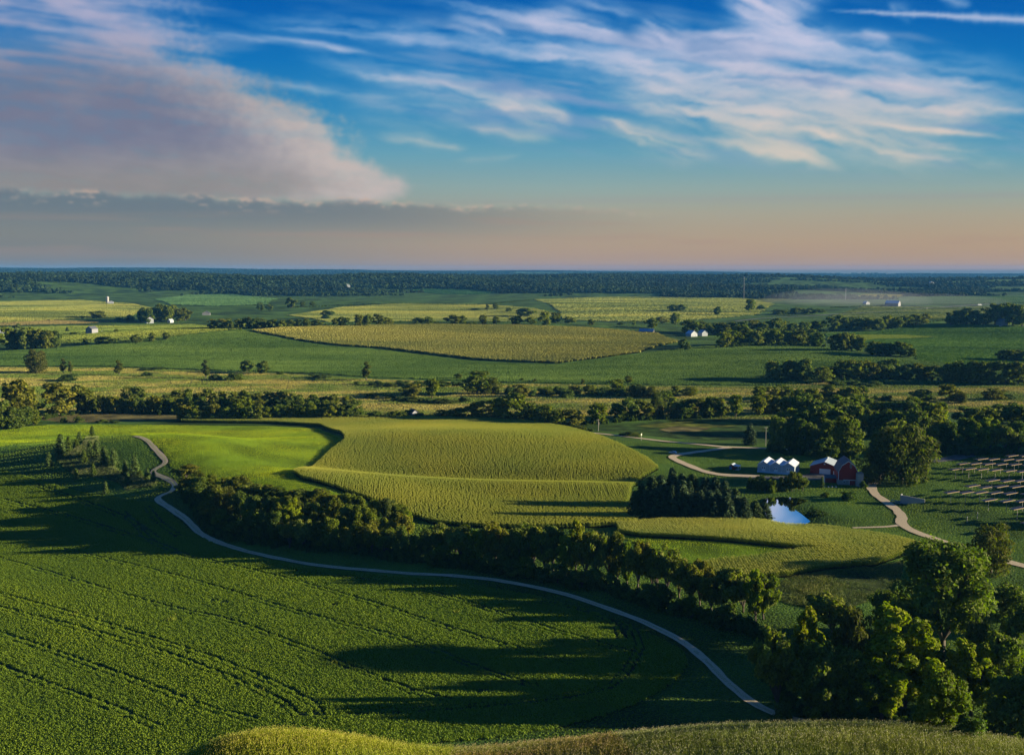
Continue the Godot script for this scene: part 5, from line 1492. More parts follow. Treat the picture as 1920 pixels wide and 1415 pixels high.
	tree("spruce", 78.4, -485.5, 17.1, 8.4, 0, 4, "dark conical spruce, fifth from the left in the pond grove's back row")
	tree("spruce", 83.2, -484.3, 17.0, 11.8, 1, 4, "dense dark conifer, fifth from the right in the pond grove's back row")
	tree("spruce", 89.1, -482.8, 15.9, 10.4, 0, 4, "dense dark conifer, fourth from the right in the pond grove's back row")
	tree("spruce", 93.6, -482.5, 16.2, 9.6, 0, 4, "dark conical spruce, third from the right in the pond grove's back row")
	tree("spruce", 97.9, -482.5, 14.5, 9.4, 0, 4, "dark conical spruce, second from the right in the pond grove's back row")
	tree("spruce", 102.2, -479.8, 11.6, 8.8, 1, 4, "dark conical spruce, first from the right in the pond grove's back row")
	tree("pine", -239.9, -560.0, 12.9, 7.5, 0, 5, "tall young pine on the knoll's left shoulder")
	tree("pine", -241.6, -548.7, 8.0, 4.7, 0, 5, "dark pine standing in the shaded slope left of the knoll")
	tree("pine", -238.6, -567.0, 8.7, 5.1, 1, 5, "young pine next to the tall one on the knoll's left")
	tree("pine", -241.1, -587.3, 5.9, 3.9, 0, 5, "dark pine near the top of the knoll")
	tree("pine", -237.1, -573.7, 4.8, 3.8, 1, 5, "small pine just below the top of the knoll")
	tree("pine", -276.5, -694.6, 7.2, 4.6, 1, 5, "pine standing alone on the very top of the knoll")
	tree("pine", -222.9, -556.4, 8.5, 5.0, 0, 5, "bushy pine in the middle of the knoll")
	tree("pine", -220.1, -557.6, 8.1, 4.7, 0, 5, "slim pine beside the bushy one on the knoll")
	tree("pine", -223.4, -549.2, 7.2, 4.2, 1, 5, "pine amid rough grass below the knoll's middle")
	tree("pine", -210.6, -543.7, 10.4, 6.1, 0, 5, "upright pine facing the lit meadow, left one of a pair")
	tree("pine", -205.0, -541.6, 9.6, 5.6, 0, 5, "bushy pine facing the lit meadow, right one of a pair")
	tree("pine", -219.8, -529.8, 5.7, 3.5, 1, 5, "dark small pine in the shade at the knoll's lower left edge")
	tree("pine", -211.9, -531.7, 6.5, 3.8, 1, 5, "dark pine at the shaded lower edge of the knoll")
	tree("pine", -196.4, -507.1, 6.3, 3.6, 0, 5, "lone pine out in the shaded slope below the knoll")
	tree("pine", -194.4, -528.5, 8.1, 4.7, 0, 5, "dark slim pine near the gravel track's bend")
	tree("pine", -188.8, -526.1, 10.9, 6.4, 0, 5, "tall bushy pine near the gravel track's bend")
	tree("pine", -185.1, -523.3, 4.0, 3.5, 1, 5, "low dark round pine beside the track")
	tree("pine", -180.6, -520.1, 6.0, 3.5, 0, 5, "young pine almost touching the track")
	tree("pine", -176.0, -515.7, 5.6, 3.5, 0, 5, "last young pine on the knoll at the track's narrow bend")
	tree("pine", -188.4, -515.0, 6.7, 3.9, 0, 5, "pale young pine at the knoll's lower right tip")
	tree("willow", 201.7, -544.3, 31.0, 37.1, 1, 6, "huge broad willow tree beside the farm drive and red barn")
	tree("willow", 186.3, -546.1, 18.2, 15.2, 3, 6, "smaller willow just behind the red barn's roof")
	tree("spruce", 149.2, -661.2, 14.3, 9.6, 0, 6, "dark spruce tree standing alone by the farm road")
	tree("oak", 181.3, -610.7, 13.5, 16.9, 2, 6, "dark tree directly behind the red shed")
	tree("oak", 197.2, -618.1, 24.1, 22.8, 1, 6, "sunlit bushy tree behind the red shed and barn")
	tree("pine", 157.5, -533.0, 5.9, 2.7, 0, 6, "small dark conifer beside the yard below the red shed")
	tree("shrub", 119.9, -528.1, 9.1, 5.9, 2, 7, "low rounded shrub, first from the left in the planting below the greenhouse")
	tree("shrub", 121.6, -528.1, 8.9, 5.3, 0, 7, "low rounded shrub, second from the left in the planting below the greenhouse")
	tree("oak", 123.8, -524.6, 8.1, 7.3, 2, 7, "dense dark-green tree, third from the left in the planting below the greenhouse")
	tree("shrub", 126.5, -524.9, 9.2, 5.6, 3, 7, "low rounded shrub, fourth from the left in the planting below the greenhouse")
	tree("shrub", 129.1, -520.8, 10.6, 6.1, 1, 7, "low rounded shrub, fifth from the left in the planting below the greenhouse")
	tree("shrub", 130.7, -522.9, 10.4, 6.1, 3, 7, "low rounded shrub, sixth from the left in the planting below the greenhouse")
	tree("shrub", 134.9, -523.2, 10.9, 7.3, 3, 7, "low rounded shrub, fifth from the right in the planting below the greenhouse")
	tree("shrub", 137.1, -524.7, 9.4, 5.0, 1, 7, "low rounded shrub, fourth from the right in the planting below the greenhouse")
	tree("oak", 139.8, -523.8, 10.2, 7.8, 3, 7, "dark round tree, third from the right in the planting below the greenhouse")
	tree("oak", 143.5, -525.6, 9.1, 6.7, 1, 7, "broad rounded tree, second from the right in the planting below the greenhouse")
	tree("ash", 145.1, -524.1, 7.8, 7.6, 2, 7, "loose feathery tree, first from the right in the planting below the greenhouse")
	tree("oak", 159.9, -634.1, 22.3, 15.0, 0, 8, "dense dark-green tree, first from the left in the dark wood edge by the farm road")
	tree("oak", 167.2, -632.1, 16.4, 12.4, 1, 8, "dark round tree, second from the left in the dark wood edge by the farm road")
	tree("oak", 172.2, -631.6, 21.4, 17.5, 2, 8, "dark round tree, third from the left in the dark wood edge by the farm road")
	tree("oak", 177.3, -631.7, 18.8, 15.2, 0, 8, "broad rounded tree, fourth from the left in the dark wood edge by the farm road")
	tree("oak", 182.2, -627.4, 16.0, 14.2, 3, 8, "dark round tree, third from the right in the dark wood edge by the farm road")
	tree("oak", 190.7, -636.3, 20.2, 14.5, 1, 8, "broad rounded tree, second from the right in the dark wood edge by the farm road")
	tree("oak", 197.9, -640.4, 15.4, 14.1, 0, 8, "dark round tree, first from the right in the dark wood edge by the farm road")
	tree("oak", 227.9, -645.2, 15.6, 18.6, 2, 8, "broad rounded tree, first from the left in the wood above the solar panels")
	tree("ash", 236.1, -644.9, 18.9, 18.0, 0, 8, "open-crowned tree, second from the left in the wood above the solar panels")
	tree("oak", 241.6, -638.1, 16.2, 16.8, 0, 8, "broad rounded tree, third from the left in the wood above the solar panels")
	tree("ash", 247.8, -632.7, 17.1, 18.3, 1, 8, "airy olive-green tree, fourth from the left in the wood above the solar panels")
	tree("ash", 259.8, -643.7, 17.9, 16.7, 3, 8, "loose feathery tree, fifth from the left in the wood above the solar panels")
	tree("oak", 261.0, -629.5, 19.6, 17.2, 2, 8, "dense dark-green tree, sixth from the left in the wood above the solar panels")
	tree("oak", 274.9, -638.2, 20.4, 23.0, 1, 8, "dark round tree, fifth from the right in the wood above the solar panels")
	tree("locust", 280.0, -629.4, 19.1, 18.7, 1, 8, "bright yellow-green tree, fourth from the right in the wood above the solar panels")
	tree("locust", 286.4, -631.4, 20.5, 16.1, 0, 8, "yellow-green feathery tree, third from the right in the wood above the solar panels")
	tree("ash", 292.5, -624.8, 18.4, 18.2, 0, 8, "airy olive-green tree, second from the right in the wood above the solar panels")
	tree("oak", 300.7, -626.2, 18.3, 17.1, 2, 8, "broad rounded tree, first from the right in the wood above the solar panels")
	tree("ash", 187.1, -712.6, 17.2, 18.8, 1, 8, "airy olive-green tree, first from the left in the farm wood's second rank")
	tree("oak", 193.2, -698.5, 17.1, 15.6, 2, 8, "dark round tree, second from the left in the farm wood's second rank")
	tree("oak", 201.8, -707.3, 19.4, 16.0, 0, 8, "dark round tree, third from the left in the farm wood's second rank")
	tree("ash", 211.3, -708.5, 20.0, 17.7, 2, 8, "airy olive-green tree, fourth from the left in the farm wood's second rank")
	tree("ash", 215.9, -697.0, 20.0, 19.9, 2, 8, "open-crowned tree, fifth from the left in the farm wood's second rank")
	tree("ash", 227.8, -700.1, 21.0, 17.8, 0, 8, "open-crowned tree, sixth from the left in the farm wood's second rank")
	tree("oak", 242.4, -714.1, 16.1, 15.3, 3, 8, "dense dark-green tree, sixth from the right in the farm wood's second rank")
	tree("oak", 243.2, -700.5, 15.5, 19.8, 2, 8, "broad rounded tree, fifth from the right in the farm wood's second rank")
	tree("oak", 250.2, -696.1, 18.4, 19.3, 1, 8, "dense dark-green tree, fourth from the right in the farm wood's second rank")
	tree("ash", 261.5, -700.7, 16.5, 16.1, 0, 8, "airy olive-green tree, third from the right in the farm wood's second rank")
	tree("ash", 264.2, -689.4, 19.8, 15.3, 2, 8, "airy olive-green tree, second from the right in the farm wood's second rank")
	tree("ash", 279.8, -699.1, 20.8, 20.7, 1, 8, "airy olive-green tree, first from the right in the farm wood's second rank")
	tree("locust", 209.7, -772.8, 18.5, 16.6, 2, 8, "yellow-green feathery tree, first from the left in the farm wood's third rank")
	tree("ash", 214.5, -760.8, 18.3, 21.6, 2, 8, "loose feathery tree, second from the left in the farm wood's third rank")
	tree("locust", 222.8, -755.1, 16.1, 17.0, 2, 8, "bright yellow-green tree, third from the left in the farm wood's third rank")
	tree("ash", 238.1, -771.3, 19.3, 23.5, 2, 8, "airy olive-green tree, fourth from the left in the farm wood's third rank")
	tree("ash", 248.8, -775.5, 17.7, 22.7, 2, 8, "loose feathery tree, fifth from the left in the farm wood's third rank")
	tree("oak", 250.5, -759.7, 14.6, 15.4, 2, 8, "dark round tree, sixth from the left in the farm wood's third rank")
	tree("locust", 268.6, -773.4, 14.1, 16.1, 3, 8, "bright yellow-green tree, sixth from the right in the farm wood's third rank")
	tree("locust", 276.2, -771.8, 14.1, 17.1, 0, 8, "bright yellow-green tree, fifth from the right in the farm wood's third rank")
	tree("oak", 278.0, -748.5, 17.3, 22.4, 0, 8, "dense dark-green tree, fourth from the right in the farm wood's third rank")
	tree("locust", 291.1, -766.6, 18.2, 15.3, 0, 8, "bright yellow-green tree, third from the right in the farm wood's third rank")
	tree("oak", 291.4, -742.1, 17.4, 21.6, 3, 8, "dense dark-green tree, second from the right in the farm wood's third rank")
	tree("locust", 304.2, -751.0, 15.8, 13.8, 1, 8, "yellow-green feathery tree, first from the right in the farm wood's third rank")
	tree("oak", 317.4, -737.5, 13.5, 18.1, 0, 8, "dense dark-green tree, first from the left in the farm wood's far-right rank")
	tree("ash", 318.2, -723.1, 14.0, 15.2, 0, 8, "loose feathery tree, second from the left in the farm wood's far-right rank")
	tree("ash", 327.1, -726.2, 13.8, 21.9, 1, 8, "loose feathery tree, third from the left in the farm wood's far-right rank")
	tree("ash", 341.5, -740.4, 13.5, 20.8, 2, 8, "loose feathery tree, third from the right in the farm wood's far-right rank")
	tree("oak", 348.7, -736.5, 13.1, 19.2, 1, 8, "dense dark-green tree, second from the right in the farm wood's far-right rank")
	tree("oak", 349.0, -727.6, 13.5, 17.7, 1, 8, "dense dark-green tree, first from the right in the farm wood's far-right rank")
	tree("locust", 186.2, -802.2, 15.2, 14.4, 3, 9, "yellow-green feathery tree, first from the left in the meadow thicket behind the wood")
	tree("ash", 194.9, -811.6, 15.4, 18.1, 3, 9, "open-crowned tree, second from the left in the meadow thicket behind the wood")
	tree("ash", 202.9, -815.8, 13.4, 16.4, 1, 9, "airy olive-green tree, third from the left in the meadow thicket behind the wood")
	tree("locust", 210.1, -809.6, 13.9, 13.8, 0, 9, "yellow-green feathery tree, fourth from the left in the meadow thicket behind the wood")
	tree("ash", 217.4, -808.6, 13.6, 17.1, 3, 9, "loose feathery tree, fifth from the left in the meadow thicket behind the wood")
	tree("locust", 223.7, -808.6, 16.5, 14.7, 2, 9, "bright yellow-green tree, sixth from the left in the meadow thicket behind the wood")
	tree("locust", 238.5, -829.4, 13.6, 15.5, 3, 9, "yellow-green feathery tree, sixth from the right in the meadow thicket behind the wood")
	tree("ash", 243.7, -812.9, 12.3, 13.1, 3, 9, "airy olive-green tree, fifth from the right in the meadow thicket behind the wood")
	tree("locust", 248.2, -810.6, 14.9, 13.5, 2, 9, "yellow-green feathery tree, fourth from the right in the meadow thicket behind the wood")
	tree("ash", 255.0, -805.9, 12.4, 14.8, 3, 9, "loose feathery tree, third from the right in the meadow thicket behind the wood")
	tree("oak", 266.8, -820.7, 14.2, 17.1, 0, 9, "dense dark-green tree, second from the right in the meadow thicket behind the wood")
	tree("locust", 274.5, -812.8, 11.9, 10.3, 1, 9, "bright yellow-green tree, first from the right in the meadow thicket behind the wood")
	tree("locust", 209.6, -895.3, 12.4, 14.1, 1, 9, "yellow-green feathery tree, first from the left in the meadow thicket nearest the far belt")
	tree("ash", 220.9, -903.3, 10.8, 16.8, 3, 9, "loose feathery tree, second from the left in the meadow thicket nearest the far belt")
	tree("ash", 231.4, -909.3, 12.1, 16.8, 2, 9, "loose feathery tree, third from the left in the meadow thicket nearest the far belt")
	tree("shrub", 239.5, -913.7, 12.1, 15.3, 3, 9, "low rounded shrub, fourth from the left in the meadow thicket nearest the far belt")
	tree("locust", 239.0, -881.0, 11.6, 11.7, 1, 9, "bright yellow-green tree, fifth from the left in the meadow thicket nearest the far belt")
	tree("locust", 250.0, -882.9, 11.9, 14.6, 3, 9, "bright yellow-green tree, sixth from the left in the meadow thicket nearest the far belt")
	tree("shrub", 265.8, -908.0, 10.3, 12.3, 3, 9, "dense low bush, fifth from the right in the meadow thicket nearest the far belt")
	tree("locust", 268.0, -895.6, 13.4, 15.4, 3, 9, "yellow-green feathery tree, fourth from the right in the meadow thicket nearest the far belt")
	tree("ash", 279.3, -893.0, 10.6, 17.8, 2, 9, "airy olive-green tree, third from the right in the meadow thicket nearest the far belt")
	tree("ash", 285.8, -886.1, 13.1, 16.8, 1, 9, "loose feathery tree, second from the right in the meadow thicket nearest the far belt")
	tree("ash", 296.9, -898.8, 12.5, 16.7, 2, 9, "open-crowned tree, first from the right in the meadow thicket nearest the far belt")
	tree("oak", 341.8, -882.4, 11.1, 24.3, 2, 9, "rounded dark tree standing alone in the right meadow")
	tree("ash", 363.9, -882.2, 15.3, 24.3, 3, 9, "spreading open tree beside the rounded one in the right meadow")
	tree("willow", 371.5, -874.8, 10.1, 11.6, 3, 9, "thin grey tree at the right meadow's middle")
	tree("ash", 409.1, -896.6, 10.3, 20.0, 3, 9, "low tree near the right end of the wet meadow")
	tree("shrub", 424.8, -904.1, 7.1, 17.0, 0, 9, "low bush near the right end of the wet meadow")
	tree("shrub", 313.7, -889.8, 8.4, 11.8, 2, 9, "dark bush at the thicket's end in the meadow")
	tree("shrub", 308.2, -897.2, 6.1, 8.9, 1, 9, "small bush left of the dark one in the meadow")
	tree("shrub", 404.3, -855.3, 4.9, 11.4, 2, 9, "flat bush in the tan grass above the right wood")
	tree("willow", -506.5, -1130.4, 24.8, 26.2, 3, 9, "grey-olive willow at the meadow's left by the soybean edge")
	tree("poplar", -473.7, -1119.9, 17.0, 7.4, 0, 9, "thin poplar left of a pair on the left meadow")
	tree("poplar", -465.8, -1119.8, 14.0, 6.2, 0, 9, "thin poplar right of a pair on the left meadow")
	tree("shrub", -441.0, -1050.6, 9.9, 25.6, 2, 9, "wide bush under the pair of thin poplars")
	tree("poplar", -409.0, -1104.5, 16.2, 9.8, 1, 9, "dark narrow tree alone on the left meadow")
	tree("poplar", -310.6, -1074.9, 20.2, 8.9, 2, 9, "pale narrow poplar amid the tan meadow")
	tree("oak", -282.7, -1130.0, 13.0, 16.2, 0, 9, "left one of two round trees by the dark soybean edge")
	tree("oak", -262.7, -1119.9, 13.5, 16.1, 0, 9, "right one of two round trees by the dark soybean edge")
	tree("shrub", -275.9, -1055.5, 11.0, 21.0, 1, 9, "wide bush below the two round trees")
	tree("shrub", -295.8, -1060.3, 8.3, 16.4, 0, 9, "low bush beside the pale narrow poplar")
	tree("shrub", -376.7, -1094.5, 7.4, 13.3, 2, 9, "pale bush between the dark narrow tree and the poplar")
	tree("shrub", -388.5, -1154.8, 4.2, 31.9, 2, 9, "flat dark scrub along the soybean edge on the left")
	tree("shrub", -193.4, -1075.0, 6.7, 29.7, 0, 9, "flat pale scrub along the soybean edge in the middle")
	tree("shrub", -242.6, -1109.9, 5.2, 8.6, 1, 9, "small round bush right of the two round trees")
	tree("poplar", -144.8, -1055.3, 19.9, 9.9, 1, 9, "bright narrow poplar at the meadow's centre")
	tree("shrub", -149.5, -1017.8, 5.3, 9.0, 1, 9, "dark bush at the bright poplar's foot")
	tree("locust", -68.6, -908.8, 17.1, 15.1, 1, 9, "yellow-green tree glowing amid the central thicket")
	tree("ash", -87.8, -928.1, 11.2, 24.3, 3, 9, "grey-green bushy tree left of the glowing yellow one")
	tree("ash", -30.8, -940.0, 20.7, 33.2, 2, 9, "big olive tree rising over the central meadow thicket")
	tree("willow", -16.6, -940.0, 15.3, 17.7, 1, 9, "grey-olive tree beside the big olive one")
	tree("oak", -0.8, -773.2, 20.3, 33.5, 1, 9, "broad dark tree behind the corn's top edge")
	tree("ash", -21.6, -779.2, 13.9, 22.5, 3, 9, "olive tree left of the broad dark one behind the corn")
	tree("oak", -35.4, -779.2, 9.0, 22.5, 1, 9, "dark low tree at the corn's far edge")
	tree("oak", -49.5, -785.4, 6.6, 20.6, 0, 9, "low dark tree right of the little white house")
	tree("ash", 14.7, -767.2, 14.1, 15.1, 2, 9, "light green tree right of the broad dark one")
	tree("oak", 23.6, -754.7, 13.5, 21.8, 1, 9, "round green tree at the corn's far right edge")
	tree("locust", 31.8, -742.0, 11.7, 12.4, 1, 9, "small yellow-green tree behind the corn's right edge")
	tree("ash", 42.0, -742.8, 11.7, 20.5, 3, 9, "dark grey-green tree beyond the corn's right end")
	tree("locust", 61.4, -750.5, 15.4, 16.7, 1, 9, "yellow round-headed tree by the utility pole")
	tree("oak", 77.7, -777.5, 12.2, 17.3, 1, 9, "dark tree right of the yellow round-headed one")
	tree("oak", 86.3, -777.7, 16.7, 18.4, 0, 9, "tall rounded tree with a sunlit side in the right belt")
	tree("oak", 95.7, -780.7, 14.3, 16.4, 3, 9, "sunlit rounded tree at the right belt's middle")
	tree("willow", 108.7, -786.6, 19.0, 13.1, 0, 9, "tall grey-green tree rising over the right belt")
	tree("ash", 119.1, -792.5, 15.8, 13.5, 0, 9, "leafy tree right of the tall grey-green one")
	tree("oak", 127.8, -786.7, 11.6, 17.5, 2, 9, "dark low tree in the belt's shaded middle")
	tree("oak", 137.4, -789.6, 14.9, 23.8, 3, 9, "broad rounded sunlit tree of the right belt")
	tree("oak", 147.9, -792.6, 15.4, 20.8, 1, 9, "rounded tree next to the broad sunlit one")
	tree("ash", 157.9, -798.4, 13.4, 15.7, 1, 9, "leafy tree near the belt's right end")
	tree("locust", 167.3, -789.7, 17.4, 12.3, 1, 9, "light tall tree at the belt's right end")
	tree("shrub", 76.4, -687.3, 4.7, 14.5, 3, 9, "dark mound-shaped bush beside the farm road")
	tree("shrub", 46.4, -722.9, 4.6, 13.7, 3, 9, "dark bushes at the corn's right tip")
	tree("shrub", 53.1, -710.0, 3.0, 5.5, 0, 9, "small dark bush at the road's far end")
	tree("shrub", 80.8, -680.0, 2.9, 4.5, 3, 9, "reddish bush beside the roadside post")
	tree("shrub", -2.4, -948.0, 9.9, 7.3, 3, 9, "small bush on the central meadow's edge")
	tree("shrub", 9.5, -1048.3, 4.4, 5.2, 1, 9, "dark dot of a bush on the soybean edge, left one")
	tree("shrub", 22.5, -1038.8, 4.9, 6.9, 3, 9, "dark dot of a bush on the soybean edge, right one")
	tree("poplar", 67.6, -1011.2, 6.9, 4.5, 1, 9, "pale little poplar on the soybean edge")
	tree("oak", 112.7, -1028.0, 7.0, 10.8, 3, 9, "dark round tree on the soybean edge")
	tree("oak", 96.4, -968.1, 10.6, 16.5, 1, 9, "dark tree left of the round one on the soybean edge")
	tree("shrub", 96.5, -1037.2, 2.2, 6.9, 0, 9, "dark little bush on the soybean edge near the round tree")
	tree("oak", -53.7, -1068.5, 5.6, 9.8, 1, 9, "round bush at the meadow's soybean edge")
	tree("shrub", -129.1, -1011.5, 7.0, 19.0, 2, 10, "dense low bush, first from the left in the willow scrub's far line")
	tree("shrub", -116.2, -996.8, 6.5, 16.3, 3, 10, "dense low bush, second from the left in the willow scrub's far line")
	tree("shrub", -104.7, -1018.8, 6.1, 20.2, 2, 10, "dense low bush, third from the left in the willow scrub's far line")
	tree("shrub", -88.4, -1004.8, 7.3, 22.9, 1, 10, "dense low bush, fourth from the left in the willow scrub's far line")
	tree("shrub", -80.8, -1010.3, 7.4, 23.2, 0, 10, "dense low bush, third from the right in the willow scrub's far line")
	tree("shrub", -65.8, -1007.3, 7.4, 24.0, 1, 10, "dense low bush, second from the right in the willow scrub's far line")
	tree("shrub", -53.3, -1009.7, 6.4, 22.1, 2, 10, "dense low bush, first from the right in the willow scrub's far line")
	tree("shrub", -120.5, -914.2, 6.3, 19.3, 3, 10, "low rounded shrub, first from the left in the willow scrub's near line")
	tree("shrub", -105.3, -907.3, 5.5, 13.7, 3, 10, "low rounded shrub, second from the left in the willow scrub's near line")
	tree("shrub", -93.1, -891.3, 5.8, 18.7, 0, 10, "low rounded shrub, third from the left in the willow scrub's near line")
	tree("shrub", -81.7, -888.0, 5.8, 18.1, 3, 10, "dense low bush, fourth from the left in the willow scrub's near line")
	tree("shrub", -72.2, -884.1, 5.2, 15.5, 0, 10, "dense low bush, fourth from the right in the willow scrub's near line")
	tree("shrub", -60.4, -876.1, 6.2, 16.2, 3, 10, "low rounded shrub, third from the right in the willow scrub's near line")
	tree("shrub", -52.7, -874.7, 5.8, 17.7, 3, 10, "low rounded shrub, second from the right in the willow scrub's near line")
	tree("shrub", -40.6, -884.3, 7.1, 14.3, 0, 10, "dense low bush, first from the right in the willow scrub's near line")
	tree("shrub", -2.2, -940.1, 8.9, 11.9, 2, 11, "low rounded shrub, first from the left in the scrub line across the tan meadow")
	tree("ash", 6.9, -922.8, 11.2, 17.1, 3, 11, "open-crowned tree, second from the left in the scrub line across the tan meadow")
	tree("shrub", 17.2, -925.3, 8.2, 12.5, 0, 11, "dense low bush, third from the left in the scrub line across the tan meadow")
	tree("shrub", 30.5, -932.8, 11.1, 17.7, 3, 11, "dense low bush, fourth from the left in the scrub line across the tan meadow")
	tree("shrub", 40.2, -938.9, 10.6, 16.6, 1, 11, "low rounded shrub, fifth from the left in the scrub line across the tan meadow")
	tree("shrub", 48.9, -919.3, 10.1, 17.8, 0, 11, "dense low bush, sixth from the left in the scrub line across the tan meadow")
	tree("ash", 56.0, -939.4, 8.3, 17.6, 3, 11, "open-crowned tree, seventh from the left in the scrub line across the tan meadow")
	tree("ash", 69.5, -930.8, 9.6, 18.3, 1, 11, "loose feathery tree, eighth from the left in the scrub line across the tan meadow")
	tree("shrub", 79.8, -929.5, 10.4, 18.0, 0, 11, "dense low bush, ninth from the left in the scrub line across the tan meadow")
	tree("shrub", 88.4, -932.6, 10.8, 17.4, 3, 11, "dense low bush, eighth from the right in the scrub line across the tan meadow")
	tree("shrub", 95.3, -925.3, 10.7, 14.7, 2, 11, "low rounded shrub, seventh from the right in the scrub line across the tan meadow")
	tree("willow", 106.7, -920.5, 11.3, 14.4, 1, 11, "grey-olive drooping willow, sixth from the right in the scrub line across the tan meadow")
	tree("willow", 111.7, -916.2, 11.6, 12.9, 2, 11, "soft olive willow, fifth from the right in the scrub line across the tan meadow")
	tree("willow", 120.8, -909.4, 10.7, 13.6, 3, 11, "soft olive willow, fourth from the right in the scrub line across the tan meadow")
	tree("shrub", 131.7, -910.9, 10.4, 16.8, 1, 11, "low rounded shrub, third from the right in the scrub line across the tan meadow")
	tree("ash", 142.8, -925.3, 9.1, 15.0, 1, 11, "airy olive-green tree, second from the right in the scrub line across the tan meadow")
	tree("ash", 156.4, -928.2, 8.3, 19.8, 1, 11, "airy olive-green tree, first from the right in the scrub line across the tan meadow")
	tree("oak", -101.5, -780.1, 6.1, 12.1, 2, 11, "dark round tree, first from the left in the bushes round the little white house")
	tree("shrub", -95.0, -777.2, 5.7, 10.4, 2, 11, "low rounded shrub, second from the left in the bushes round the little white house")
	tree("oak", -86.9, -781.0, 6.1, 11.5, 1, 11, "dark round tree, third from the left in the bushes round the little white house")
	tree("oak", -81.1, -784.6, 5.3, 10.6, 0, 11, "dense dark-green tree, third from the right in the bushes round the little white house")
	tree("oak", -75.9, -790.3, 5.8, 15.4, 0, 11, "dark round tree, second from the right in the bushes round the little white house")
	tree("shrub", -67.8, -784.6, 6.2, 13.2, 2, 11, "low rounded shrub, first from the right in the bushes round the little white house")
	tree("ash", -364.1, -778.4, 29.8, 30.6, 3, 12, "tall leafy tree at the belt's left end")
	tree("ash", -345.7, -804.4, 24.9, 29.5, 3, 12, "tall leafy tree second from the belt's left end")
	tree("oak", -359.3, -798.5, 11.7, 12.6, 0, 12, "dark round bush between the belt's two tall leafy trees")
	tree("oak", -333.9, -819.7, 21.1, 24.7, 3, 12, "dark tall tree third in the belt behind the hayfield")
	tree("ash", -316.5, -872.4, 14.6, 14.9, 0, 12, "sunlit tree standing above the belt, left one")
	tree("oak", -308.1, -872.4, 14.2, 11.4, 0, 12, "darker tree standing above the belt, right one")
	tree("oak", -347.7, -732.5, 13.8, 21.2, 2, 12, "dark bushy tree at the left edge by the hayfield")
	tree("oak", -343.3, -743.0, 14.0, 19.5, 2, 12, "rounded tree near the left edge by the hayfield")
	tree("oak", -341.7, -753.7, 11.1, 11.9, 1, 12, "smaller rounded tree right of the left-edge pair")
	tree("oak", -351.1, -727.2, 20.6, 16.2, 0, 12, "dark tree cut by the left edge at the hayfield")
	tree("locust", -335.2, -822.8, 6.5, 8.2, 3, 12, "pale bush at the foot of the belt's third tree")
	tree("shrub", -324.9, -764.5, 5.6, 6.8, 1, 12, "round bush at the tan strip, left one")
	tree("shrub", -313.7, -764.5, 6.8, 8.5, 3, 12, "round bush at the tan strip, right one")
	tree("shrub", -297.1, -764.5, 3.6, 9.3, 1, 12, "low bush along the hayfield's far edge")
	tree("shrub", -287.4, -764.5, 2.8, 9.3, 2, 12, "paler low bush along the hayfield's far edge")
	tree("oak", -325.8, -828.2, 11.8, 9.9, 0, 12, "dark round tree, first from the left in the belt above the tan strip")
	tree("oak", -317.7, -817.7, 14.3, 9.9, 3, 12, "dark round tree, second from the left in the belt above the tan strip")
	tree("oak", -311.0, -817.9, 13.4, 11.6, 1, 12, "broad rounded tree, third from the left in the belt above the tan strip")
	tree("ash", -306.2, -815.3, 13.3, 12.5, 1, 12, "loose feathery tree, fourth from the left in the belt above the tan strip")
	tree("oak", -301.1, -818.2, 11.9, 11.0, 3, 12, "dense dark-green tree, fifth from the left in the belt above the tan strip")
	tree("ash", -295.8, -819.6, 10.6, 9.3, 1, 12, "loose feathery tree, sixth from the left in the belt above the tan strip")
	tree("oak", -288.4, -813.5, 13.5, 11.8, 0, 12, "dark round tree, fifth from the right in the belt above the tan strip")
	tree("oak", -280.9, -812.9, 10.6, 8.9, 2, 12, "dense dark-green tree, fourth from the right in the belt above the tan strip")
	tree("ash", -278.6, -820.5, 13.5, 11.8, 1, 12, "loose feathery tree, third from the right in the belt above the tan strip")
	tree("ash", -272.0, -813.7, 13.3, 11.6, 3, 12, "loose feathery tree, second from the right in the belt above the tan strip")
	tree("oak", -265.4, -812.5, 11.8, 9.6, 2, 12, "dark round tree, first from the right in the belt above the tan strip")
	tree("oak", -279.1, -852.3, 10.2, 11.0, 3, 12, "dense dark-green tree, first from the left in the hayfield belt's back rank")
	tree("ash", -271.1, -860.8, 13.3, 17.1, 0, 12, "open-crowned tree, second from the left in the hayfield belt's back rank")
	tree("oak", -265.4, -863.4, 13.5, 13.9, 0, 12, "dense dark-green tree, third from the left in the hayfield belt's back rank")
	tree("oak", -256.7, -866.4, 10.3, 15.4, 3, 12, "broad rounded tree, fourth from the left in the hayfield belt's back rank")
	tree("ash", -248.9, -869.4, 13.7, 16.3, 0, 12, "loose feathery tree, fifth from the left in the hayfield belt's back rank")
	tree("ash", -238.3, -869.5, 11.2, 11.3, 1, 12, "open-crowned tree, sixth from the left in the hayfield belt's back rank")
	tree("ash", -226.5, -864.9, 11.0, 11.4, 1, 12, "airy olive-green tree, seventh from the left in the hayfield belt's back rank")
	tree("oak", -219.9, -869.5, 12.1, 12.7, 1, 12, "dark round tree, eighth from the left in the hayfield belt's back rank")
	tree("ash", -207.0, -859.8, 10.5, 15.1, 1, 12, "open-crowned tree, ninth from the left in the hayfield belt's back rank")
	tree("ash", -198.6, -864.9, 11.6, 12.7, 0, 12, "airy olive-green tree, eighth from the right in the hayfield belt's back rank")
	tree("ash", -190.4, -865.1, 12.0, 13.5, 2, 12, "loose feathery tree, seventh from the right in the hayfield belt's back rank")
	tree("ash", -182.1, -859.4, 12.3, 16.0, 0, 12, "open-crowned tree, sixth from the right in the hayfield belt's back rank")
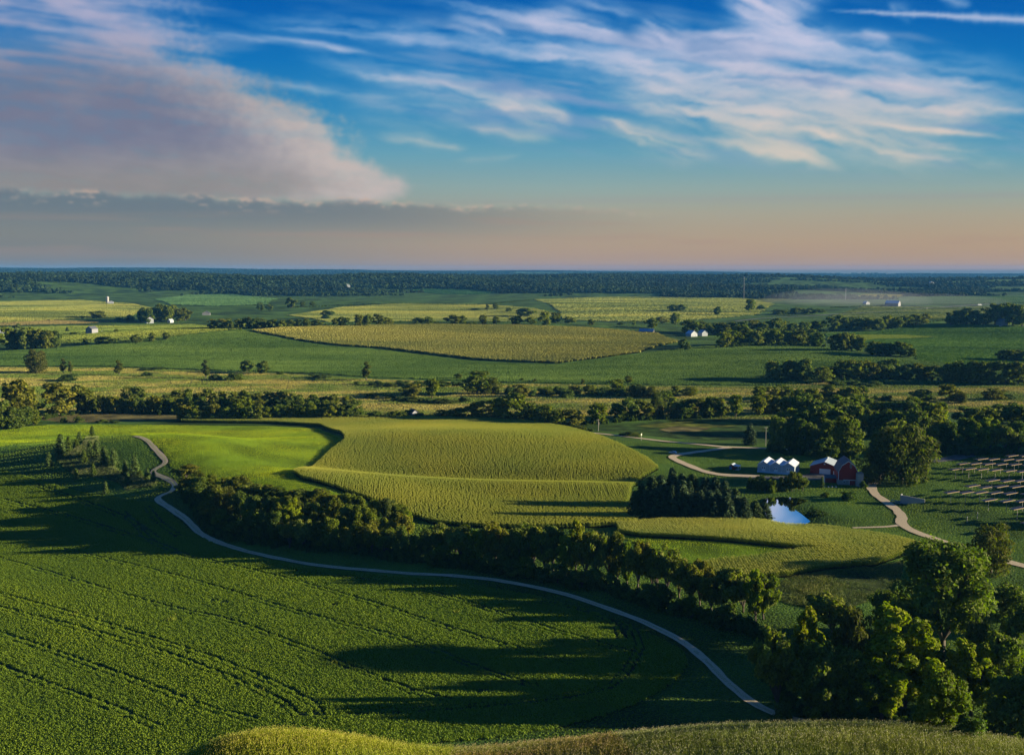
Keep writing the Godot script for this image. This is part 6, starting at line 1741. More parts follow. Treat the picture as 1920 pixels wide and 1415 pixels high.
	tree("oak", -170.7, -849.0, 10.6, 15.5, 0, 12, "dark round tree, fifth from the right in the hayfield belt's back rank")
	tree("oak", -160.1, -848.8, 10.7, 11.9, 1, 12, "broad rounded tree, fourth from the right in the hayfield belt's back rank")
	tree("oak", -149.9, -845.8, 9.8, 12.6, 0, 12, "dense dark-green tree, third from the right in the hayfield belt's back rank")
	tree("oak", -142.3, -844.0, 11.0, 13.3, 3, 12, "broad rounded tree, second from the right in the hayfield belt's back rank")
	tree("ash", -131.9, -851.9, 9.3, 11.8, 1, 12, "open-crowned tree, first from the right in the hayfield belt's back rank")
	tree("oak", -265.3, -818.3, 11.4, 11.1, 1, 12, "broad rounded tree, first from the left in the hayfield belt's middle rank")
	tree("oak", -256.5, -813.0, 11.9, 11.8, 3, 12, "broad rounded tree, second from the left in the hayfield belt's middle rank")
	tree("oak", -248.2, -812.1, 13.4, 12.2, 2, 12, "dark round tree, third from the left in the hayfield belt's middle rank")
	tree("oak", -240.5, -816.4, 12.9, 15.1, 2, 12, "dense dark-green tree, fourth from the left in the hayfield belt's middle rank")
	tree("oak", -228.0, -810.6, 12.6, 13.7, 3, 12, "broad rounded tree, fifth from the left in the hayfield belt's middle rank")
	tree("oak", -223.2, -813.5, 13.0, 12.1, 2, 12, "dense dark-green tree, sixth from the left in the hayfield belt's middle rank")
	tree("oak", -212.9, -810.3, 13.2, 16.0, 1, 12, "dark round tree, seventh from the left in the hayfield belt's middle rank")
	tree("oak", -205.9, -816.2, 13.3, 13.7, 1, 12, "dense dark-green tree, eighth from the left in the hayfield belt's middle rank")
	tree("ash", -194.0, -811.2, 10.9, 13.0, 3, 12, "airy olive-green tree, ninth from the left in the hayfield belt's middle rank")
	tree("spruce", -187.3, -810.5, 10.2, 10.1, 0, 12, "dense dark conifer, ninth from the right in the hayfield belt's middle rank")
	tree("spruce", -179.9, -810.4, 11.4, 12.8, 1, 12, "dense dark conifer, eighth from the right in the hayfield belt's middle rank")
	tree("oak", -168.5, -803.7, 12.7, 15.3, 2, 12, "dark round tree, seventh from the right in the hayfield belt's middle rank")
	tree("ash", -162.0, -806.3, 13.0, 14.3, 2, 12, "open-crowned tree, sixth from the right in the hayfield belt's middle rank")
	tree("oak", -151.7, -810.0, 11.9, 13.2, 2, 12, "dense dark-green tree, fifth from the right in the hayfield belt's middle rank")
	tree("oak", -144.2, -808.8, 10.6, 13.1, 1, 12, "dense dark-green tree, fourth from the right in the hayfield belt's middle rank")
	tree("ash", -136.0, -804.7, 9.7, 13.9, 0, 12, "loose feathery tree, third from the right in the hayfield belt's middle rank")
	tree("spruce", -125.8, -800.0, 12.4, 11.7, 1, 12, "dark conical spruce, second from the right in the hayfield belt's middle rank")
	tree("oak", -118.9, -807.1, 11.9, 13.0, 0, 12, "broad rounded tree, first from the right in the hayfield belt's middle rank")
	tree("ash", -241.1, -777.7, 11.2, 11.7, 3, 12, "loose feathery tree, first from the left in the hayfield belt's front rank")
	tree("oak", -232.2, -772.1, 11.4, 13.1, 1, 12, "broad rounded tree, second from the left in the hayfield belt's front rank")
	tree("locust", -223.8, -775.2, 10.8, 10.8, 3, 12, "yellow-green feathery tree, third from the left in the hayfield belt's front rank")
	tree("ash", -216.8, -773.8, 12.5, 14.1, 3, 12, "loose feathery tree, fourth from the left in the hayfield belt's front rank")
	tree("locust", -208.4, -772.7, 10.5, 10.5, 2, 12, "bright yellow-green tree, fifth from the left in the hayfield belt's front rank")
	tree("locust", -201.6, -775.8, 12.8, 12.1, 1, 12, "yellow-green feathery tree, sixth from the left in the hayfield belt's front rank")
	tree("locust", -192.8, -769.8, 10.9, 8.8, 2, 12, "bright yellow-green tree, seventh from the left in the hayfield belt's front rank")
	tree("ash", -184.8, -771.8, 12.7, 12.4, 0, 12, "loose feathery tree, eighth from the left in the hayfield belt's front rank")
	tree("locust", -178.8, -773.9, 10.5, 9.5, 1, 12, "bright yellow-green tree, ninth from the left in the hayfield belt's front rank")
	tree("locust", -171.5, -776.7, 11.8, 11.7, 2, 12, "yellow-green feathery tree, eighth from the right in the hayfield belt's front rank")
	tree("locust", -162.3, -776.7, 10.9, 9.5, 3, 12, "bright yellow-green tree, seventh from the right in the hayfield belt's front rank")
	tree("locust", -157.4, -777.7, 11.4, 12.3, 2, 12, "yellow-green feathery tree, sixth from the right in the hayfield belt's front rank")
	tree("oak", -149.2, -777.9, 12.6, 12.9, 1, 12, "broad rounded tree, fifth from the right in the hayfield belt's front rank")
	tree("oak", -139.7, -778.6, 9.2, 13.1, 1, 12, "broad rounded tree, fourth from the right in the hayfield belt's front rank")
	tree("ash", -133.3, -774.8, 10.9, 12.4, 1, 12, "loose feathery tree, third from the right in the hayfield belt's front rank")
	tree("locust", -125.6, -779.5, 10.4, 10.6, 0, 12, "yellow-green feathery tree, second from the right in the hayfield belt's front rank")
	tree("oak", -118.4, -779.2, 11.3, 10.8, 0, 12, "dense dark-green tree, first from the right in the hayfield belt's front rank")
	tree("ash", 258.3, -1051.0, 19.2, 24.7, 0, 13, "loose feathery tree, first from the left in the belt beyond the right meadow")
	tree("oak", 274.1, -1046.6, 20.2, 24.6, 0, 13, "dense dark-green tree, second from the left in the belt beyond the right meadow")
	tree("oak", 287.1, -1042.3, 22.3, 24.5, 0, 13, "dense dark-green tree, third from the left in the belt beyond the right meadow")
	tree("ash", 300.6, -1025.4, 16.1, 24.1, 0, 13, "airy olive-green tree, fourth from the left in the belt beyond the right meadow")
	tree("oak", 320.7, -1054.8, 13.2, 24.8, 3, 13, "dark round tree, fifth from the left in the belt beyond the right meadow")
	tree("ash", 333.3, -1071.4, 17.9, 25.2, 2, 13, "open-crowned tree, sixth from the left in the belt beyond the right meadow")
	tree("ash", 339.3, -1054.8, 19.8, 24.8, 1, 13, "open-crowned tree, seventh from the left in the belt beyond the right meadow")
	tree("ash", 351.0, -1054.8, 19.3, 24.8, 3, 13, "airy olive-green tree, eighth from the left in the belt beyond the right meadow")
	tree("ash", 362.7, -1054.9, 14.9, 24.8, 1, 13, "airy olive-green tree, ninth from the left in the belt beyond the right meadow")
	tree("oak", 375.4, -1055.0, 21.0, 24.8, 0, 13, "broad rounded tree, tenth from the left in the belt beyond the right meadow")
	tree("oak", 392.5, -1055.2, 14.9, 24.8, 0, 13, "dark round tree, tenth from the right in the belt beyond the right meadow")
	tree("oak", 402.6, -1051.1, 16.5, 24.7, 3, 13, "broad rounded tree, ninth from the right in the belt beyond the right meadow")
	tree("oak", 414.2, -1047.1, 14.8, 24.6, 3, 13, "broad rounded tree, eighth from the right in the belt beyond the right meadow")
	tree("oak", 426.0, -1034.5, 18.9, 24.3, 0, 13, "broad rounded tree, seventh from the right in the belt beyond the right meadow")
	tree("ash", 432.4, -1026.1, 22.0, 24.1, 2, 13, "open-crowned tree, sixth from the right in the belt beyond the right meadow")
	tree("oak", 443.0, -1022.0, 22.4, 24.1, 1, 13, "broad rounded tree, fifth from the right in the belt beyond the right meadow")
	tree("oak", 452.5, -1017.9, 22.4, 24.0, 1, 13, "dense dark-green tree, fourth from the right in the belt beyond the right meadow")
	tree("oak", 463.8, -1018.0, 22.4, 24.0, 0, 13, "dense dark-green tree, third from the right in the belt beyond the right meadow")
	tree("ash", 472.6, -1013.9, 22.3, 23.9, 2, 13, "airy olive-green tree, second from the right in the belt beyond the right meadow")
	tree("oak", 483.9, -1014.0, 22.3, 23.9, 3, 13, "dense dark-green tree, first from the right in the belt beyond the right meadow")
	tree("shrub", 308.4, -1008.5, 6.9, 19.0, 0, 13, "low bush at the belt's foot, left of three")
	tree("shrub", 323.1, -1008.5, 7.4, 15.6, 0, 13, "pale bush at the belt's foot, middle of three")
	tree("shrub", 343.5, -1004.3, 6.3, 27.8, 0, 13, "long low bush at the belt's foot, right of three")
	tree("oak", 279.2, -1671.1, 21.7, 37.1, 1, 14, "dense dark-green tree, first from the left behind the blue-roofed farmstead")
	tree("oak", 300.3, -1682.9, 18.5, 24.9, 3, 14, "dense dark-green tree, second from the left behind the blue-roofed farmstead")
	tree("oak", 312.0, -1652.6, 19.2, 31.9, 1, 14, "broad rounded tree, third from the left behind the blue-roofed farmstead")
	tree("oak", 325.7, -1650.3, 19.3, 33.3, 3, 14, "dark round tree, fourth from the left behind the blue-roofed farmstead")
	tree("oak", 340.9, -1653.8, 20.8, 25.8, 1, 14, "broad rounded tree, fifth from the left behind the blue-roofed farmstead")
	tree("oak", 356.9, -1646.4, 22.0, 26.3, 2, 14, "broad rounded tree, sixth from the left behind the blue-roofed farmstead")
	tree("ash", 380.2, -1682.8, 21.6, 33.6, 3, 14, "open-crowned tree, seventh from the left behind the blue-roofed farmstead")
	tree("ash", 395.7, -1673.0, 19.1, 26.7, 2, 14, "open-crowned tree, sixth from the right behind the blue-roofed farmstead")
	tree("oak", 415.4, -1687.0, 24.7, 37.2, 1, 14, "broad rounded tree, fifth from the right behind the blue-roofed farmstead")
	tree("ash", 436.6, -1701.9, 19.1, 25.9, 1, 14, "loose feathery tree, fourth from the right behind the blue-roofed farmstead")
	tree("oak", 446.0, -1688.3, 17.5, 25.0, 0, 14, "dark round tree, third from the right behind the blue-roofed farmstead")
	tree("oak", 464.9, -1695.3, 18.7, 24.9, 0, 14, "broad rounded tree, second from the right behind the blue-roofed farmstead")
	tree("oak", 490.8, -1721.1, 17.8, 31.3, 2, 14, "broad rounded tree, first from the right behind the blue-roofed farmstead")
	tree("ash", 263.3, -1323.9, 20.6, 20.3, 1, 14, "airy olive-green tree, first from the left in front of the blue-roofed farmstead")
	tree("oak", 278.1, -1350.0, 20.8, 27.4, 1, 14, "dense dark-green tree, second from the left in front of the blue-roofed farmstead")
	tree("oak", 297.9, -1371.6, 26.1, 32.3, 1, 14, "dense dark-green tree, third from the left in front of the blue-roofed farmstead")
	tree("ash", 310.3, -1354.0, 19.5, 20.8, 0, 14, "loose feathery tree, fourth from the left in front of the blue-roofed farmstead")
	tree("oak", 327.1, -1379.4, 20.5, 29.4, 2, 14, "broad rounded tree, fifth from the left in front of the blue-roofed farmstead")
	tree("oak", 338.2, -1364.3, 22.3, 23.8, 1, 14, "broad rounded tree, fifth from the right in front of the blue-roofed farmstead")
	tree("oak", 354.5, -1378.8, 18.2, 27.7, 1, 14, "broad rounded tree, fourth from the right in front of the blue-roofed farmstead")
	tree("oak", 369.8, -1371.6, 19.5, 24.4, 3, 14, "broad rounded tree, third from the right in front of the blue-roofed farmstead")
	tree("ash", 388.4, -1389.7, 21.3, 26.1, 2, 14, "open-crowned tree, second from the right in front of the blue-roofed farmstead")
	tree("oak", 386.1, -1344.2, 19.6, 22.0, 2, 14, "dense dark-green tree, first from the right in front of the blue-roofed farmstead")
	tree("oak", 393.2, -1286.8, 21.2, 18.7, 3, 14, "dense dark-green tree, first from the left of the soybean-field group")
	tree("oak", 400.9, -1286.8, 22.7, 17.2, 3, 14, "dense dark-green tree, second from the left of the soybean-field group")
	tree("ash", 413.5, -1292.9, 21.3, 21.7, 0, 14, "open-crowned tree, second from the right of the soybean-field group")
	tree("oak", 423.3, -1291.4, 17.0, 21.9, 1, 14, "broad rounded tree, first from the right of the soybean-field group")
	tree("oak", 428.5, -1257.1, 15.9, 26.2, 1, 14, "dense dark-green tree, first from the left of the dark soybean-field clump")
	tree("oak", 436.9, -1249.3, 14.8, 23.3, 2, 14, "broad rounded tree, second from the left of the dark soybean-field clump")
	tree("oak", 443.8, -1244.6, 15.5, 20.1, 2, 14, "broad rounded tree, third from the left of the dark soybean-field clump")
	tree("oak", 453.1, -1241.4, 17.6, 24.2, 1, 14, "dark round tree, second from the right of the dark soybean-field clump")
	tree("oak", 462.0, -1238.1, 15.4, 21.2, 1, 14, "broad rounded tree, first from the right of the dark soybean-field clump")
	tree("oak", 516.8, -1727.7, 23.4, 24.9, 1, 14, "broad rounded tree, first from the left in the belt below the highway")
	tree("ash", 538.2, -1742.0, 24.9, 26.7, 2, 14, "airy olive-green tree, second from the left in the belt below the highway")
	tree("oak", 556.3, -1750.0, 20.9, 23.3, 2, 14, "broad rounded tree, third from the left in the belt below the highway")
	tree("oak", 568.7, -1746.9, 18.5, 31.6, 1, 14, "dense dark-green tree, fourth from the left in the belt below the highway")
	tree("ash", 583.1, -1745.6, 20.3, 24.9, 2, 14, "open-crowned tree, fifth from the left in the belt below the highway")
	tree("oak", 592.6, -1729.3, 19.3, 28.0, 1, 14, "dense dark-green tree, sixth from the left in the belt below the highway")
	tree("ash", 622.1, -1759.7, 21.6, 26.4, 1, 14, "loose feathery tree, fifth from the right in the belt below the highway")
	tree("ash", 638.0, -1764.6, 17.9, 26.9, 2, 14, "open-crowned tree, fourth from the right in the belt below the highway")
	tree("oak", 659.5, -1782.3, 18.0, 34.8, 1, 14, "dense dark-green tree, third from the right in the belt below the highway")
	tree("ash", 689.4, -1815.9, 17.3, 33.3, 0, 14, "airy olive-green tree, second from the right in the belt below the highway")
	tree("ash", 703.3, -1819.1, 17.5, 27.7, 3, 14, "airy olive-green tree, first from the right in the belt below the highway")
	tree("oak", 732.9, -1780.8, 21.6, 29.6, 3, 14, "dark round tree, first from the left in the grove by the grey house")
	tree("ash", 748.7, -1790.3, 24.3, 31.3, 0, 14, "open-crowned tree, second from the left in the grove by the grey house")
	tree("ash", 762.8, -1789.8, 29.1, 30.3, 2, 14, "airy olive-green tree, third from the left in the grove by the grey house")
	tree("oak", 774.8, -1778.6, 24.9, 26.7, 2, 14, "broad rounded tree, fourth from the left in the grove by the grey house")
	tree("ash", 791.3, -1779.7, 28.8, 35.7, 3, 14, "open-crowned tree, fifth from the left in the grove by the grey house")
	tree("oak", 808.5, -1785.5, 35.2, 29.5, 3, 14, "dense dark-green tree, fourth from the right in the grove by the grey house")
	tree("oak", 824.1, -1781.2, 37.4, 33.4, 1, 14, "broad rounded tree, third from the right in the grove by the grey house")
	tree("ash", 830.3, -1767.9, 36.2, 34.3, 2, 14, "loose feathery tree, second from the right in the grove by the grey house")
	tree("ash", 839.8, -1755.0, 35.3, 38.5, 0, 14, "open-crowned tree, first from the right in the grove by the grey house")
	tree("oak", 569.3, -1228.6, 12.6, 17.5, 2, 14, "dark round tree, first from the left at the right edge beyond the soybeans")
	tree("oak", 573.2, -1221.8, 12.7, 19.2, 3, 14, "broad rounded tree, second from the left at the right edge beyond the soybeans")
	tree("oak", 583.8, -1230.4, 12.7, 17.5, 3, 14, "dark round tree, second from the right at the right edge beyond the soybeans")
	tree("oak", 588.2, -1220.6, 12.5, 20.3, 0, 14, "dark round tree, first from the right at the right edge beyond the soybeans")
	tree("oak", 215.6, -1303.6, 6.8, 11.9, 0, 14, "small bush at the soybean hill's top edge")
	tree("oak", 211.6, -1311.1, 13.0, 12.0, 0, 14, "small dark tree at the soybean hill's top edge")
	tree("oak", -252.3, -1591.5, 15.7, 20.7, 0, 15, "dark tree at the left end of the hilltop tree line")
	tree("oak", -230.0, -1596.4, 19.1, 20.8, 3, 15, "rounded tree second in the hilltop tree line")
	tree("oak", -217.2, -1608.5, 18.4, 18.8, 0, 15, "rounded tree third in the hilltop tree line")
	tree("oak", -204.3, -1621.0, 18.5, 19.0, 3, 15, "tall rounded tree fourth in the hilltop tree line")
	tree("ash", -191.2, -1634.2, 12.7, 19.1, 1, 15, "small tree fifth in the hilltop tree line")
	tree("oak", -145.0, -1657.5, 12.1, 23.7, 0, 15, "left tree of the small hilltop group")
	tree("oak", -130.5, -1662.0, 13.0, 21.6, 0, 15, "middle tree of the small hilltop group")
	tree("shrub", -118.3, -1665.9, 8.7, 12.8, 3, 15, "low tree right in the small hilltop group")
	tree("oak", -92.7, -1685.0, 14.9, 26.3, 3, 15, "broad dark tree of a pair on the hilltop")
	tree("oak", -79.4, -1689.7, 14.1, 19.8, 1, 15, "smaller dark tree of a pair on the hilltop")
	tree("shrub", -64.4, -1695.2, 7.1, 20.5, 1, 15, "flat bush right of the hilltop pair")
	tree("oak", -47.1, -1713.4, 14.3, 17.8, 3, 15, "lone round tree on the tan hill's crest")
	tree("ash", -25.0, -1722.7, 12.5, 15.7, 0, 15, "thin tree right of the lone round tree on the crest")
	tree("oak", 6.9, -1713.3, 15.1, 22.3, 1, 15, "square dark tree on the tan hill's crest")
	tree("ash", 32.1, -1737.0, 12.6, 18.1, 2, 15, "open tree on the tan hill's crest")
	tree("ash", 53.1, -1712.6, 24.1, 26.7, 0, 15, "tall leafy tree above the tan hill's right side")
	tree("oak", 74.6, -1819.3, 18.0, 23.6, 3, 15, "dark round tree behind the tall leafy one")
	tree("oak", 27.2, -2368.5, 19.7, 49.2, 1, 15, "broad low tree out in the olive field")
	tree("poplar", -59.0, -2570.5, 17.4, 11.3, 0, 15, "upright tree out in the olive field, left one")
	tree("ash", -40.3, -2604.5, 14.9, 20.3, 2, 15, "small tree out in the olive field, middle one")
	tree("oak", -6.3, -2519.0, 10.5, 19.6, 0, 15, "small dark tree out in the olive field, right one")
	tree("shrub", -88.6, -2571.5, 9.3, 31.1, 0, 15, "low hedge piece out in the olive field")
	tree("ash", 97.0, -1813.7, 11.3, 25.9, 1, 15, "spreading tree right of the tall leafy one")
	tree("oak", 130.7, -1765.3, 11.0, 14.9, 3, 15, "lone dark round tree right of the tan hill")
	tree("shrub", 184.7, -1819.2, 6.6, 15.0, 2, 15, "lone flat bush beyond the tan hill")
	tree("oak", 209.6, -1838.4, 8.6, 9.6, 0, 15, "tiny tree beyond the tan hill")
	tree("oak", 230.6, -1753.0, 16.4, 29.6, 1, 15, "round tree by the long blue roof")
	tree("ash", 286.0, -2028.7, 12.7, 29.0, 3, 15, "darker tree behind the round one by the blue roof")
	tree("ash", 295.8, -1927.2, 21.0, 25.1, 0, 15, "tall open tree by the blue-roofed farmstead")
	tree("oak", 383.7, -2544.0, 17.2, 26.4, 1, 15, "left tree of a pair in the pale field")
	tree("oak", 404.2, -2545.3, 17.2, 26.4, 0, 15, "right tree of a pair in the pale field")
	tree("oak", 469.3, -2433.7, 19.0, 22.1, 2, 15, "small tree right of the pale field")
	tree("locust", 562.0, -2517.4, 32.7, 30.4, 1, 15, "pale tall tree near the radio mast")
	tree("shrub", 618.9, -2648.5, 16.5, 26.2, 2, 15, "hazy bush right of the pale tall tree")
	tree("oak", -392.8, -2265.1, 18.8, 32.4, 2, 15, "round tree on the olive field's left")
	tree("ash", -270.8, -1640.8, 10.2, 14.9, 0, 15, "small tree left of the hilltop tree line")
	tree("oak", -602.4, -2555.9, 19.9, 23.2, 2, 15, "lone tree on the far left slope")
	tree("oak", -576.4, -2536.8, 15.8, 16.5, 0, 15, "small tree beside the lone one on the far left slope")
	tree("oak", -554.2, -2674.8, 26.4, 27.8, 1, 15, "hazy tree at the far wood's foot, left")
	tree("oak", -531.2, -2714.7, 14.1, 21.1, 2, 15, "hazy tree at the far wood's foot, middle")
	tree("oak", -511.8, -2734.1, 12.8, 21.3, 2, 15, "hazy tree at the far wood's foot, right")
	tree("oak", -832.4, -2143.9, 14.5, 39.0, 3, 15, "dark low thicket on the olive slope at left")
	tree("oak", -839.6, -1808.0, 14.1, 14.1, 0, 15, "lone dark tree on the left pasture")
	tree("ash", -493.5, -1401.4, 11.7, 16.4, 2, 15, "left of three round trees along the soybean's upper edge")
	tree("ash", -478.3, -1414.9, 11.8, 12.9, 0, 15, "middle of three round trees along the soybean's upper edge")
	tree("ash", -463.7, -1428.9, 10.4, 14.9, 2, 15, "right of three round trees along the soybean's upper edge")
	tree("oak", -535.5, -1397.3, 10.2, 30.9, 2, 15, "dark thicket on the pasture below the grey house")
	tree("ash", -561.9, -1402.1, 8.8, 8.2, 0, 15, "small pale tree left of the dark thicket")
	tree("spruce", -731.6, -1750.9, 8.2, 6.7, 0, 15, "small conifer left of the grey house")
	tree("oak", -579.4, -1560.6, 4.9, 9.1, 1, 15, "small tree right of the grey house")
	tree("oak", -640.3, -1548.8, 4.8, 7.1, 2, 15, "tiny tree below the conifer on the pasture, left")
	tree("oak", -632.9, -1543.9, 4.8, 7.0, 2, 15, "tiny tree below the conifer on the pasture, right")
	tree("oak", -744.5, -2077.2, 14.0, 17.5, 1, 15, "round tree left of the white house")
	tree("oak", -645.7, -1361.0, 29.3, 21.8, 1, 16, "dense dark-green tree, first from the left in the far-left dark group")
	tree("oak", -640.8, -1366.2, 22.3, 19.6, 1, 16, "dense dark-green tree, second from the left in the far-left dark group")
	tree("oak", -626.2, -1364.5, 27.2, 23.1, 0, 16, "broad rounded tree, third from the left in the far-left dark group")
	tree("oak", -620.3, -1374.4, 26.8, 24.6, 1, 16, "dark round tree, fourth from the left in the far-left dark group")
	tree("oak", -610.6, -1367.5, 25.0, 21.2, 3, 16, "dense dark-green tree, third from the right in the far-left dark group")
	tree("oak", -601.2, -1369.4, 23.2, 27.6, 3, 16, "dense dark-green tree, second from the right in the far-left dark group")
	tree("oak", -593.5, -1377.7, 21.7, 21.8, 2, 16, "dense dark-green tree, first from the right in the far-left dark group")
	tree("oak", -716.5, -2066.6, 28.9, 23.3, 2, 17, "dark round tree, first from the left in the grove behind the white house")
	tree("oak", -698.9, -2051.4, 29.7, 24.7, 2, 17, "broad rounded tree, second from the left in the grove behind the white house")
	tree("oak", -697.9, -2081.8, 29.4, 29.2, 2, 17, "dense dark-green tree, third from the left in the grove behind the white house")
	tree("oak", -691.3, -2100.4, 34.9, 31.6, 1, 17, "dark round tree, fourth from the left in the grove behind the white house")
	tree("oak", -671.0, -2078.6, 32.4, 31.1, 1, 17, "dense dark-green tree, fourth from the right in the grove behind the white house")
	tree("oak", -673.2, -2114.4, 32.2, 33.6, 1, 17, "dark round tree, third from the right in the grove behind the white house")
	tree("oak", -658.5, -2100.9, 26.4, 30.3, 3, 17, "dark round tree, second from the right in the grove behind the white house")
	tree("oak", -654.8, -2135.0, 25.9, 27.4, 3, 17, "dense dark-green tree, first from the right in the grove behind the white house")
	tree("ash", -443.3, -1575.0, 13.6, 16.9, 3, 18, "open-crowned tree, first from the left in the line beside the tan hill")
	tree("ash", -428.1, -1571.3, 14.0, 22.0, 3, 18, "loose feathery tree, second from the left in the line beside the tan hill")
	tree("oak", -419.3, -1578.9, 14.4, 16.3, 0, 18, "dark round tree, third from the left in the line beside the tan hill")
	tree("ash", -401.1, -1561.7, 14.0, 17.2, 2, 18, "loose feathery tree, fourth from the left in the line beside the tan hill")
	tree("oak", -389.0, -1568.5, 16.3, 16.8, 3, 18, "dark round tree, fifth from the left in the line beside the tan hill")
	tree("oak", -374.7, -1561.6, 15.8, 17.0, 2, 18, "broad rounded tree, sixth from the left in the line beside the tan hill")
	tree("oak", -368.0, -1569.0, 14.2, 18.6, 0, 18, "dark round tree, seventh from the left in the line beside the tan hill")
	tree("oak", -349.3, -1559.2, 13.2, 20.3, 1, 18, "dark round tree, sixth from the right in the line beside the tan hill")
	tree("oak", -338.1, -1559.5, 12.4, 17.4, 1, 18, "dark round tree, fifth from the right in the line beside the tan hill")
	tree("oak", -326.9, -1568.5, 12.6, 19.8, 0, 18, "broad rounded tree, fourth from the right in the line beside the tan hill")
	tree("oak", -316.3, -1576.5, 12.3, 19.1, 2, 18, "dense dark-green tree, third from the right in the line beside the tan hill")
	tree("ash", -303.0, -1573.0, 13.5, 16.3, 2, 18, "loose feathery tree, second from the right in the line beside the tan hill")
	tree("oak", -291.0, -1581.7, 10.9, 18.9, 1, 18, "broad rounded tree, first from the right in the line beside the tan hill")
	tree("oak", 607.8, -2429.9, 12.8, 39.0, 1, 19, "dark round tree, first from the left in the scrub beside the highway")
	tree("shrub", 631.8, -2455.2, 15.7, 35.9, 2, 19, "dense low bush, second from the left in the scrub beside the highway")
	tree("oak", 657.4, -2466.2, 15.2, 37.8, 1, 19, "broad rounded tree, third from the left in the scrub beside the highway")
	tree("oak", 672.1, -2469.1, 12.7, 36.1, 1, 19, "dark round tree, third from the right in the scrub beside the highway")
	tree("oak", 698.0, -2480.2, 13.4, 33.8, 0, 19, "broad rounded tree, second from the right in the scrub beside the highway")
	tree("shrub", 735.7, -2539.1, 14.3, 33.4, 1, 19, "dense low bush, first from the right in the scrub beside the highway")
	tree("shrub", -774.4, -2093.7, 9.9, 18.6, 0, 19, "low rounded shrub, first from the left in the bushes left of the white house")
	tree("shrub", -763.4, -2087.2, 10.2, 13.9, 0, 19, "dense low bush, second from the left in the bushes left of the white house")
	tree("shrub", -750.1, -2078.7, 11.9, 18.8, 3, 19, "dense low bush, second from the right in the bushes left of the white house")
	tree("shrub", -745.1, -2085.2, 11.1, 19.7, 1, 19, "low rounded shrub, first from the right in the bushes left of the white house")


# ------------------------------------------------------------------ buildings and small things
# a flat plate: an outline of points in one plane, given a thickness behind it
func plate(pts: Array, thick: float) -> ArrayMesh:
	var st := SurfaceTool.new()
	st.begin(Mesh.PRIMITIVE_TRIANGLES)
	var n: Vector3 = (pts[1] - pts[0]).cross(pts[2] - pts[0]).normalized()
	var back := -n * thick
	var flat := PackedVector2Array()
	var ex: Vector3 = (pts[1] - pts[0]).normalized()
	var ey := n.cross(ex)
	for p in pts:
		flat.append(Vector2(p.dot(ex), p.dot(ey)))
	var tri := Geometry2D.triangulate_polygon(flat)
	for side in 2:
		for i in tri:
			st.add_vertex(pts[i] + (Vector3.ZERO if side == 0 else back))
	for i in pts.size():
		var a: Vector3 = pts[i]
		var b: Vector3 = pts[(i + 1) % pts.size()]
		for v in [a, b, b + back, a, b + back, a + back]:
			st.add_vertex(v)
	return st.commit()


func v3(x: float, y: float, z: float) -> Vector3:
	return Vector3(x, y, z)


func boarded(called: String, c: Color, across: float, rough := 0.8) -> StandardMaterial3D:
	if mats.has(called):
		return mats[called]
	var m := plain(called, c, rough)
	var g := Gradient.new()
	g.set_color(0, Color(0.2, 0.2, 0.2))
	g.add_point(0.06, Color(0.9, 0.9, 0.9))
	g.add_point(0.9, Color(1, 1, 1))
	g.set_color(g.get_point_count() - 1, Color(0.2, 0.2, 0.2))
	var t := GradientTexture2D.new()
	t.gradient = g
	t.width = 64
	t.height = 8
	m.heightmap_enabled = true
	m.heightmap_texture = t
	m.heightmap_scale = 4.0
	m.uv1_triplanar = true
	m.uv1_scale = Vector3(1.0 / across, 1.0 / across, 1.0 / across)
	m.albedo_texture = noise_picture(0.05, mats.size() + 400, Color(0.8, 0.8, 0.8), Color(1, 1, 1), 4, 128)
	return m


func window_at(o: Node3D, w: float, h: float, at0: Vector3, turn := 0.0, frame_m: Material = null) -> void:
	var f := part(o, "window", box(w, h, 0.12), frame_m if frame_m else mats["white paint"], at0, Vector3(0, turn, 0))
	part(f, "pane", box(w - 0.24, h - 0.24, 0.06), mats["dark glass"], Vector3(0, 0, 0.05))


func wheel(o: Node3D, r: float, w: float, at0: Vector3) -> void:
	var t := part(o, "wheel", rod(r, r, w, 16), mats["tyre"], at0, Vector3(0, 0, PI / 2))
	part(t, "rim", rod(r * 0.6, r * 0.6, w + 0.02, 12), mats["steel"])


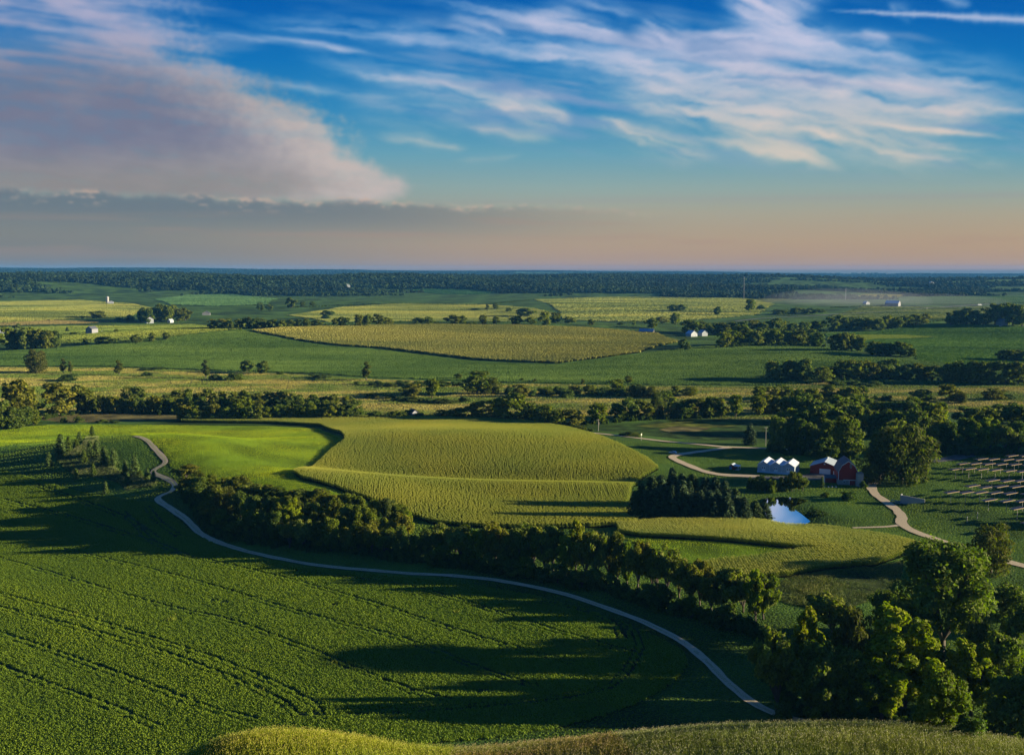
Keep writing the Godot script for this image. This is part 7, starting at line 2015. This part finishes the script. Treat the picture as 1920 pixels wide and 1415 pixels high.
# a vehicle facing +x: an outline of the side pressed to its width, glass band, wheels and lamps
func car(x: float, z: float, turn: float, c: Color, long: float, label: String, van := false, truck := false) -> void:
	var o := thing("van" if van else ("truck" if truck else "car"), label, "van" if van else ("truck" if truck else "car"), x, z, turn, "", 0.0)
	if truck:
		o.position.y += 1.2
	var m := plain("car paint " + str(c), c, 0.3, 0.1)
	var k := long / 4.5
	var low := [v3(-2.2, 0.35, 0.85), v3(2.1, 0.35, 0.85), v3(2.25, 0.6, 0.85), v3(2.15, 0.85, 0.85), v3(1.2, 0.98, 0.85), v3(-2.2, 1.0, 0.85), v3(-2.28, 0.6, 0.85)]
	var top := [v3(1.0, 0.98, 0.74), v3(0.35, 1.46, 0.7), v3(-1.5, 1.48, 0.7), v3(-2.1, 1.0, 0.74)]
	if van or truck:
		top = [v3(1.6, 0.98, 0.8), v3(1.2, 2.0, 0.8), v3(-2.2, 2.1, 0.8), v3(-2.2, 1.0, 0.8)]
	var scaled := func(pts: Array) -> Array:
		var out := []
		for p in pts:
			out.append(v3(p.x * k, p.y * (1.0 if not truck else 1.5), p.z))
		return out
	part(o, "body", plate(scaled.call(low), 1.7), m)
	var cab := part(o, "cabin", plate(scaled.call(top), 1.46), m)
	for s in [-1.0, 1.0]:
		part(cab, "side_window", box(1.5 * k, 0.34, 0.03), mats["dark glass"], v3(-0.45 * k, 1.22 if not truck else 2.2, s * 0.735 if s > 0 else -0.745))
		wheel(o, 0.34, 0.22, v3(1.4 * k, 0.34, s * 0.78))
		wheel(o, 0.34, 0.22, v3(-1.4 * k, 0.34, s * 0.78))
		(o.get_child(o.get_child_count() - 1) as Node3D).rotation = Vector3(PI / 2, 0, 0)
		(o.get_child(o.get_child_count() - 2) as Node3D).rotation = Vector3(PI / 2, 0, 0)
		part(o, "headlight", box(0.06, 0.14, 0.34), mats["white paint"], v3(2.2 * k, 0.7, s * 0.6))
	part(cab, "windscreen", box(0.03, 0.6, 1.3), mats["dark glass"], v3(0.75 * k, 1.22 if not truck else 2.1, -0.01), Vector3(0, 0, 0.9))


# a plain gabled building, front towards +z: w wide, l deep
func gabled(called: String, sort: String, label: String, x: float, z: float, turn: float, w: float, l: float, eave: float, ridge: float, wall: Material, roof: Material, lift := 0.0, windows := 2, storeys := 1) -> Node3D:
	var o := thing(called, label, sort, x, z, turn, "", 0.3)
	o.position.y += lift
	var a := w / 2.0
	part(o, "front_wall", plate([v3(-a, 0, 0), v3(a, 0, 0), v3(a, eave, 0), v3(0, ridge, 0), v3(-a, eave, 0)], 0.2), wall)
	part(o, "back_wall", plate([v3(a, 0, -l), v3(-a, 0, -l), v3(-a, eave, -l), v3(0, ridge, -l), v3(a, eave, -l)], 0.2), wall)
	part(o, "side_wall", plate([v3(a, 0, -0.2), v3(a, 0, -l + 0.2), v3(a, eave - 0.02, -l + 0.2), v3(a, eave - 0.02, -0.2)], 0.2), wall)
	part(o, "side_wall", plate([v3(-a, 0, -l + 0.2), v3(-a, 0, -0.2), v3(-a, eave - 0.02, -0.2), v3(-a, eave - 0.02, -l + 0.2)], 0.2), wall)
	var drop := (ridge - eave) / a * 0.5
	for s in [-1.0, 1.0]:
		var pts := [v3(s * (a + 0.5), eave - drop + 0.05, 0.5), v3(0, ridge + 0.05, 0.5), v3(0, ridge + 0.05, -l - 0.5), v3(s * (a + 0.5), eave - drop + 0.05, -l - 0.5)]
		if s < 0:
			pts.reverse()
		var n: Vector3 = (pts[1] - pts[0]).cross(pts[2] - pts[0]).normalized()
		if n.y < 0:
			pts.reverse()
		for i in 4:
			pts[i] = pts[i] + v3(0, 0.16, 0)
		part(o, "roof", plate(pts, 0.14), roof)
	for f in storeys:
		for i in windows:
			var px := (float(i) - (windows - 1) * 0.5) * w / (windows + 0.4)
			window_at(o, 1.2, 1.4, v3(px, 1.7 + f * 2.8, 0.03))
	return o


func farm() -> void:
	plain("white paint", lin(0.78, 0.78, 0.76), 0.5)
	plain("dark glass", lin(0.03, 0.035, 0.04), 0.08, 0.2)
	plain("tyre", lin(0.025, 0.025, 0.025), 0.9)
	plain("steel", lin(0.5, 0.5, 0.5), 0.35, 0.8)
	plain("concrete", lin(0.34, 0.33, 0.31), 0.9)
	plain("grey wood", lin(0.2, 0.17, 0.14), 0.9)
	var red := boarded("red boards", lin(0.42, 0.026, 0.022), 0.45)
	var redder := boarded("red steel", lin(0.32, 0.025, 0.016), 0.3, 0.6)
	var white: Material = mats["white paint"]
	var slate := boarded("grey shingles", lin(0.12, 0.125, 0.135), 0.6)
	var steel_roof := boarded("pale steel roof", lin(0.55, 0.62, 0.66), 0.7, 0.35)
	var bright_roof := boarded("white roof sheet", lin(0.8, 0.81, 0.82), 0.9, 0.4)
	var poly := boarded("cloudy panels", lin(0.5, 0.58, 0.62), 1.2, 0.4)
	# the three-bay glasshouse
	var o := thing("greenhouse", "pale greenhouse with three zigzag white gables and three white double doors", "greenhouse", 142.7, -568.4, -0.42, "", 0.1)
	var bays := 3
	var w := 6.6
	var l := 15.0
	var front := [v3(-1.5 * w, 0, 0), v3(1.5 * w, 0, 0)]
	var outline := []
	for i in range(bays - 1, -1, -1):
		outline.append(v3((i - 0.5) * w, 4.4, 0))
		outline.append(v3((i - 1.0) * w, 6.4, 0))
	outline.append(v3(-1.5 * w, 4.4, 0))
	part(o, "front_wall", plate(front + outline, 0.12), poly)
	var back := part(o, "back_wall", plate(front + outline, 0.12), poly, v3(0, 0, -l + 0.12))
	back.position.z = -l + 0.12
	for s in [-1.0, 1.0]:
		part(o, "side_wall", box(0.12, 4.3, l - 0.3), poly, v3(s * (1.5 * w - 0.07), 2.15, -l / 2.0))
	for i in bays:
		var c := (i - 1.0) * w
		part(o, "roof", plate([v3(c - w / 2.0, 4.46, 0.3), v3(c, 6.48, 0.3), v3(c, 6.48, -l - 0.3), v3(c - w / 2.0, 4.46, -l - 0.3)], -0.1), bright_roof)
		part(o, "roof", plate([v3(c, 6.48, 0.3), v3(c + w / 2.0, 4.46, 0.3), v3(c + w / 2.0, 4.46, -l - 0.3), v3(c, 6.48, -l - 0.3)], -0.1), bright_roof)
		for s in [-1.0, 1.0]:
			var d := part(o, "door", box(0.96, 2.5, 0.1), white, v3(c + s * 0.5, 2.45, 0.08))
			part(d, "pane", box(0.5, 0.9, 0.05), mats["dark glass"], v3(0, 0.45, 0.04))
		part(o, "post", box(0.14, 4.3, 0.14), white, v3(c + w / 2.0 - 0.1, 2.15, 0.1))
	part(o, "kneewall", box(3.0 * w + 0.2, 1.15, 0.16), plain("blue white paint", lin(0.45, 0.58, 0.68), 0.5), v3(0, 0.58, 0.12))
	part(o, "kneewall", box(0.16, 1.15, l), mats["blue white paint"], v3(1.5 * w + 0.06, 0.58, -l / 2.0))
	part(o, "rail", box(3.0 * w + 0.2, 0.1, 0.1), white, v3(0, 1.22, 0.2))
	# red steel shed
	o = gabled("machine_shed", "shed", "low red shed with pale blue steel roof and wide white garage door", 168.7, -567.7, -0.42, 15.0, 16.0, 4.3, 7.0, redder, steel_roof, 0.0, 0)
	var gd := part(o, "garage_door", box(5.8, 3.0, 0.12), white, v3(0.3, 1.7, 0.05))
	for i in 3:
		part(gd, "groove", box(5.7, 0.05, 0.03), mats["concrete"], v3(0, -0.75 + i * 0.75, 0.06))
	part(o, "door", box(1.1, 2.2, 0.1), white, v3(5.2, 1.3, 0.05))
	part(o, "gable_vent", box(0.7, 0.7, 0.1), white, v3(0, 5.9, 0.05))
	part(o, "ridge_vent", rod(0.35, 0.35, 0.8), white, v3(0, 7.4, -12.5))
	# the barn with its gambrel roof
	o = thing("barn", "tall red barn with grey gambrel roof, white trim and stone foot", "barn", 172.9, -540.6, -0.16, "", 0.1)
	var half := 4.8
	l = 15.5
	var gam := [v3(-half, 2.6, 0), v3(half, 2.6, 0), v3(half, 6.9, 0), v3(3.1, 10.3, 0), v3(0, 12.5, 0), v3(-3.1, 10.3, 0), v3(-half, 6.9, 0)]
	part(o, "front_wall", plate(gam, 0.2), red)
	var bw := part(o, "back_wall", plate(gam, 0.2), red)
	bw.position = v3(0, 0, -l + 0.2)
	part(o, "side_wall", box(0.2, 4.3, l - 0.42), red, v3(-half + 0.1, 4.74, -l / 2.0))
	part(o, "side_wall", box(0.2, 4.3, l - 0.42), red, v3(half - 0.1, 4.74, -l / 2.0))
	part(o, "stone_foot", box(half * 2.0 + 0.2, 2.58, l), plain("stone", lin(0.3, 0.28, 0.25), 0.9), v3(0, 1.29, -l / 2.0 + 0.05))
	for s in [-1.0, 1.0]:
		var lowr := [v3(s * (half + 0.35), 6.5, 0.6), v3(s * 3.15, 10.35, 0.6), v3(s * 3.15, 10.35, -l - 0.3), v3(s * (half + 0.35), 6.5, -l - 0.3)]
		var upr := [v3(s * 3.12, 10.42, 0.6), v3(0, 12.62, 0.6), v3(0, 12.62, -l - 0.3), v3(s * 3.12, 10.42, -l - 0.3)]
		for pts in [lowr, upr]:
			var nn: Vector3 = (pts[1] - pts[0]).cross(pts[2] - pts[0])
			if nn.y < 0:
				pts.reverse()
			for i in 4:
				pts[i] = pts[i] + v3(0, 0.12, 0)
			part(o, "roof", plate(pts, 0.12), slate)
		# white rake boards and corner boards
		part(o, "rake_board", plate([v3(s * (half + 0.3), 6.3, 0.64), v3(s * (half + 0.3), 6.62, 0.64), v3(s * 3.12, 10.42, 0.64), v3(s * 3.12, 10.1, 0.64)], 0.08), white)
		part(o, "rake_board", plate([v3(s * 3.12, 10.1, 0.66), v3(s * 3.12, 10.42, 0.66), v3(0, 12.64, 0.66), v3(0, 12.3, 0.66)], 0.08), white)
		part(o, "corner_board", box(0.24, 4.3, 0.08), white, v3(s * (half - 0.12), 4.75, 0.05))
	part(o, "belt_board", box(6.6, 0.26, 0.1), white, v3(1.0, 2.72, 0.06))
	part(o, "door", box(2.7, 2.35, 0.12), red, v3(2.2, 1.25, 0.12))
	part(o, "door_frame", box(0.2, 2.4, 0.16), white, v3(0.72, 1.28, 0.12))
	window_at(o, 1.2, 0.8, v3(-1.8, 1.7, 0.14))
	window_at(o, 0.9, 1.9, v3(1.3, 10.0, 0.05))
	# lean-to, silo stump, lamp post, portable toilet, kiosk
	o = thing("lean_to", "small red lean-to with grey roof between the shed and the barn", "shed", 166.3, -546.9, -0.16)
	part(o, "front_wall", box(6.4, 2.6, 0.2), red, v3(0, 1.3, 0))
	part(o, "side_wall", box(0.2, 2.6, 4.0), white, v3(-3.15, 1.3, -2.0))
	part(o, "roof", plate([v3(-3.4, 2.68, 0.5), v3(3.4, 2.68, 0.5), v3(3.4, 3.6, -4.2), v3(-3.4, 3.6, -4.2)], 0.14), slate)
	o = thing("silo", "short grey concrete silo standing against the barn's right side", "silo", 177.9, -537.4)
	part(o, "shell", rod(1.9, 1.85, 6.6, 24), mats["concrete"], v3(0, 3.3, 0))
	for i in 5:
		part(o, "hoop", rod(1.93, 1.93, 0.08, 24), mats["steel"], v3(0, 0.8 + i * 1.2, 0))
	part(o, "cap", rod(1.95, 1.2, 0.7, 24), mats["grey wood"], v3(0, 6.95, 0))
	o = thing("gate_post", "tall post with a pale top beside the drive and barn", "post", 184.6, -546.2)
	part(o, "post", rod(0.32, 0.28, 5.6), mats["grey wood"], v3(0, 2.8, 0))
	part(o, "cap", rod(0.42, 0.3, 0.9), plain("straw paint", lin(0.7, 0.55, 0.25), 0.6), v3(0, 6.0, 0))
	o = thing("dark_hut", "narrow dark hut with a white cap below the greenhouse", "hut", 130.3, -553.5, -0.3)
	part(o, "cabin", box(1.2, 2.1, 1.2), plain("navy plastic", lin(0.02, 0.03, 0.06), 0.5), v3(0, 1.1, 0))
	part(o, "roof", box(1.3, 0.25, 1.3), white, v3(0, 2.28, 0))
	part(o, "door", box(0.8, 1.8, 0.05), mats["navy plastic"], v3(0, 1.1, 0.61))
	o = gabled("small_hut", "hut", "tiny red hut with blue door and pale roof by the road bend", 120.8, -578.3, -0.5, 3.2, 4.4, 2.2, 3.2, redder, steel_roof, 0.0, 0)
	part(o, "door", box(1.3, 2.0, 0.1), plain("blue paint", lin(0.03, 0.2, 0.36), 0.5), v3(-0.6, 1.1, 0.06))
	part(o, "porch", box(3.0, 0.2, 5.5), mats["concrete"], v3(2.6, 0.2, -2.0))
	for i in 2:
		part(o, "porch_post", box(0.14, 2.2, 0.14), white, v3(3.6, 1.3, -0.2 - i * 4.0))
	part(o, "porch_roof", plate([v3(1.5, 2.5, 0.4), v3(4.0, 2.1, 0.4), v3(4.0, 2.1, -4.8), v3(1.5, 2.5, -4.8)], -0.1), steel_roof)
	car(94.8, -620.3, 2.6, lin(0.55, 0.6, 0.62), 4.6, "silver car parked on the grass at the road bend")
	# concrete retaining wall with its steps
	o = thing("retaining_wall", "pale concrete retaining wall cut into the slope by the drive", "wall", 184.0, -495.6, -0.5)
	part(o, "wall", plate([v3(0, -0.3, 0), v3(10.5, 1.6, 0), v3(10.5, 3.2, 0), v3(0, 4.2, 0)], 0.35), mats["concrete"])
	part(o, "end_wall", box(0.4, 4.3, 3.4), mats["concrete"], v3(-0.2, 2.1, -1.6))
	for i in 2:
		part(o, "step", box(4.6, 0.3, 0.5), mats["concrete"], v3(-2.4, 0.35 + 0.75 * i, 0.2 - i * 0.7))
	var rows := ["first stone from the left", "second stone from the left", "second stone from the barn", "nearest stone to the barn"]
	for i in 4:
		var st := thing("edging_stone", "white edging stone on the lawn, " + rows[i], "stone", 159.3 + i * 1.9, -534.6, i * 0.7, "white stones by the barn", 0.1)
		var sm := SphereMesh.new()
		sm.radius = 0.45
		sm.height = 0.55
		sm.radial_segments = 10
		sm.rings = 6
		part(st, "stone", sm, white, v3(0, 0.2, 0), Vector3(0.1 * i, i, 0)).scale = v3(1.0 + 0.1 * i, 1, 0.8)
	for p in [[158.4, -658.0, 12.5, "utility pole beside the farm road, next to the dark spruce"], [58.2, -711.3, 8.6, "utility pole beside the farm road at the corn's end"]]:
		var pole := thing("utility_pole", p[3], "utility pole", p[0], p[1], 0.3, "", 0.4)
		part(pole, "pole", rod(0.2, 0.14, p[2]), plain("pale wood", lin(0.34, 0.32, 0.27), 0.9), v3(0, p[2] / 2.0, 0))
		part(pole, "crossarm", box(2.0, 0.14, 0.14), mats["grey wood"], v3(0, p[2] - 0.6, 0))
		for i in 3:
			part(pole, "insulator", rod(0.07, 0.05, 0.2, 8), white, v3(-0.85 + i * 0.85, p[2] - 0.43, 0))
	o = thing("road_sign", "pale square sign on a post beside the farm road", "sign", 81.4, -664.3, 0.9)
	part(o, "post", box(0.22, 4.2, 0.22), mats["pale wood"], v3(0, 2.1, 0))
	part(o, "board", box(1.0, 1.2, 0.1), plain("cream paint", lin(0.75, 0.66, 0.45), 0.6), v3(0, 4.0, 0.16))
	for p in [[199.3, -458.1, 2.4, "shorter white stake on the lawn below the solar tables"], [206.9, -465.2, 2.7, "taller white stake on the lawn below the solar tables"]]:
		var s := thing("marker_stake", p[3], "stake", p[0], p[1])
		part(s, "stake", rod(0.17, 0.15, p[2], 8), mats["pale wood"], v3(0, p[2] / 2.0, 0))
		part(s, "cap", rod(0.2, 0.1, 0.15, 8), white, v3(0, p[2] + 0.05, 0))
	o = gabled("white_house", "house", "little white house among bushes beyond the corn's far edge", -71.7, -785.5, 0.5, 5.0, 8.0, 4.6, 6.6, boarded("white boards", lin(0.5, 0.52, 0.54), 0.3), boarded("brown roof", lin(0.16, 0.11, 0.1), 0.5), 0.0, 2)
	solars()
	var weed_mesh := tuft(26, 0.55, 1.0, 0.09, Color(0.16, 0.2, 0.02), Color(0.3, 0.3, 0.05), 0.2).mesh(mats["grass blade"])
	var where := ["near the big field's left middle, the brightest", "between the wheel lines in the field's middle", "small, high in the field's middle", "beyond two wheel lines in the field", "low in the field above the golden hill", "at the field's left side", "near the bare patch at the field's end"]
	for i in weeds_at.size():
		var p: Vector2 = weeds_at[i]
		var wd := thing("tall_weed", "yellow-green tall weed among the soybeans, " + where[i], "weed", p.x, p.y, i * 1.3, "tall weeds in the soybeans", 0.1)
		part(wd, "blades", weed_mesh, null).material_override = mats["grass blade"]
		wd.scale = Vector3.ONE * (2.3 if i == 0 else 1.7)


func solar(x: float, z: float, label: String) -> void:
	var o: Node3D
	if not protos.has("solar"):
		o = Node3D.new()
		var table := Node3D.new()
		part(o, "post", rod(0.14, 0.11, 5.2, 8), mats["post steel"], v3(0, 2.5, 0))
		var t := part(o, "torque_tube", box(8.6, 0.16, 0.16), mats["rail metal"], v3(0, 5.12, 0))
		table.free()
		for s in [-1.0, 1.0]:
			part(o, "rail", box(9.2, 0.24, 0.22), mats["rail metal"], v3(0, 5.3, s * 1.35), Vector3(0.06, 0, 0))
		for i in 8:
			part(o, "panel", box(1.1, 0.06, 2.5), mats["panel"], v3(-4.0 + i * 1.142, 5.36, 0), Vector3(0.06, 0, 0))
		for s in [-1.0, 1.0]:
			part(t, "brace", box(0.1, 0.1, 2.6), mats["post steel"], v3(s * 2.6, 0.1, 0))
		protos["solar"] = [o]
	o = protos["solar"][0].duplicate()
	o.name = numbered("solar_table")
	add_child(o, true)
	o.position = Vector3(x, ground(x, z) - 0.2, z)
	o.rotation.y = 0.55
	tag(o, label, "solar panel", "pole-mounted solar tables on the slope")


func solars() -> void:
	plain("panel", lin(0.02, 0.025, 0.045), 0.4, 0.0)
	mats["panel"].metallic_specular = 0.15
	plain("rail metal", lin(0.32, 0.225, 0.12), 0.85, 0.0)
	plain("post steel", lin(0.3, 0.29, 0.26), 0.6, 0.2)
	solar(208.4, -497.9, "pole-mounted solar table, first from the left in the third row from the bottom")
	solar(215.1, -497.2, "pole-mounted solar table, second from the left in the third row from the bottom")
	solar(221.8, -497.2, "pole-mounted solar table, third from the left in the third row from the bottom")
	solar(228.5, -496.5, "pole-mounted solar table, fourth from the left in the third row from the bottom")
	solar(235.0, -495.1, "pole-mounted solar table, fifth from the left in the third row from the bottom")
	solar(243.5, -494.4, "pole-mounted solar table, sixth from the left in the third row from the bottom")
	solar(234.8, -556.2, "pole-mounted solar table, first from the left in the top front row")
	solar(242.0, -556.7, "pole-mounted solar table, second from the left in the top front row")
	solar(247.9, -554.9, "pole-mounted solar table, third from the left in the top front row")
	solar(254.2, -552.9, "pole-mounted solar table, fourth from the left in the top front row")
	solar(260.3, -550.2, "pole-mounted solar table, fifth from the left in the top front row")
	solar(266.3, -548.3, "pole-mounted solar table, sixth from the left in the top front row")
	solar(244.9, -571.4, "pole-mounted solar table, first from the left in the second row from the top")
	solar(251.1, -571.0, "pole-mounted solar table, second from the left in the second row from the top")
	solar(257.9, -569.7, "pole-mounted solar table, third from the left in the second row from the top")
	solar(263.9, -567.9, "pole-mounted solar table, fourth from the left in the second row from the top")
	solar(270.8, -566.9, "pole-mounted solar table, fifth from the left in the second row from the top")
	solar(276.9, -563.8, "pole-mounted solar table, sixth from the left in the second row from the top")
	solar(260.3, -584.1, "pole-mounted solar table, first from the left in the row by the gravel lot")
	solar(266.1, -582.6, "pole-mounted solar table, second from the left in the row by the gravel lot")
	solar(272.9, -580.4, "pole-mounted solar table, third from the left in the row by the gravel lot")
	solar(279.0, -579.2, "pole-mounted solar table, fourth from the left in the row by the gravel lot")
	solar(280.4, -591.1, "pole-mounted solar table, first from the left in the farthest row")
	solar(287.2, -589.8, "pole-mounted solar table, second from the left in the farthest row")
	solar(240.4, -526.0, "pole-mounted solar table, first from the left in the row with three tables mid-slope")
	solar(247.1, -524.4, "pole-mounted solar table, second from the left in the row with three tables mid-slope")
	solar(253.8, -524.2, "pole-mounted solar table, third from the left in the row with three tables mid-slope")
	solar(224.8, -512.7, "pole-mounted solar table, first from the left in the fourth row from the bottom")
	solar(230.0, -509.2, "pole-mounted solar table, second from the left in the fourth row from the bottom")
	solar(237.9, -511.2, "pole-mounted solar table, third from the left in the fourth row from the bottom")
	solar(244.9, -510.4, "pole-mounted solar table, fourth from the left in the fourth row from the bottom")
	solar(252.0, -510.2, "pole-mounted solar table, fifth from the left in the fourth row from the bottom")
	solar(218.6, -480.7, "pole-mounted solar table, first from the left in the second row from the bottom")
	solar(226.0, -478.9, "pole-mounted solar table, second from the left in the second row from the bottom")
	solar(233.2, -478.8, "pole-mounted solar table, third from the left in the second row from the bottom")
	solar(223.7, -463.5, "pole-mounted solar table, first from the left in the lowest full row")
	solar(227.6, -458.9, "pole-mounted solar table, second from the left in the lowest full row")
	solar(216.3, -436.7, "pole-mounted solar table alone at the bottom corner by the willow")


func far_buildings() -> void:
	var white := boarded("white boards", lin(0.5, 0.52, 0.54), 0.3)
	var brown := boarded("brown roof", lin(0.16, 0.11, 0.1), 0.5)
	var grey := boarded("grey boards", lin(0.3, 0.3, 0.31), 0.3)
	var blue := boarded("blue roof sheet", lin(0.2, 0.36, 0.5), 0.8, 0.4)
	var pale := boarded("pale steel roof", lin(0.55, 0.62, 0.66), 0.7, 0.35)
	gabled("farmhouse", "house", "large white house before the dark grove on the left plain", -694.5, -2045.8, 0.5, 13.0, 18.0, 8.0, 12.0, white, boarded("white roof sheet", lin(0.8, 0.81, 0.82), 0.9, 0.4), 0.3, 3, 2)
	gabled("farmhouse", "house", "small white house right of the large white one", -665.4, -2066.5, -0.4, 7.0, 10.0, 4.0, 7.0, white, pale, 0.3, 2)
	gabled("farmhouse", "house", "grey two-storey house standing alone on the left pasture", -617.6, -1554.2, -0.4, 12.0, 12.0, 7.5, 11.0, grey, boarded("slate roof", lin(0.13, 0.14, 0.16), 0.6), 0.3, 3, 2)
	gabled("farmhouse", "house", "tan-roofed house cut by the left edge among dark trees", -832.2, -1739.4, 0.3, 14.0, 10.0, 5.0, 8.5, white, boarded("tan roof", lin(0.4, 0.3, 0.22), 0.6), 0.3, 2)
	gabled("farmhouse", "house", "grey house in haze right of the far grove", -659.9, -2301.2, 0.2, 16.0, 12.0, 5.0, 9.0, grey, mats["slate roof"], 0.3, 2)
	gabled("farmhouse", "house", "white house high in the far woods", -645.8, -4194.1, 0.3, 22.0, 16.0, 10.0, 15.0, white, pale, 2.0, 3)
	gabled("farmhouse", "house", "tiny white house in the haze at the far right", 2000.1, -5095.0, 0.3, 24.0, 16.0, 9.0, 14.0, white, pale, 2.0, 3)
	gabled("farmhouse", "house", "grey house amid trees above the right soybeans", 814.6, -1762.8, 0.4, 14.0, 12.0, 7.0, 12.0, grey, mats["slate roof"], 0.3, 2)
	gabled("machine_barn", "barn", "long white-roofed barn in the haze beside the highway", 1048.1, -2888.0, 0.9, 20.0, 36.0, 8.0, 15.0, grey, mats["white roof sheet"], 0.6, 2)
	gabled("machine_barn", "barn", "small white shed left of the long barn by the highway", 995.4, -2985.6, 0.4, 14.0, 14.0, 5.0, 9.0, white, mats["white roof sheet"], 0.6, 1)
	gabled("farm_shed", "shed", "long low shed with blue roof left of the farmstead", 218.2, -1639.0, 1.2, 10.0, 22.0, 4.0, 8.0, boarded("dark boards", lin(0.08, 0.07, 0.06), 0.3), blue, 0.3, 0)
	gabled("farm_shed", "shed", "white farmhouse with bright blue-white roof in the farmstead", 275.3, -1608.1, 0.6, 13.0, 12.0, 4.5, 9.0, white, boarded("sky roof sheet", lin(0.4, 0.58, 0.72), 0.8, 0.3), 0.3, 2)
	gabled("farm_shed", "shed", "small blue-roofed shed behind the trees of the farmstead", 294.0, -1622.7, 0.4, 10.0, 12.0, 5.0, 9.0, white, blue, 0.3, 0)
	gabled("farm_shed", "shed", "blue-roofed shed at the farmstead's right side", 351.4, -1683.6, 1.0, 12.0, 14.0, 6.0, 10.0, white, blue, 0.3, 0)
	var o := thing("tank", "white round tank in front of the farmstead trees", "tank", 345.1, -1603.0)
	part(o, "shell", rod(2.0, 2.0, 4.0, 20), mats["white paint"], v3(0, 2.0, 0))
	part(o, "dome", rod(2.0, 0.3, 1.0, 20), mats["white paint"], v3(0, 4.5, 0))
	o = thing("grain_silo", "white domed silo on the far left slope", "silo", -1122.1, -2962.4)
	part(o, "shell", rod(4.0, 4.0, 15.0, 20), mats["concrete"], v3(0, 7.5, 0))
	var dome := SphereMesh.new()
	dome.radius = 4.4
	dome.height = 8.8
	part(o, "dome", dome, mats["concrete"], v3(0, 16.0, 0))
	gabled("farm_shed", "shed", "white shed beside the domed silo on the far left slope", -1096.3, -2917.2, 0.3, 14.0, 10.0, 5.0, 8.0, white, mats["white roof sheet"], 1.0, 1)
	for p in [[737.2, -3397.0, 74.0, "tall pale radio mast at the far wood's edge"], [1063.7, -3406.1, 38.0, "shorter mast in the haze right of the tall one"]]:
		var mast := thing("radio_mast", p[3], "mast", p[0], p[1])
		for i in 3:
			var a := TAU * i / 3.0
			part(mast, "leg", rod(0.22, 0.18, p[2], 6), mats["concrete"], v3(cos(a) * 0.9, p[2] / 2.0, sin(a) * 0.9))
		for i in 12:
			part(mast, "lattice", box(1.6, 0.1, 1.6), mats["steel"], v3(0, p[2] * (i + 0.5) / 12.0, 0))
	car(1289.3, -2942.0, 0.3, lin(0.8, 0.8, 0.8), 13.0, "white lorry on the highway in the right distance", false, true)
	car(1067.2, -2743.7, 0.3, lin(0.55, 0.5, 0.45), 6.0, "pale van on the highway near the junction", true)
	car(805.1, -1755.6, 0.2, lin(0.8, 0.8, 0.8), 4.8, "white car parked beside the grey house at right")
	car(-616.2, -1603.3, 0.2, lin(0.8, 0.8, 0.8), 4.8, "white car parked beside the grey house on the left pasture")


# low thicket under the hedgerow and in the woods' shade
func undergrowth() -> void:
	rng.seed = 61
	var bush: MeshInstance3D = protos["shrub"][0].get_node("crown")
	var mesh: ArrayMesh = bush.mesh.duplicate()
	mesh.surface_set_material(0, crown_mats["leaf2"])
	var spots := []
	for line in thickets:
		var width: float = line[0]
		var every: float = line[1]
		var tall: float = line[2]
		for p in rounded(line[3], every):
			for k in 2:
				var q: Vector2 = p + Vector2(rng.randf_range(-2.0, 2.0), rng.randf_range(-width, width))
				var s := rng.randf_range(0.7, 1.3)
				spots.append([q.x, ground(q.x, q.y) - 0.2, q.y, rng.randf() * TAU, 0.1 * tall * s * 0.62, 0.1 * tall * s, Color(1, 1, 1).lerp(Color(1.3, 1.2, 0.8), rng.randf()) * rng.randf_range(0.8, 1.15)])
	scatter("hedge_undergrowth", mesh, spots, "dark undergrowth at the foot of hedgerow and woods")


# thin dust and mist hanging over the highway on the right
func mist() -> void:
	for spec in [[941.0, -3016.8, 460.0, 70.0, 520.0, 0.00028], [1062.9, -2957.7, 600.0, 50.0, 600.0, 0.0002]]:
		var f := FogVolume.new()
		f.name = numbered("mist")
		f.shape = RenderingServer.FOG_VOLUME_SHAPE_ELLIPSOID
		f.size = Vector3(spec[2], spec[3], spec[4])
		var m := FogMaterial.new()
		m.albedo = Color(0.86, 0.88, 0.9)
		m.density = spec[5]
		m.edge_fade = 0.6
		f.material = m
		f.position = Vector3(spec[0], ground(spec[0], spec[1]) + 10.0, spec[1])
		f.set_meta("kind", "stuff")
		add_child(f, true)
